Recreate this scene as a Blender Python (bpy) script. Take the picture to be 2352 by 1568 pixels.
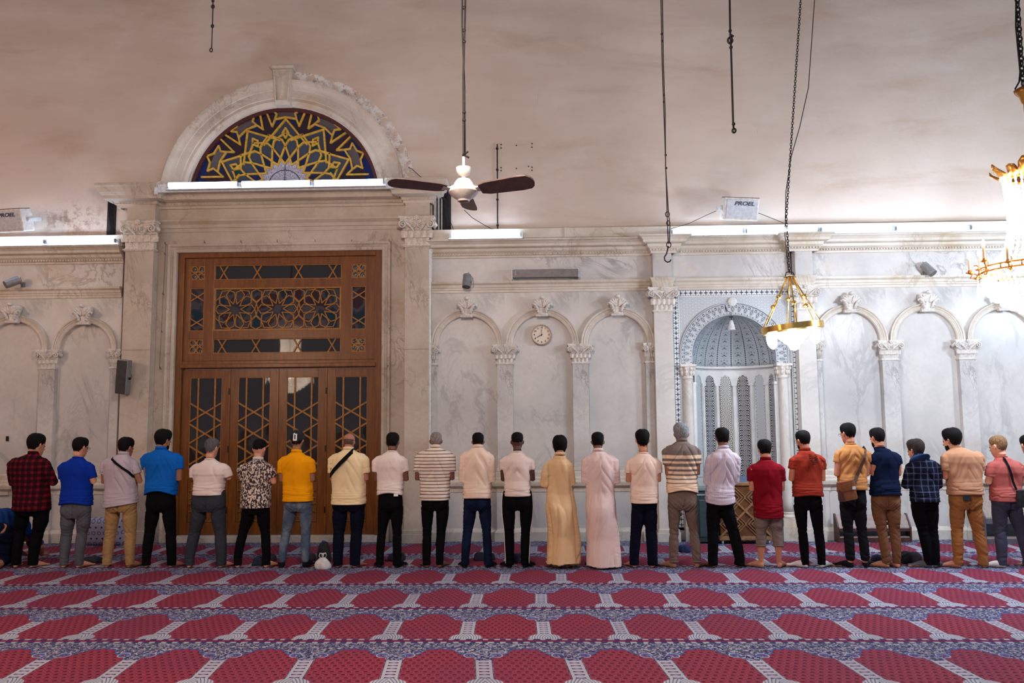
import bpy, math, random
import numpy as np
from mathutils import Vector, Matrix
random.seed(7)
PI = math.pi
sc = bpy.context.scene
for o in list(bpy.data.objects):
    bpy.data.objects.remove(o)

# ------------------------------------------------------------------ camera
F_PX, CAM_Z = 1829.0, 1.97
PITCH, YAW, ROLL = 0.093, 0.0303, -0.0086
_cp, _sp, _c, _s = math.cos(PITCH), math.sin(PITCH), math.cos(YAW), math.sin(YAW)
FWD = Vector((-_s * _cp, _c * _cp, _sp))
_r = Vector((_c, _s, 0))
_u = _r.cross(FWD)
RGT = _r * math.cos(ROLL) + _u * math.sin(ROLL)
UPV = -_r * math.sin(ROLL) + _u * math.cos(ROLL)
cam_d = bpy.data.cameras.new('camera')
cam_d.sensor_width = 36.0
cam_d.lens = F_PX / 2352 * 36.0
cam_d.clip_start, cam_d.clip_end = 0.1, 200
cam = bpy.data.objects.new('camera', cam_d)
sc.collection.objects.link(cam)
cam.matrix_world = Matrix(((RGT.x, UPV.x, -FWD.x, 0), (RGT.y, UPV.y, -FWD.y, 0), (RGT.z, UPV.z, -FWD.z, CAM_Z), (0, 0, 0, 1)))
sc.camera = cam

def ray(px, py):
    return FWD + RGT * ((px - 1176) / F_PX) - UPV * ((py - 784) / F_PX)
def W(px, py, Y):
    d = ray(px, py); t = Y / d.y
    return d.x * t, CAM_Z + d.z * t
def WX(px, py, Y): return W(px, py, Y)[0]
def WZ(px, py, Y): return W(px, py, Y)[1]
def FL(px, py, z=0.0):
    d = ray(px, py); t = (z - CAM_Z) / d.z
    return d.x * t, d.y * t

# ------------------------------------------------------------------ world, exposure, lights out of frame
wd = bpy.data.worlds.new('world'); sc.world = wd; wd.use_nodes = True
bg = wd.node_tree.nodes['Background']
bg.inputs[0].default_value = (0.70, 0.78, 1.0, 1); bg.inputs[1].default_value = 0.14
sc.view_settings.view_transform = 'Standard'
sc.view_settings.look = 'None'
sc.view_settings.exposure = 1.12
sc.view_settings.gamma = 1.0
sc.view_settings.use_curve_mapping = False
sc.cycles.use_denoising = True
sc.cycles.max_bounces = 6
sc.cycles.diffuse_bounces = 3
sc.cycles.glossy_bounces = 3
sc.cycles.transmission_bounces = 4
sc.cycles.sample_clamp_indirect = 4.0
sc.cycles.use_fast_gi = False

def lamp(name, loc, power, color, radius=0.3, kind='POINT', target=None, size=1.0, spot=1.0, blend=0.5):
    d = bpy.data.lights.new(name, kind); d.energy = power; d.color = color
    if kind in ('POINT', 'SPOT'): d.shadow_soft_size = radius
    if kind == 'AREA': d.size = size
    if kind == 'SPOT': d.spot_size = spot; d.spot_blend = blend
    o = bpy.data.objects.new(name, d); sc.collection.objects.link(o); o.location = loc
    if target is not None:
        o.rotation_euler = (Vector(target) - Vector(loc)).to_track_quat('-Z', 'Y').to_euler()
    return o
WARM = (1.0, 0.66, 0.45); COOL = (0.74, 0.86, 1.0); NEUT = (1.0, 0.90, 0.82)
# hall chandeliers behind and beside the camera, outside the frame, plus an added fill
lamp('hall_lamp_left', (-10.5, 7.6, 4.8), 125, WARM, 0.45)
lamp('left_chandelier_light', (-6.5, 5.0, 3.3), 90, WARM, 0.3)
lamp('hall_lamp_centre', (-0.9, 4.4, 5.0), 400, (1.0, 0.79, 0.64), 0.5)
lamp('right_wall_fill', (9.4, 9.7, 3.9), 225, (0.70, 0.85, 1.0), 0.4)  # cool fill added out of frame to brighten the right wall
lamp('hall_lamp_behind', (-2.0, -3.5, 5.0), 40, WARM, 0.6)
# the big chandelier at the right edge and the ring lamp: their bulbs
lamp('chandelier_light', (6.05, 9.5, 3.75), 300, (0.66, 0.82, 1.0), 0.20)
lamp('ring_lamp_light', (3.35, 10.4, 2.85), 75, COOL, 0.18)

# ------------------------------------------------------------------ node maths
def srgb(r, g, b):
    f = lambda v: (v / 255 / 12.92) if v / 255 <= 0.04045 else ((v / 255 + 0.055) / 1.055) ** 2.4
    return (f(r), f(g), f(b), 1.0)
NT = None
class X:
    def __init__(s, sock): s.k = sock
    def __add__(a, b): return mth('ADD', a, b)
    def __radd__(a, b): return mth('ADD', b, a)
    def __sub__(a, b): return mth('SUBTRACT', a, b)
    def __rsub__(a, b): return mth('SUBTRACT', b, a)
    def __mul__(a, b): return mth('MULTIPLY', a, b)
    def __rmul__(a, b): return mth('MULTIPLY', b, a)
    def __truediv__(a, b): return mth('DIVIDE', a, b)
    def __lt__(a, b): return mth('LESS_THAN', a, b)
    def __gt__(a, b): return mth('GREATER_THAN', a, b)
def mth(op, *a):
    n = NT.nodes.new('ShaderNodeMath'); n.operation = op
    for i, v in enumerate(a):
        if isinstance(v, X): NT.links.new(v.k, n.inputs[i])
        else: n.inputs[i].default_value = v
    return X(n.outputs[0])
def mn(a, b): return mth('MINIMUM', a, b)
def mx(a, b): return mth('MAXIMUM', a, b)
def ab(a): return mth('ABSOLUTE', a)
def fr(a): return mth('FRACT', a)
def sn(a): return mth('SINE', a)
def inv(a): return 1.0 - a
def band(v, lo, hi): return (v > lo) * (v < hi)
def smooth(v, lo, hi):
    n = NT.nodes.new('ShaderNodeMapRange'); n.interpolation_type = 'SMOOTHSTEP'
    NT.links.new(v.k, n.inputs[0]); n.inputs[1].default_value = lo; n.inputs[2].default_value = hi
    return X(n.outputs[0])
def mixc(f, A, B):
    n = NT.nodes.new('ShaderNodeMix'); n.data_type = 'RGBA'
    for i, v in ((0, f), (6, A), (7, B)):
        if isinstance(v, X): NT.links.new(v.k, n.inputs[i])
        elif i == 0: n.inputs[0].default_value = v
        else: n.inputs[i].default_value = v
    return X(n.outputs[2])
def coords(kind='Object'):
    n = NT.nodes.new('ShaderNodeTexCoord'); s = NT.nodes.new('ShaderNodeSeparateXYZ')
    NT.links.new(n.outputs[kind], s.inputs[0])
    return X(s.outputs[0]), X(s.outputs[1]), X(s.outputs[2])
def vec(x, y, z=0.0):
    n = NT.nodes.new('ShaderNodeCombineXYZ')
    for i, v in enumerate((x, y, z)):
        if isinstance(v, X): NT.links.new(v.k, n.inputs[i])
        else: n.inputs[i].default_value = v
    return X(n.outputs[0])
def nz(v=None, scale=5.0, detail=3.0, rough=0.5, dist=0.0):
    n = NT.nodes.new('ShaderNodeTexNoise')
    if v is not None: NT.links.new(v.k, n.inputs['Vector'])
    else: NT.links.new(NT.nodes.new('ShaderNodeTexCoord').outputs['Object'], n.inputs['Vector'])
    n.inputs['Scale'].default_value = scale; n.inputs['Detail'].default_value = detail
    n.inputs['Roughness'].default_value = rough; n.inputs['Distortion'].default_value = dist
    return X(n.outputs['Fac'])
def voro(v, scale, feature='F1'):
    n = NT.nodes.new('ShaderNodeTexVoronoi'); n.feature = feature
    NT.links.new(v.k, n.inputs['Vector']); n.inputs['Scale'].default_value = scale
    return X(n.outputs['Distance'])
BS = None
def newmat(name, rough=0.6, spec=0.4, metal=0.0):
    global NT, BS
    m = bpy.data.materials.new(name); m.use_nodes = True; NT = m.node_tree
    BS = NT.nodes['Principled BSDF']
    BS.inputs['Roughness'].default_value = rough
    BS.inputs['Specular IOR Level'].default_value = spec
    BS.inputs['Metallic'].default_value = metal
    return m
def setc(c, inp='Base Color'):
    if isinstance(c, X): NT.links.new(c.k, BS.inputs[inp])
    else: BS.inputs[inp].default_value = c
def bump(h, strength=0.3, dist=0.01):
    n = NT.nodes.new('ShaderNodeBump'); n.inputs['Strength'].default_value = strength
    n.inputs['Distance'].default_value = dist
    NT.links.new(h.k, n.inputs['Height']); NT.links.new(n.outputs[0], BS.inputs['Normal'])

def plain(name, c, rough=0.6, metal=0.0, spec=0.4, var=0.12, scale=18.0, bmp=0.0):
    m = newmat(name, rough, spec, metal)
    f = nz(None, scale, 3, 0.55)
    d = tuple(v * (1 - var) for v in c[:3]) + (1,); l = tuple(min(1, v * (1 + var)) for v in c[:3]) + (1,)
    setc(mixc(smooth(f, 0.3, 0.7), d, l))
    if bmp: bump(f, bmp, 0.005)
    return m
def glow(name, c, strength):
    m = newmat(name); setc(c); setc(c, 'Emission Color'); BS.inputs['Emission Strength'].default_value = strength
    return m

# ------------------------------------------------------------------ mesh helpers
class MB:
    def __init__(s): s.v = []; s.f = []; s.uv = None
    def add(s, vs, fs):
        b = len(s.v); s.v += [tuple(v) for v in vs]; s.f += [tuple(b + i for i in f) for f in fs]; return s
    def box(s, x0, x1, y0, y1, z0, z1):
        if x0 > x1: x0, x1 = x1, x0
        if y0 > y1: y0, y1 = y1, y0
        if z0 > z1: z0, z1 = z1, z0
        vs = [(x, y, z) for z in (z0, z1) for y in (y0, y1) for x in (x0, x1)]
        return s.add(vs, [(0, 2, 3, 1), (4, 5, 7, 6), (0, 1, 5, 4), (2, 6, 7, 3), (0, 4, 6, 2), (1, 3, 7, 5)])
    def obox(s, c, ax, ay, az):
        c = Vector(c); ax, ay, az = Vector(ax), Vector(ay), Vector(az)
        vs = [c + ax * i + ay * j + az * k for k in (-1, 1) for j in (-1, 1) for i in (-1, 1)]
        return s.add(vs, [(0, 2, 3, 1), (4, 5, 7, 6), (0, 1, 5, 4), (2, 6, 7, 3), (0, 4, 6, 2), (1, 3, 7, 5)])
    def prism(s, poly, y0, y1):           # polygon in x,z extruded along y
        n = len(poly)
        if sum(poly[i][0] * poly[(i + 1) % n][1] - poly[(i + 1) % n][0] * poly[i][1] for i in range(n)) < 0: poly = poly[::-1]
        vs = [(x, y0, z) for x, z in poly] + [(x, y1, z) for x, z in poly]
        fs = [tuple(range(n)), tuple(range(2 * n - 1, n - 1, -1))] + [(i, i + n, (i + 1) % n + n, (i + 1) % n) for i in range(n)]
        return s.add(vs, fs)
    def rings(s, R, closed=True, cap=True):
        n = len(R[0]); b = [v for r in R for v in r]; fs = []
        for i in range(len(R) - 1):
            for j in range(n if closed else n - 1):
                k = (j + 1) % n
                fs.append((i * n + j, i * n + k, (i + 1) * n + k, (i + 1) * n + j))
        if cap:
            fs.append(tuple(range(n))[::-1]); fs.append(tuple((len(R) - 1) * n + j for j in range(n)))
        return s.add(b, fs)
    def tube(s, pts, r, seg=8, closed=False, flat=None):
        P = [Vector(p) for p in pts]; n = len(P); R = []
        if not hasattr(r, '__len__'): r = [r] * n
        up = None
        for i in range(n):
            if closed: t = P[(i + 1) % n] - P[i - 1]
            else: t = P[min(i + 1, n - 1)] - P[max(i - 1, 0)]
            if t.length < 1e-9: t = Vector((0, 0, 1))
            t.normalize()
            if up is None:
                up = Vector((0, 0, 1)) if abs(t.z) < 0.9 else Vector((0, 1, 0))
            a = t.cross(up)
            if a.length < 1e-6: a = t.cross(Vector((1, 0, 0)))
            a.normalize(); b = a.cross(t); up = b
            fa, fb = flat if flat else (1, 1)
            R.append([P[i] + (a * math.cos(2 * PI * k / seg) * fa + b * math.sin(2 * PI * k / seg) * fb) * r[i] for k in range(seg)])
        if closed: R.append(R[0]); return s.rings(R, True, False)
        return s.rings(R)
    def lathe(s, prof, seg=24, c=(0, 0, 0), ax='z', cap=True):
        R = []
        for r, h in prof:
            ring = []
            for k in range(seg):
                a = 2 * PI * k / seg
                p = (r * math.cos(a), r * math.sin(a), h)
                if ax == 'y': p = (p[0], p[2], p[1])
                if ax == 'x': p = (p[2], p[0], p[1])
                ring.append((p[0] + c[0], p[1] + c[1], p[2] + c[2]))
            R.append(ring)
        return s.rings(R, True, cap)
    def ball(s, c, r, seg=12, n=8):
        if not hasattr(r, '__len__'): r = (r, r, r)
        R = []
        for i in range(n + 1):
            t = PI * (i + 0.02) / (n + 0.04); z = -math.cos(t); q = math.sin(t)
            R.append([(c[0] + r[0] * q * math.cos(2 * PI * k / seg), c[1] + r[1] * q * math.sin(2 * PI * k / seg), c[2] + r[2] * z) for k in range(seg)])
        return s.rings(R)
    def bar(s, p, q, w, y0, y1, ext=0.0):         # strap between two x,z points
        p = Vector(p); q = Vector(q); d = q - p
        if d.length < 1e-6: return s
        s.kb = getattr(s, 'kb', 0) + 1; y0 = y0 - .0004 * (s.kb % 11); y1 = y1 + .0001 * (s.kb % 11)
        d.normalize(); p = p - d * ext; q = q + d * ext; n = Vector((-d.y, d.x)) * w / 2
        return s.prism([tuple(p - n), tuple(q - n), tuple(q + n), tuple(p + n)], y0, y1)
    def arc(s, cx, cz, prof, a0, a1, n=40, cap=True):        # profile of (r, y) swept about the y axis
        R = []
        for i in range(n + 1):
            a = a0 + (a1 - a0) * i / n
            R.append([(cx + r * math.cos(a), y, cz + r * math.sin(a)) for r, y in prof])
        return s.rings(R, True, cap)
    def plan(s, path, prof, closed_prof=True):   # profile (projection, z) swept along plan path, projecting to the path's right (-y for +x travel)
        n = len(path); R = []
        for i in range(n):
            d0 = Vector(path[i]) - Vector(path[i - 1]) if i > 0 else None
            d1 = Vector(path[i + 1]) - Vector(path[i]) if i < n - 1 else None
            ns = [Vector((d.y, -d.x)).normalized() for d in (d0, d1) if d is not None]
            if len(ns) == 2:
                m = (ns[0] + ns[1]); m = m / max(0.3, m.dot(ns[0]))
            else: m = ns[0]
            R.append([(path[i][0] + m.x * p, path[i][1] + m.y * p, z) for p, z in prof])
        return s.rings(R, True, True)

def build(name, mb, mat, parent=None, smooth_=False, bevel=0.0, loc=None, auto=None, sub=0, uv=None):
    me = bpy.data.meshes.new(name)
    me.from_pydata([tuple(v) for v in mb.v], [], mb.f)
    me.validate(); me.update()
    import bmesh
    bm = bmesh.new(); bm.from_mesh(me)
    bmesh.ops.recalc_face_normals(bm, faces=bm.faces); bm.to_mesh(me); bm.free()
    o = bpy.data.objects.new(name, me); sc.collection.objects.link(o)
    if mat is not None:
        for m in (mat if isinstance(mat, (list, tuple)) else [mat]): me.materials.append(m)
    if smooth_:
        for p in me.polygons: p.use_smooth = True
        if auto is not None:
            try: me.set_sharp_from_angle(angle=math.radians(auto))
            except Exception: pass
    if bevel:
        b = o.modifiers.new('bevel', 'BEVEL'); b.width = bevel; b.segments = 2; b.limit_method = 'ANGLE'; b.angle_limit = math.radians(40)
    if sub:
        b = o.modifiers.new('sub', 'SUBSURF'); b.levels = sub; b.render_levels = sub
    if parent is not None: o.parent = parent
    if loc is not None: o.location = loc
    return o
def thing(name, label, cat, loc=(0, 0, 0), rz=0.0, group=None):
    o = bpy.data.objects.new(name, None); sc.collection.objects.link(o); o.empty_display_size = 0.05
    o.location = loc; o.rotation_euler = (0, 0, rz)
    return tag(o, label, cat, group)
def tag(o, label, cat, group=None):
    o['label'] = label; o['category'] = cat
    if group: o['group'] = group
    return o
def struct(o, label=None, cat=None):
    o['kind'] = 'structure'
    if label: o['label'] = label
    if cat: o['category'] = cat
    return o
def dup(root, loc, label=None, rz=None, group=None):
    r = root.copy(); sc.collection.objects.link(r); r.location = loc
    if rz is not None: r.rotation_euler = (0, 0, rz)
    if label: r['label'] = label
    if group: r['group'] = group
    def rec(a, b):
        for ch in a.children:
            c = ch.copy(); sc.collection.objects.link(c); c.parent = b; rec(ch, c)
    rec(root, r)
    return r
def text_obj(name, body, size, loc, mat, parent=None, rot=(PI / 2, 0, 0), depth=0.002, align='CENTER', shear=0.0, bold=0.0, sx=1.0):
    cu = bpy.data.curves.new(name, 'FONT'); cu.body = body; cu.size = size; cu.extrude = depth
    cu.align_x = align; cu.align_y = 'CENTER'; cu.shear = shear; cu.offset = bold
    t = bpy.data.objects.new(name, cu); sc.collection.objects.link(t)
    dg = bpy.context.evaluated_depsgraph_get()
    me = bpy.data.meshes.new_from_object(t.evaluated_get(dg))
    o = bpy.data.objects.new(name, me); sc.collection.objects.link(o)
    bpy.data.objects.remove(t)
    o.location = loc; o.rotation_euler = rot; o.scale = (sx, 1, 1)
    me.materials.clear(); me.materials.append(mat)
    if parent is not None: o.parent = parent
    return o
# ------------------------------------------------------------------ planes of the prayer wall
YB = FL(1176, 1243)[1]                 # front of the marble base
YW = YB + 0.05; YN = YB + 0.11; YS = YB + 0.00; YG = YB - 0.13; YU = YB + 0.04
def ZX(px, py, Y): return WZ(px, py, Y)
z_base1 = WZ(1040, 1217.8, YB); z_base0 = WZ(1040, 1222, YB)
z_ledB, z_ledT, z_ledR = WZ(1040, 1118, YB), WZ(1040, 1107, YB - .04), WZ(1040, 1081, YB + .02)
z_cap1, z_cap0 = WZ(1160, 791, YS - .03), WZ(1160, 837, YS)
z_l1T, z_l1B = WZ(1180, 644.5, YW - .08), WZ(1180, 671.5, YW)
z_c0, z_c1, z_c2, z_c3 = WZ(1100, 592.5, YW - .02), WZ(1100, 583, YW - .09), WZ(1100, 566, YW - .17), WZ(1100, 549, YW - .24)
z_box = WZ(1100, 526, YW - .16)
ZTUBE = WZ(1115, 539, YW - .25)

# ------------------------------------------------------------------ materials: stone and plaster
def marble(name, base, dark, vein, vs=1.3, amt=0.6, stain=None, rough=0.38, seams=None):
    m = newmat(name, rough, 0.4)
    x, y, z = coords()
    p = vec(x, y, z)
    big = smooth(nz(p, 0.8, 4, .6), .35, .7)
    fine = nz(p, 14, 4, .65)
    v1 = nz(vec(x * 1.0 + z * .35, y, z * .55 - x * .2), vs, 6, .62, 1.2)
    ridge = inv(smooth(ab(v1 - .5), 0.0, 0.035))
    v2 = nz(vec(x * 1.6, y, z * .8 + 7.0), vs * 2.6, 5, .6, .8)
    ridge2 = inv(smooth(ab(v2 - .5), 0.0, 0.02)) * .5
    mask = smooth(nz(p, .9, 2, .5), .42, .62)
    c = mixc(big, base, dark)
    c = mixc(smooth(fine, .35, .75) * .35, c, dark)
    c = mixc(mn(mx(ridge, ridge2) * mask, 1.0) * amt, c, vein)
    if stain:
        s = smooth(nz(vec(x * .7, y, z * 1.3 + 3.0), 1.7, 5, .65), .53, .72)
        c = mixc(s * .55, c, stain)
    setc(c)
    bump(fine, .08, .004)
    return m
M_marble = marble('marble', srgb(208, 203, 200), srgb(184, 180, 179), srgb(128, 124, 124), 1.1, .65, srgb(190, 168, 140))
M_panel = marble('marble_panel', srgb(206, 201, 196), srgb(184, 180, 178), srgb(132, 130, 132), .6, .42, None)
M_mould = marble('marble_moulding', srgb(214, 206, 196), srgb(188, 176, 160), srgb(150, 134, 112), 2.2, .5, srgb(176, 148, 112), .42)
M_shaft = marble('marble_shaft', srgb(208, 204, 200), srgb(170, 166, 164), srgb(120, 116, 114), 3.0, .8, srgb(190, 165, 138))
M_big = marble('marble_pilaster', srgb(212, 207, 201), srgb(196, 190, 184), srgb(160, 154, 148), 1.2, .4, srgb(196, 178, 156))
M_carve = plain('carved_marble', srgb(212, 205, 198), .55, var=.14, scale=30)
M_surround = marble('limestone_surround', srgb(200, 188, 174), srgb(172, 158, 144), srgb(136, 118, 100), 2.0, .6, srgb(168, 134, 98), .5)
M_white = plain('white_marble', srgb(216, 217, 216), .4, var=.07, scale=6)

def plaster():
    m = newmat('wall_plaster', .85, .2)
    x, y, z = coords()
    c = mixc(smooth(nz(vec(x * .55, 0.0, z), .55, 5, .6), .3, .7), srgb(209, 193, 181), srgb(192, 174, 160))
    c = mixc(smooth(nz(vec(x * .35 + 9.0, 0.0, z * 1.5), 1.1, 6, .62, .6), .5, .72) * .50, c, srgb(176, 148, 126))
    c = mixc(smooth(nz(vec(x * .5 - 5.0, 0.0, z * .9), 1.4, 5, .6), .55, .75) * .35, c, srgb(214, 208, 204))
    scr = smooth(nz(vec(x * 9.0, 0.0, z * .8), 2.2, 3, .6), .70, .76)
    c = mixc(scr * .35, c, srgb(132, 112, 98))
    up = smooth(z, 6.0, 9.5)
    c = mixc(up * smooth(nz(vec(x * .4, 0.0, z * 1.6), .9, 5, .6), .35, .7) * .35, c, srgb(150, 126, 112))  # browner blotches towards the top: light falloff painted into the plaster
    # crumbling render over the portal arch and beside the left loudspeaker
    cx0, cz0 = W(650, 461, YU)
    rr = mth('SQRT', (x - cx0) * (x - cx0) + (z - cz0) * (z - cz0))
    ring = band(rr, 1.9, 2.22) * (x > (cx0 - .2)) * (z > (cz0 + .2))
    n1 = nz(vec(x, 0.0, z), 7, 6, .7)
    c = mixc(ring * smooth(n1, .46, .56) * .8, c, srgb(226, 224, 222))
    c = mixc(ring * smooth(nz(vec(x, 3.0, z), 9, 5, .7), .56, .62) * .7, c, srgb(120, 104, 92))
    lx, lz = W(170, 505, YU)
    pat = inv(smooth(mth('SQRT', (x - lx) * (x - lx) * .45 + (z - lz) * (z - lz) * 2.0), .1, .62))
    c = mixc(pat * smooth(nz(vec(x, 1.0, z), 5, 6, .75), .45, .6) * .8, c, srgb(140, 108, 88))
    c = mixc(pat * smooth(nz(vec(x, 5.0, z), 8, 6, .75), .55, .62) * .6, c, srgb(212, 196, 182))
    setc(c)
    bump(nz(vec(x, y, z), 3.5, 6, .6), .25, .03)
    return m
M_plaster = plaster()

def carpet_mat():
    m = newmat('prayer_carpet', .95, .12)
    n = NT.nodes.new('ShaderNodeUVMap'); s = NT.nodes.new('ShaderNodeSeparateXYZ'); NT.links.new(n.outputs[0], s.inputs[0])
    u, v = X(s.outputs[0]), X(s.outputs[1])
    d = ab(fr(u) - .5)                      # .5 on the column axis, 0 at the middle of the niche
    col = .5 - d                            # distance from the column axis
    blue, white, navy = srgb(80, 84, 120), srgb(166, 162, 168), srgb(36, 38, 74)
    plum, crim, dark, pale = srgb(88, 46, 72), srgb(124, 40, 56), srgb(72, 12, 30), srgb(152, 78, 94)
    P = vec(u * .72, v * 1.15, 0.0)
    f1 = nz(P, 26, 3, .6, 1.2); f2 = nz(P, 40, 2, .6, .8); f3 = voro(P, 24)
    flo = mixc(smooth(f1, .47, .55), srgb(78, 80, 112), white)
    flo = mixc(smooth(f2, .50, .56), flo, navy)
    flo = mixc(inv(smooth(f3, .12, .2)) * smooth(nz(P, 7), .4, .5), flo, plum)
    # red field with hexagonal fans
    uu = u * 11.0; vv = v * 17.0
    row = mth('FLOOR', vv)
    us = uu + mth('MODULO', row, 2.0) * .5
    a = fr(us) - .5; b = fr(vv) - .5
    rr = mth('SQRT', a * a * 1.1 + (b + .12) * (b + .12))
    fan = inv(smooth(rr, .22, .28)) * (b > -.2)
    ringp = band(rr, .34, .42) * smooth(nz(P, 90, 1), .38, .46)
    ring2 = band(rr, .47, .51) * smooth(nz(P, 70, 1), .42, .5)
    field = mixc(fan, crim, dark)
    field = mixc(mx(ringp, ring2) * .75, field, pale)
    # arch-shaped top edge of the field
    q = d / .36
    top = .655 + .165 * smooth(inv(q), .0, 1.0) - .02 * sn(q * 12.0)
    leftcol = col > .10
    infield = (v < top) * (v > .055) * leftcol
    c = flo
    c = mixc(infield, c, field)
    # blue outline above the arch, corner scrolls
    edge = band(v, .0, 1.0) * band(v - top, .0, .022) * leftcol
    c = mixc(edge, c, srgb(66, 80, 136))
    scr = mth('SQRT', (col - .15) * (col - .15) * 1.0 + (v - .66) * (v - .66) * 2.2)
    c = mixc(band(scr, .03, .062), c, srgb(72, 88, 146)); c = mixc(band(scr, .062, .075), c, white)
    # column shaft and capital
    shaft = (col < .095) * band(v, .115, .60)
    lv = fr(v * 17.0) - .5
    leaf = band(ab(ab(lv) - col * 2.2 + .05), .0, .11) * (col < .055)
    sh = mixc(smooth(col, .055, .058), mixc(leaf, srgb(168, 160, 172), navy), white)
    sh = mixc(band(col, .089, .095), sh, navy)
    c = mixc(shaft, c, sh)
    capw = .095 + smooth(v, .56, .66) * .06
    capm = (col < capw) * band(v, .56, .66)
    c = mixc(capm, c, mixc(smooth(f2, .45, .52), srgb(150, 146, 170), navy))
    # base: pale fluted oval
    bs = mth('SQRT', (col / .205) * (col / .205) + ((v - .085) / .11) * ((v - .085) / .11))
    bm = (bs < 1.0) * band(v, .055, .2)
    flute = (fr(bs * 2.0 + col * 22.0) < .3)
    c = mixc(bm, c, mixc(flute, srgb(170, 170, 176), srgb(88, 98, 124)))
    # border bands at both long edges
    bo = mx(v < .055, v > .945)
    bl = mth('SINE', u * 44.0) * .35 + nz(P, 16, 2) * 1.1
    bandc = mixc(smooth(bl, .45, .6), srgb(150, 152, 160), srgb(42, 54, 90))
    c = mixc(bo, c, bandc)
    c = mixc(mx(v < .021, v > .981), c, srgb(116, 16, 58))
    c = mixc(smooth(nz(None, 1.1, 3), .3, .8) * .25, c, srgb(70, 50, 80))
    setc(c)
    bump(nz(P, 160, 2), .25, .004)
    return m
M_carpet = carpet_mat()

# ------------------------------------------------------------------ floor and carpets
mb = MB(); mb.box(-16, 16, -7, YB + .5, -.2, -.012)
struct(build('floor', mb, plain('floor_stone', srgb(120, 110, 104), .6)))
rows = [(1243.0, 1271.7, 1054 + 64 - 118 + 118, 107, 1257, .02), (1271.7, 1300.8, 1054, 114, 1285, .02), (1300.8, 1341.3, 1289, 130, 1325, .02),
        (1341.3, 1396.5, 1243, 148, 1370, .0), (1396.5, 1471.5, 1248, 173, 1437, -.03), (1471.5, 1583, 1112, 213, 1534, -.09), (1583, 1770, 1150, 262, 1650, -.09)]
labels = ['red prayer carpet strip along the foot of the marble wall, behind the shoes and bags',
          'red prayer carpet strip just beyond the row of people, with caps and jackets on it',
          'red prayer carpet strip the row of worshippers stand at the back edge of',
          'red prayer carpet strip, second one nearer the camera than the row of people',
          'red prayer carpet strip, third one nearer the camera than the row of people',
          'red prayer carpet strip, the nearest one whose arch motifs are seen whole',
          'red prayer carpet strip cut off by the bottom edge of the photo']
for i, (ya, yb, x0p, sp, yc, sh) in enumerate(rows):
    fa, fb = FL(1176, ya)[1], FL(1176, yb)[1]
    if i == 0: fa = YB + .02
    xs, ym = FL(x0p, yc); pitch = FL(x0p + sp, yc)[0] - xs
    g = .004
    mb = MB(); mb.box(-15.9, 15.9, fb + g, fa - g, -.012, .0)
    o = build('prayer_carpet', mb, M_carpet)
    uvl = o.data.uv_layers.new(name='uv')
    for l in o.data.loops:
        p = o.data.vertices[l.vertex_index].co
        uvl.data[l.index].uv = ((p.x - xs - sh * (p.y - ym)) / pitch, (p.y - fb) / (fa - fb))
    tag(o, labels[i], 'carpet', 'red prayer carpet strips')

# ------------------------------------------------------------------ back wall with openings for door, fan window and prayer niche
XL, XR, ZT = -15.0, 15.0, 11.5
dx0, dx1 = WX(404, 800, YW), WX(876, 800, YW); dz1 = WZ(640, 577, YW)
fcx, fcz = W(650, 461, YU); fR = 230 / F_PX * YU * 1.0; fRo = 291 / F_PX * YU
nx0, nx1 = WX(1592, 900, YW), WX(1785, 900, YW); ncx = (nx0 + nx1) / 2; nR = (nx1 - nx0) / 2
nzs = WZ(1690, 818, YW)
zf0 = WZ(650, 445, YU)
mb = MB()
def wall_rect(x0, x1, z0, z1): mb.box(x0, x1, YN + .0, YN + .35, z0, z1)
wall_rect(XL, dx0, -.2, z_box)
wall_rect(dx1, nx0 - .1, -.2, z_box)
wall_rect(nx1 + .1, XR, -.2, z_box)
wall_rect(dx0, dx1, dz1 + .0, zf0)
wall_rect(nx0 - .1, nx1 + .1, nzs + nR + .05, z_box)
# plaster above, cut round by the fan window
def up_rect(x0, x1, z0, z1): mb.box(x0, x1, YU, YN + .35, z0, z1)
fl, fr_ = fcx - fR * .985, fcx + fR * .985
mb2 = mb; mb = MB()
up_rect(XL, fl, z_box, ZT); up_rect(fr_, XR, z_box, ZT); up_rect(fl, fr_, fcz + fR, ZT)
poly = [(fl, fcz + fR)]
a0 = math.acos(.985)
for i in range(41):
    a = PI - a0 - (PI - 2 * a0) * i / 40
    poly.append((fcx + fR * math.cos(a), fcz + fR * math.sin(a)))
poly.append((fr_, fcz + fR))
for i in range(1, len(poly) - 2):
    (x0, z0), (x1, z1) = poly[i], poly[i + 1]
    mb.prism([(x0, z0), (x1, z1), (x1, fcz + fR), (x0, fcz + fR)], YU, YN + .35)
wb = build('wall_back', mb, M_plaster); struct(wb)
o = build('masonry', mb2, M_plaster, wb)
# room shell beyond the frame: side walls and ceiling that bounce light
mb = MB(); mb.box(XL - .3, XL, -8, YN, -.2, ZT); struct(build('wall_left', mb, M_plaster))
mb = MB(); mb.box(XR, XR + .3, -8, YN, -.2, ZT); struct(build('wall_right', mb, M_plaster))

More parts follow.
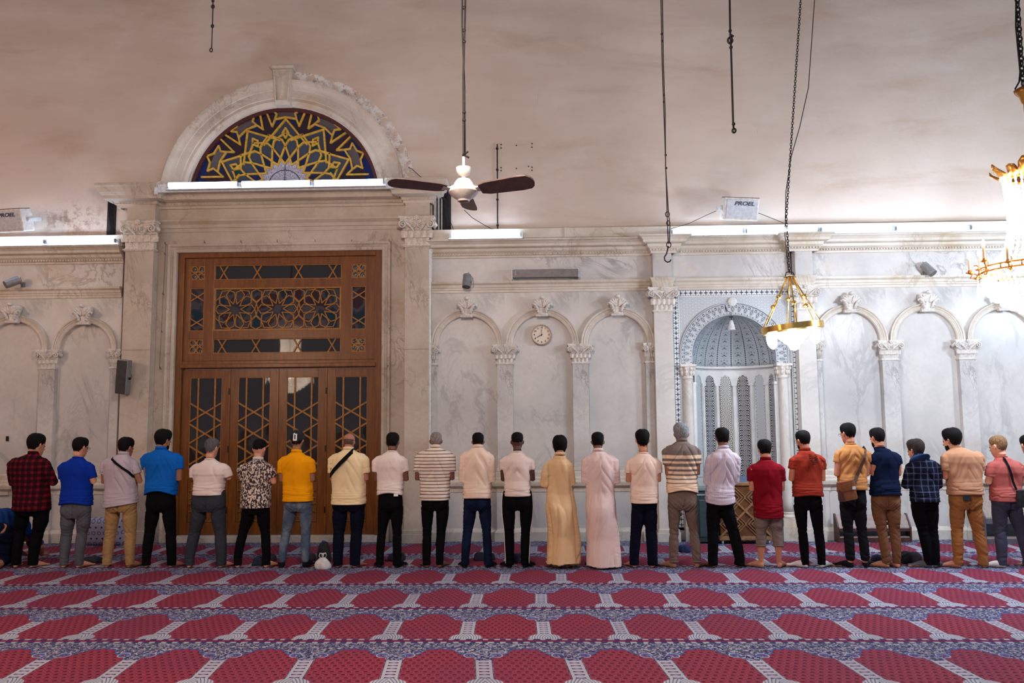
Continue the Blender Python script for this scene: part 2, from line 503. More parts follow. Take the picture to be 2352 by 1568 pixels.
# ------------------------------------------------------------------ marble lower wall: panels, dado, ledges, cornice
xdl, xdr = WX(272, 900, YW), WX(988, 900, YW)     # outer sides of the portal
xm0, xm1 = WX(1548, 900, YW), WX(1828, 900, YW)   # mihrab bay
secs = [(XL, xdl), (xdr, xm0), (xm1, XR)]
for i, (a, b) in enumerate(secs):
    t = MB(); t.box(a, b, YN - .015, YN + .02, z_ledT - .05, z_l1B + .05)
    side = ['left of the door', 'between the door and the prayer niche', 'right of the prayer niche'][i]
    root = struct(build('trim_%d' % (i + 1), t, M_panel))
    t = MB(); t.box(a, b, YW, YN + .02, 0, z_ledB + .05); build('dado', t, M_panel, root)
    t = MB(); t.box(a, b, YW, YN + .02, z_l1T - .02, z_c0 + .03); build('frieze', t, M_marble, root)

prof_base = [(0, 0), (.055, 0), (.055, z_base0), (.03, z_base1), (.012, z_base1 + .012), (0, z_base1 + .03)]
def prof_ledge(): return [(0, z_ledB - .09), (.012, z_ledB - .09), (.014, z_ledB - .03), (.04, z_ledB - .012), (.055, z_ledB), (.075, z_ledB + .012), (.085, z_ledT - .02), (.085, z_ledT), (.05, z_ledT + .02), (.05, z_ledT + .05), (.03, z_ledT + .075), (.03, z_ledR - .03), (0, z_ledR)]
prof_l1 = [(0, z_l1B), (.02, z_l1B), (.022, z_l1B + .04), (.034, z_l1B + .045), (.036, z_l1B + .075), (.05, z_l1B + .08), (.055, z_l1T - .06), (.085, z_l1T - .035), (.09, z_l1T), (0, z_l1T + .004)]
prof_c = [(0, z_c0), (.03, z_c0), (.035, z_c0 + .03), (.05, z_c0 + .035), (.05, z_c1 + .01), (.09, z_c1 + .045), (.10, z_c2 - .02), (.15, z_c2 - .012), (.17, z_c2), (.175, z_c2 + .035), (.21, z_c3 - .035), (.24, z_c3 - .02), (.24, z_c3), (0, z_c3 + .004)]
def dentils(mb, x0, x1, y, z0, z1, pitch=.045):
    z0 += .014; z1 -= .002
    n = int((x1 - x0) / pitch)
    for k in range(n):
        x = x0 + (k + .5) * (x1 - x0) / n
        mb.box(x - pitch * .3, x + pitch * .3, y - .055 - .022, y - .045, z0, z1)
# plan breaks
pil_px = {'mid': [1160, 1334], 'left': [106, -62], 'right': [2049, 2227, 2405]}
hw = .125
def breaks(a, b, xs, y, dy, w):
    path = [(a, y)]
    for x in sorted(xs):
        x0, x1 = max(a, x - w), min(b, x + w)
        if x0 <= a + 1e-6: path = [(a, y - dy)]
        else: path += [(x0, y), (x0, y - dy)]
        if x1 >= b - 1e-6: path += [(b, y - dy)]; return path
        path += [(x1, y - dy), (x1, y)]
    path.append((b, y)); return path
xL_half, xM0, xM1, xR0 = WX(262, 900, YS), WX(994, 900, YS), WX(1494, 900, YS), WX(1884, 900, YS)
pil_x = {k: [WX(p, 900, YS) for p in v] for k, v in pil_px.items()}
allp = [[*pil_x['left'], xL_half + .02, -8.6 - .1], [xM0 - .02, *pil_x['mid'], xM1 + .02], [xR0 - .04, *pil_x['right']]]
for i, (a, b) in enumerate(secs):
    xs = allp[i]
    b2 = WX(1503, 900, YG) if i == 1 else b
    a2 = WX(1870, 900, YG) if i == 2 else a
    r = MB(); r.plan(breaks(a2, b2, xs, YW, .05, hw), prof_base)
    struct(build('baseboard_back_%s' % ('left', 'middle', 'right')[i], r, M_mould, None, bevel=.003))
    r = MB(); r.plan(breaks(a2, b2, xs, YW, .04, hw), prof_ledge())
    par = bpy.data.objects['trim_%d' % (i + 1)]
    build('dado_ledge', r, M_mould, par, bevel=.002)
    r = MB(); r.plan([(a2, YW), (b2, YW)], prof_l1); build('string_course', r, M_mould, par, bevel=.002)
# cornice with breaks over the two pilasters of the niche
xp0a, xp0b = WX(1500, 620, YG), WX(1550, 620, YG)
xp1a, xp1b = WX(1817, 620, YG), WX(1876, 620, YG)
r = MB(); r.plan([(XL, YW), (xdl + .02, YW)], prof_c); dentils(r, XL + 4, xdl, YW, z_c1 - .03, z_c1 + .01)
struct(build('trim_4', r, M_mould, None, bevel=.002))
r = MB(); r.plan([(xdr - .03, YW), (xp0a, YW), (xp0a, YG), (xp0b, YG), (xp0b, YW), (xp1a, YW), (xp1a, YG), (xp1b, YG), (xp1b, YW), (XR, YW)], prof_c)
dentils(r, xdr, xp0a - .06, YW, z_c1 - .03, z_c1 + .01); dentils(r, xp0a - .06, xp0b + .06, YG, z_c1 - .03, z_c1 + .01)
dentils(r, xp0b + .06, xp1a - .06, YW, z_c1 - .03, z_c1 + .01); dentils(r, xp1a - .06, xp1b + .06, YG, z_c1 - .03, z_c1 + .01); dentils(r, xp1b + .06, XR - 4, YW, z_c1 - .03, z_c1 + .01)
struct(build('trim_5', r, M_mould, None, bevel=.002))
# boxed casing on top of the cornice that carries the tube lights
r = MB(); r.box(XL, xdl + .05, YW - .15, YU + .01, z_c3, z_box); struct(build('trim_6', r, M_mould))
r = MB(); r.box(xdr + .02, XR, YW - .15, YU + .01, z_c3, z_box)
r.box(WX(1200, 530, YW), WX(1540, 530, YW), YW - .17, YW - .15, WZ(1300, 541, YW - .17), WZ(1300, 544, YW - .17))
for px in (1296,): r.box(WX(px, 530, YW), WX(px + 3, 530, YW), YW - .18, YW - .15, z_c3, z_box)
struct(build('trim_7', r, M_mould))
# mihrab bay above the arch: frieze and string course
r = MB(); r.box(xm0 - .02, xm1 + .02, YW, YN + .02, z_l1B - .02, z_c0 + .03); t8 = struct(build('trim_8', r, M_marble))
r = MB(); r.plan([(xp0b - .02, YW), (xp1a + .02, YW)], prof_l1); build('string_course', r, M_mould, t8, bevel=.002)

# ------------------------------------------------------------------ carved pieces
def leaf(mb, x, w, z0, h, y, curl=.03, lobes=True, thick=.012):
    n = 6; A = []; B = []
    for i in range(n + 1):
        t = i / n
        ww = w * (.42 + .10 * math.sin(t * PI) + (.04 if i % 2 else -.03)) * (1 - .35 * max(0, t - .7) / .3)
        yy = y - .012 - curl * (t ** 3); zz = z0 + h * (t if t < .85 else .85 - (t - .85) * .5)
        if t >= .85: yy -= curl * .35
        A.append([(x - ww, yy + .008, zz), (x - ww * .5, yy - .002, zz), (x, yy - .010, zz), (x + ww * .5, yy - .002, zz), (x + ww, yy + .008, zz)])
    R = []
    for row in A:
        back = [(p[0], p[1] + thick + .012, p[2]) for p in row[::-1]]
        R.append(row + back)
    mb.rings(R)
def spiral(mb, x, y, z, r, sgn=1, turns=1.6, th=.22, n=26):
    pts, rad = [], []
    for i in range(n + 1):
        t = i / n; a = PI / 2 + turns * 2 * PI * t; q = r * (1 - .82 * t)
        pts.append((x + sgn * q * math.cos(a), y - .01 * t, z + q * math.sin(a))); rad.append(r * th * (1 - .45 * t))
    mb.tube(pts, rad, 6)
    mb.ball((x, y - .006, z), r * .22, 8, 6)
def rosette(mb, x, y, z, r):
    mb.ball((x, y, z), (r * .4, r * .35, r * .4), 10, 6)
    for k in range(6):
        a = PI / 6 + k * PI / 3
        mb.ball((x + r * .62 * math.cos(a), y + .004, z + r * .62 * math.sin(a)), (r * .4, r * .25, r * .4), 8, 6)
def capital(mb, x, wb, wt, z0, z1, y, xl=True, xr=True, n=4):
    """pilaster capital: front plane y, bottom width wb, top width wt"""
    h = z1 - z0; k = h / .30
    # necking
    mb.box(x - wb / 2 - .010 * k, x + wb / 2 + .010 * k, y - .012 * k, y + .1, z0, z0 + .025 * h)
    mb.box(x - wb / 2 - .018 * k, x + wb / 2 + .018 * k, y - .02 * k, y + .1, z0 + .03 * h, z0 + .065 * h)
    mb.box(x - wb / 2 - .006 * k, x + wb / 2 + .006 * k, y - .008 * k, y + .1, z0 + .06 * h, z0 + .10 * h)
    R = []
    for t, ww, pr in ((.09, wb, .0), (.4, wb * 1.02, .004), (.65, wb * 1.12, .012), (.88, wt * .86, .04 * k)):
        R.append([(x - ww / 2, y + .1, z0 + t * h), (x - ww / 2, y - pr, z0 + t * h), (x + ww / 2, y - pr, z0 + t * h), (x + ww / 2, y + .1, z0 + t * h)])
    mb.rings(R)
    # abacus, concave front
    for t0, t1, g, pr in ((.86, .93, .94, .045), (.93, 1.0, 1.0, .055)):
        ww = wt * g; poly = []
        for i in range(9):
            s = i / 8 * 2 - 1; poly.append((x + s * ww / 2, y - pr * k * (.55 + .45 * s * s)))
        R = [[(a, b, z0 + t * h) for a, b in poly] + [(x + ww / 2, y + .1, z0 + t * h), (x - ww / 2, y + .1, z0 + t * h)] for t in (t0, t1)]
        mb.rings(R)
    w = wb / n
    for i in range(n): leaf(mb, x - wb / 2 + w * (i + .5), w * .98, z0 + .10 * h, .24 * h, y, .022 * k)
    m = n - 1; w2 = wb * 1.06 / (m + 0.6)
    for i in range(m + 2):
        xx = x - wb * .53 + wb * 1.06 * i / (m + 1)
        leaf(mb, xx, w2 * .86, z0 + .30 * h, .30 * h, y - .004, .03 * k)
    rv = .115 * h * 1.15
    for s in (-1, 1):
        spiral(mb, x + s * (wt / 2 - rv * 1.05), y - .05 * k, z0 + .72 * h, rv, -s)
        spiral(mb, x + s * rv * .95, y - .035 * k, z0 + .70 * h, rv * .72, s)
        mb.tube([(x + s * wb * .12, y - .01, z0 + .5 * h), (x + s * wb * .2, y - .03 * k, z0 + .62 * h), (x + s * (wt / 2 - rv * 1.4), y - .045 * k, z0 + .72 * h + rv * .9)], [.012 * k, .014 * k, .01 * k], 6)
        # side volute turning back to the wall
        mb.tube([(x + s * (wt / 2 - .01), y - .03 * k, z0 + .80 * h), (x + s * (wt / 2 + .0), y + .02, z0 + .72 * h), (x + s * (wt / 2 - .015), y + .06, z0 + .66 * h)], [.02 * k, .028 * k, .014 * k], 7)
        leaf(mb, x + s * wb * .5, w * .8, z0 + .42 * h, .26 * h, y + .03, .03 * k)
    rosette(mb, x, y - .06 * k, z0 + .93 * h, .075 * h * 1.3)
def keystone(mb, x, z0, z1, y):
    h = z1 - z0
    R = []
    for t, ww, pr in ((0, .17, .05), (.1, .19, .075), (.2, .15, .06), (.45, .17, .075), (.7, .25, .10), (.85, .22, .09)):
        ww *= h / .33; zz = z0 + t * h; ring = []
        for i in range(9):
            s = i / 8 * 2 - 1; ring.append((x + s * ww / 2, y - pr * (1 - .5 * s * s), zz))
        R.append(ring + [(x + ww / 2, y + .03, zz), (x - ww / 2, y + .03, zz)])
    mb.rings(R)
    mb.tube([(x - .3 * h, y - .05, z0 + .04 * h), (x + .3 * h, y - .05, z0 + .04 * h)], .05 * h, 8)
    mb.ball((x, y - .10, z0 + .90 * h), (.12 * h, .05, .10 * h), 12, 8)
    for s in (-1, 1):
        # fanned upper leaves
        for a, L in ((12, .34), (30, .40), (50, .42)):
            ar = math.radians(a); bx, bz = x + s * .06 * h, z0 + .45 * h
            pts = [(bx + s * math.sin(ar) * L * h * t, y - .08 - .03 * t, bz + math.cos(ar) * L * h * t) for t in (0, .4, .8, 1)]
            mb.tube(pts, [.05 * h, .06 * h, .055 * h, .02 * h], 7)
        # side scroll: rises along the body and rolls outward
        pts = [(x + s * .16 * h, y - .05, z0 + .12 * h), (x + s * .20 * h, y - .08, z0 + .32 * h), (x + s * .28 * h, y - .10, z0 + .50 * h), (x + s * .40 * h, y - .10, z0 + .60 * h), (x + s * .48 * h, y - .085, z0 + .56 * h), (x + s * .46 * h, y - .085, z0 + .50 * h)]
        mb.tube(pts, [.04 * h, .065 * h, .07 * h, .065 * h, .05 * h, .03 * h], 8)
        for t in (.2, .32, .44):
            mb.ball((x + s * (.2 + (t - .2) * .5) * h, y - .075, z0 + t * h), (.06 * h, .03, .045 * h), 8, 6)
def archivolt(mb, cx, cz, r0, r1, yf, yb, a0=0.0, a1=PI, n=36):
    w = r1 - r0
    prof = [(r0, yb), (r0, yf + .030), (r0 + .12 * w, yf + .022), (r0 + .12 * w, yf + .016), (r0 + .30 * w, yf + .016), (r0 + .30 * w, yf + .008), (r0 + .48 * w, yf + .010),
            (r0 + .48 * w, yf + .0), (r0 + .62 * w, yf - .006), (r0 + .74 * w, yf + .004), (r0 + .78 * w, yf - .008), (r0 + .95 * w, yf - .016), (r1, yf - .016), (r1, yb)]
    mb.arc(cx, cz, prof, a0, a1, n)

def pilaster(x, w, label, half=0, wt=None):
    """small pilaster of the blind arcade; half: -1 keeps its left half, +1 its right half"""
    x0, x1 = x - w / 2, x + w / 2
    if half < 0: x1 = x + .02
    if half > 0: x0 = x - .02
    cx_, ww = (x0 + x1) / 2, x1 - x0
    r = thing('pilaster', label, 'pilaster', (cx_, YS, 0), 0, 'small pilasters of the blind arcade')
    m = MB(); m.box(-ww / 2, ww / 2, 0, YN - YS, z_ledR - .01, z_cap0 + .01)
    build('shaft', m, M_shaft, r, bevel=.003)
    m = MB(); m.box(-ww / 2 - .012, ww / 2 + .012, -.012, YN - YS, z_ledR - .01, z_ledR + .045)
    build('base', m, M_mould, r, bevel=.004)
    m = MB(); t = (wt or w * 1.62)
    if half: t = ww + (t - w) / 2
    capital(m, (.5 * (t - ww) * half if half else 0) * 0.0, ww, t, z_cap0, z_cap1, 0, n=4 if not half else 2)
    build('capital', m, M_carve, r, smooth_=True, auto=35)
    m = MB(); m.box(-ww / 2 - .02, ww / 2 + .02, .005, .06, z_base1 + .01, z_ledB - .07); build('pedestal', m, M_panel, r, bevel=.003)
    return r
SPB = pil_x['mid'][1] - pil_x['mid'][0]
def blind_arch(cpx, hwpx, label, r0px=68, r1px=84, xl=None, xr=None, x=0):
    s = YS / F_PX
    r1 = r1px * s * 1.0; r0 = r0px * s
    z = z_cap1
    r = thing('blind_arch', label, 'arch', (x, YS, z), 0, 'blind arches along the marble wall')
    m = MB(); archivolt(m, 0, 0, r0, r1, 0.0, YN - YS)
    build('archivolt', m, M_mould, r, smooth_=True, auto=30)
    m = MB(); zt = z_l1B + .02 - z; wl_, wr_ = xl - x, xr - x
    arc = [(r1 * .97 * math.cos(PI * i / 32), r1 * .97 * math.sin(PI * i / 32)) for i in range(33)]
    for i in range(len(arc) - 1):
        m.prism([arc[i], (arc[i][0], zt), (arc[i + 1][0], zt), arc[i + 1]], YW - YS, YN - YS)
    m.box(arc[0][0], wr_, YW - YS, YN - YS, 0, zt) if wr_ > arc[0][0] + .003 else None; m.box(wl_, arc[-1][0], YW - YS, YN - YS, 0, zt) if wl_ < arc[-1][0] - .003 else None
    build('spandrel', m, M_panel, r)
    m = MB(); keystone(m, 0, r0 - .03, r0 - .03 + .335, -.01)
    build('keystone', m, M_carve, r, smooth_=True, auto=40)
    return r
sw = .252
pilaster(pil_x['left'][0], sw, 'small carved-capital pilaster between the two arches left of the door')
pilaster(xL_half, .14, 'narrow half pilaster squeezed against the large pilaster left of the door', 0)
pilaster(xM0, .12, 'narrow half pilaster touching the large pilaster right of the door', 0)
pilaster(pil_x['mid'][0], sw, 'small pilaster between the first arch right of the door and the arch with the clock')
pilaster(pil_x['mid'][1], sw, 'small pilaster right of the wall clock, behind the white robed men')
pilaster(xM1, .13, 'narrow half pilaster against the left pilaster of the prayer niche', 0)
pilaster(xR0, .10, 'narrow half pilaster touching the right pilaster of the prayer niche', 0)
pilaster(pil_x['right'][0], sw, 'small pilaster between the first two arches right of the prayer niche')
pilaster(pil_x['right'][1], sw, 'small pilaster behind the man in tan trousers, below the big chandelier')
blind_arch(35, 90, 'blind marble arch with leafy keystone, cut by the left edge of the photo', xl=pil_x['left'][1], xr=pil_x['left'][0], x=pil_x['left'][0] - .60)
blind_arch(191, 86, 'blind marble arch with leafy keystone next to the large pilaster left of the door', 62, 77, xl=pil_x['left'][0], xr=xdl + .01, x=pil_x['left'][0] + .60)
blind_arch(1075, 88, 'blind marble arch with leafy keystone, first one right of the door', xl=xdr - .01, xr=pil_x['mid'][0], x=pil_x['mid'][0] - SPB / 2)
blind_arch(1246, 86, 'blind marble arch with leafy keystone above the round wall clock', xl=pil_x['mid'][0], xr=pil_x['mid'][1], x=pil_x['mid'][0] + SPB / 2)
blind_arch(1416, 88, 'blind marble arch with leafy keystone beside the left pilaster of the prayer niche', xl=pil_x['mid'][1], xr=xm0, x=pil_x['mid'][1] + SPB / 2)
blind_arch(1960, 92, 'blind marble arch with leafy keystone, first one right of the prayer niche', xl=xm1, xr=pil_x['right'][0], x=pil_x['right'][0] - SPB / 2)
blind_arch(2136, 91, 'blind marble arch with leafy keystone below the grey spotlight at the right', xl=pil_x['right'][0], xr=pil_x['right'][1], x=(pil_x['right'][0] + pil_x['right'][1]) / 2)
blind_arch(2313, 91, 'blind marble arch with leafy keystone behind the crystal chandelier', xl=pil_x['right'][1], xr=pil_x['right'][2], x=pil_x['right'][1] + SPB / 2)

def big_pilaster(px, wpx, cap_px, zc1, zc0, label, y=YG, wcap=None, zpb=None, ztop=None):
    x = WX(px, 850, y); s = y / F_PX; w = wpx * s
    r = thing('large_pilaster', label, 'pilaster', (x, y, 0), 0, 'tall pilasters beside the prayer niche')
    m = MB(); m.box(-w / 2, w / 2, 0, YN - y, z_base1 - .02, zc0 + .01)
    build('shaft', m, M_big, r, bevel=.004)
    m = MB(); capital(m, 0, w, (wcap or 68) * s, zc0, zc1, 0, n=4)
    build('capital', m, M_carve, r, smooth_=True, auto=35)
    m = MB(); m.box(-w / 2 - .03, w / 2 + .03, -.03, YN - y, 0, z_base0 + .0)
    m.box(-w / 2 - .018, w / 2 + .018, -.018, YN - y, z_base0, z_base1 + .02)
    build('base', m, M_mould, r, bevel=.006)
    if zpb:
        m = MB(); m.plan([(-w / 2 - .0, YN - y), (-w / 2 - .0, 0), (w / 2, 0), (w / 2, YN - y)], [(-.01, zc1), (.012, zc1), (.015, zc1 + .05), (.035, zpb - .05), (.05, zpb - .02), (.05, zpb), (-.01, zpb)])
        build('impost', m, M_mould, r, bevel=.003)
        m = MB(); m.box(-w / 2, w / 2, .0, YN - y, zpb - .01, ztop); build('frieze_block', m, M_marble, r, bevel=.003)
    return r
zc1 = WZ(1525, 660, YG); zc0 = WZ(1525, 717, YG); zpb = WZ(1525, 636, YG - .05)
big_pilaster(1527, 43, 69, zc1, zc0, 'tall white marble pilaster with a scrolled capital, left of the prayer niche', YG, 70, zpb, z_c0 + .02)
big_pilaster(1857, 40, 69, zc1, zc0, 'tall white marble pilaster right of the prayer niche, its capital behind the ring lamp', YG, 66, zpb, z_c0 + .02)
# ------------------------------------------------------------------ portal: surround, pilasters, entablature, arch
YP = YW - .02; YQ = YG - .02
zpc1, zpc0 = WZ(960, 498, YQ), WZ(960, 567, YQ)          # capitals of the portal pilasters
zt_top, zt_c1, zt_dent, zt_bot = WZ(700, 413, YQ - .2), WZ(700, 443, YQ - .1), WZ(700, 466, YW - .06), WZ(700, 477, YW)
zs_top, zs_bot = WZ(700, 501, YW - .06), WZ(700, 530, YW)
px0, px1 = WX(352, 800, YP), WX(927, 800, YP)
r = MB()
r.box(px0 - .02, dx0 - .005, YP, YN + .03, 0, dz1 + .02); r.box(dx1 + .005, px1 + .02, YP, YN + .03, 0, dz1 + .02)
r.box(px0 - .02, px1 + .02, YP, YN + .03, dz1 + .02, zt_top - .01)
t9 = struct(build('trim_9', r, M_surround))
# moulded door casing
cas = [(0, .01), (.03, .01), (.04, .03), (.045, .055), (.03, .07), (.03, .10), (.05, .115), (.055, .15), (.0, .16)]
def casing(mb, path_pts, prof):        # path in x,z with outward side left; prof: (projection, distance outwards)
    n = len(path_pts); R = []
    for i in range(n):
        d0 = Vector(path_pts[i]) - Vector(path_pts[i - 1]) if i else None
        d1 = Vector(path_pts[i + 1]) - Vector(path_pts[i]) if i < n - 1 else None
        ns = [Vector((-d.y, d.x)).normalized() for d in (d0, d1) if d is not None]
        m = ns[0] if len(ns) == 1 else (ns[0] + ns[1]) / max(.3, (ns[0] + ns[1]).dot(ns[0]))
        R.append([(path_pts[i][0] + m.x * d, YP - p, path_pts[i][1] + m.y * d) for p, d in prof])
    mb.rings(R)
r = MB(); casing(r, [(dx0, 0), (dx0, dz1 - .02), (dx1, dz1 - .02), (dx1, 0)], [(-.12, 0)] + cas + [(-.12, .16)])
build('door_casing', r, M_surround, t9, bevel=.002)
# beading on the casing
r = MB()
for k in range(150):
    z = .2 + k * (dz1 - .2) / 150
    for x in (dx0 - .085, dx1 + .085): r.box(x - .008, x + .008, YP - .042, YP - .02, z, z + .018)
for k in range(110):
    x = dx0 + k * (dx1 - dx0) / 110; r.box(x, x + .018, YP - .042, YP - .02, dz1 + .057, dz1 + .073)
build('beading', r, M_surround, t9)
r = MB(); prof = [(0, zt_bot), (.03, zt_bot), (.035, zt_dent - .02), (.06, zt_dent - .015), (.06, zt_dent + .02), (.09, zt_dent + .05), (.10, zt_c1 - .07), (.19, zt_c1 - .05), (.20, zt_c1), (.24, zt_c1 + .05), (.27, zt_top - .06), (.29, zt_top - .04), (.29, zt_top), (0, zt_top + .005)]
xq0a, xq0b = WX(272, 470, YQ), WX(352, 470, YQ)
xq1a, xq1b = WX(930, 470, YQ), WX(990, 470, YQ)
r.plan([(xq0a, YN), (xq0a, YQ + .05), (xq0b, YQ + .05), (xq0b, YP), (xq1a, YP), (xq1a, YQ + .05), (xq1b, YQ + .05), (xq1b, YN)], prof)
dentils(r, xq0b + .1, xq1a - .1, YP, zt_dent - .02, zt_dent + .015, .05)
dentils(r, xq0a, xq0b, YQ + .05, zt_dent - .02, zt_dent + .015, .05); dentils(r, xq1a, xq1b, YQ + .05, zt_dent - .02, zt_dent + .015, .05)
build('cornice', r, M_surround, t9, bevel=.003)
r = MB(); r.plan([(xq0b, YP), (xq1a, YP)], [(0, zs_bot), (.015, zs_bot), (.02, zs_bot + .06), (.035, zs_bot + .065), (.035, zs_bot + .12), (.06, zs_top - .05), (.08, zs_top - .03), (.08, zs_top), (0, zs_top + .004)])
build('string_course', r, M_surround, t9, bevel=.002)
def portal_pilaster(px, wpx, capw, label, joint):
    x = WX(px, 800, YQ); s = YQ / F_PX; w = wpx * s
    r = thing('portal_pilaster', label, 'pilaster', (x, YQ, 0))
    m = MB(); m.box(-w / 2, w / 2, 0, YN - YQ, z_base1 - .02, zpc0 + .01); build('shaft', m, M_surround, r, bevel=.004)
    m = MB(); capital(m, 0, w, capw * s, zpc0, zpc1, 0, n=4); build('capital', m, M_carve2, r, smooth_=True, auto=35)
    m = MB(); m.box(-w / 2 - .03, w / 2 + .03, -.03, YN - YQ, 0, z_base0); m.box(-w / 2 - .015, w / 2 + .015, -.018, YN - YQ, z_base0, z_base1 + .03); build('base', m, M_surround, r, bevel=.006)
    m = MB(); m.box(-w / 2 + .0, w / 2 - .0, .02, YN - YQ, zpc1 - .01, zt_bot + .02); m.box(-w / 2 - .02, w / 2 + .02, -.0, YN - YQ, zpc1 - .005, zpc1 + .03)
    build('entablature_block', m, M_surround, r, bevel=.003)
    m = MB(); m.box(-w / 2 - .003, w / 2 + .003, -.0015, .02, joint, joint + .006); build('joint', m, plain('dark_joint', srgb(120, 104, 92), .8), r)
    return r
M_carve2 = plain('carved_limestone', srgb(206, 196, 184), .6, var=.16, scale=30)
portal_pilaster(312, 68, 84, 'tall limestone pilaster with scrolled capital, left of the wooden door', WZ(300, 804, YQ))
portal_pilaster(957, 57, 84, 'tall limestone pilaster with scrolled capital, right of the wooden door', WZ(950, 802, YQ))
# narrow metal trunking strip on the right side of the portal
m = MB(); a, b = WX(985, 700, YQ), WX(988, 700, YQ)
m.box(b - .02, b + .012, YQ + .02, YQ + .06, .1, zpc0 - .03); tag(build('cable_trunking', m, plain('white_metal', srgb(214, 216, 218), .4)), 'thin white metal trunking strip running up beside the portal right pilaster', 'trunking')
m = MB(); x = WX(990, 600, YW - .1); z0, z1 = WZ(990, 648, YW - .1), WZ(988, 570, YW - .1)
m.box(x - .02, x + .022, YW - .12, YW - .08, z0, z1); tag(build('cable_trunking', m, bpy.data.materials['white_metal']), 'short white metal channel bent beside the string course, right of the portal', 'trunking')

# arch over the portal
sA = YU / F_PX; R0, R1 = 230 * sA, 291 * sA
zc_cut = zt_top - fcz - .02
ac = math.asin(max(-1, min(1, zc_cut / R1)))
r = thing('portal_arch', 'wide limestone arch with a wedge keystone above the wooden door', 'arch', (fcx, YU, fcz))
m = MB(); w = R1 - R0
prof_a = [(R0, .12), (R0, .02), (R0 + .05 * w, -.03), (R0 + .18 * w, -.05), (R0 + .30 * w, -.04), (R0 + .32 * w, -.055), (R0 + .62 * w, -.055), (R0 + .64 * w, -.07), (R0 + .74 * w, -.075), (R0 + .80 * w, -.09), (R0 + .93 * w, -.12), (R1, -.12), (R1, .05)]
m.arc(0, 0, prof_a, ac, PI - ac, 72); build('archivolt', m, M_surround, r, smooth_=True, auto=30)
zk0, zk1 = WZ(650, 236, YU - .2) - fcz, WZ(650, 149, YU - .2) - fcz
m = MB()
def ks(wb, wt, z0, z1, y): return [[(-wb / 2, y[0], z0), (wb / 2, y[0], z0), (wb / 2, .03, z0), (-wb / 2, .03, z0)], [(-wt / 2, y[1], z1), (wt / 2, y[1], z1), (wt / 2, .03, z1), (-wt / 2, .03, z1)]]
m.rings(ks(.25, .33, zk0, zk1, (-.12, -.17)))
m.rings(ks(.36, .40, zk1 - .05, zk1, (-.18, -.19)))
# raised frame and recessed pyramid panel
def fr4(w0, w1, z0, z1, y, t):
    for (a, b) in (((-w0 / 2, z0), (-w1 / 2, z1)), ((w0 / 2, z0), (w1 / 2, z1)), ((-w0 / 2, z0), (w0 / 2, z0)), ((-w1 / 2, z1), (w1 / 2, z1))): m.bar(a, b, t, y - .02, y + .06, t / 2)
fr4(.20, .275, zk0 + .05, zk1 - .08, -.165, .022)
za, zb = zk0 + .07, zk1 - .10
m.add([(-.085, -.14, za), (.085, -.14, za), (.12, -.15, zb), (-.12, -.15, zb), (0, -.175, za + .09), (0, -.18, zb - .10)], [(0, 1, 4), (1, 2, 5, 4), (2, 3, 5), (3, 0, 4, 5)])
build('keystone', m, M_surround, r, bevel=.004)

# ------------------------------------------------------------------ fan window
def glass_mat(name, c, rough=.08, em=None):
    m = newmat(name, rough, .5); f = nz(None, 2.5, 3)
    setc(mixc(f, tuple(v * .6 for v in c[:3]) + (1,), c)); bump(nz(None, 9, 2), .02, .003); return m
def fan_glass():
    m = newmat('stained_glass', .12, .5); x, y, z = coords()
    cz = -WZ(0, 0, 1) * 0
    rr = mth('SQRT', x * x + z * z); an = mth('ARCTAN2', x, z)
    step = 2 * PI / 20
    a = ab(fr(an / (2 * step) + .5) - .5) * 2.0          # 0 on peak axis, 1 between
    grey, blue, red, green = srgb(62, 64, 76), srgb(12, 22, 84), srgb(46, 20, 22), srgb(8, 54, 42)
    d9 = fr(an / step); d9 = mn(d9, inv(d9))              # 0 between petals, .5 on a petal axis
    dz = ab(fr(an / (step * 1.88) + .5) - .5)             # 0 on the large star tips
    c = mixc(rr > (1.18 - dz * .62), grey, red)
    c = mixc((rr > 1.02) * (dz < .30) * (dz > .13) * (rr > (1.10)), c, blue)
    c = mixc((rr > 1.20) * (rr < 1.34) * (dz < .22), c, srgb(92, 80, 80))
    c = mixc((rr > 1.36) * (dz > .10), c, blue)
    c = mixc(band(rr, .76, .90) * (d9 < .16), c, green)
    c = mixc((rr < .68) * (d9 < (.68 - rr) * 1.6), c, srgb(22, 26, 66))
    c = mixc(nz(None, 3, 3) * .35, c, srgb(20, 22, 40))
    setc(c); bump(nz(None, 20, 2), .05, .003); return m
gcz = WZ(650, 427, YU + .05)
w1 = thing('window_1', '', '', (fcx, YU + .06, gcz)); del w1['label'], w1['category']; w1['kind'] = 'structure'
off = gcz - fcz
m = MB(); pts = [((R0 + .03) * math.cos(PI * i / 40), (R0 + .03) * math.sin(PI * i / 40) - off) for i in range(41)]
m.prism(pts, .03, .045); build('stained_glass_pane', m, fan_glass(), w1)
m = MB(); m.arc(0, -off, [(R0 - .06, -.02), (R0 + .01, -.02), (R0 + .01, .04), (R0 - .06, .04)], .0, PI, 60); build('window_frame', m, plain('dark_red_frame', srgb(66, 26, 22), .5), w1)
M_gold = plain('yellow_lattice', srgb(178, 136, 46), .5, var=.2)
mg = MB(); LW = .030; y0_, y1_ = .0, .035
lim = R0 - .05
def P2(r_, deg): a = math.radians(deg); return (r_ * math.sin(a), r_ * math.cos(a))
def bar_in(p, q, w=LW):
    def ok(v): return math.hypot(v[0], v[1] + off) < lim and v[1] > -.12
    n = 24; seg = None
    P = [(p[0] + (q[0] - p[0]) * i / n, p[1] + (q[1] - p[1]) * i / n) for i in range(n + 1)]
    run = [v for v in P if ok(v)]
    if len(run) > 1: mg.bar(run[0], run[-1], w, y0_, y1_, w * .3)
rt = sA
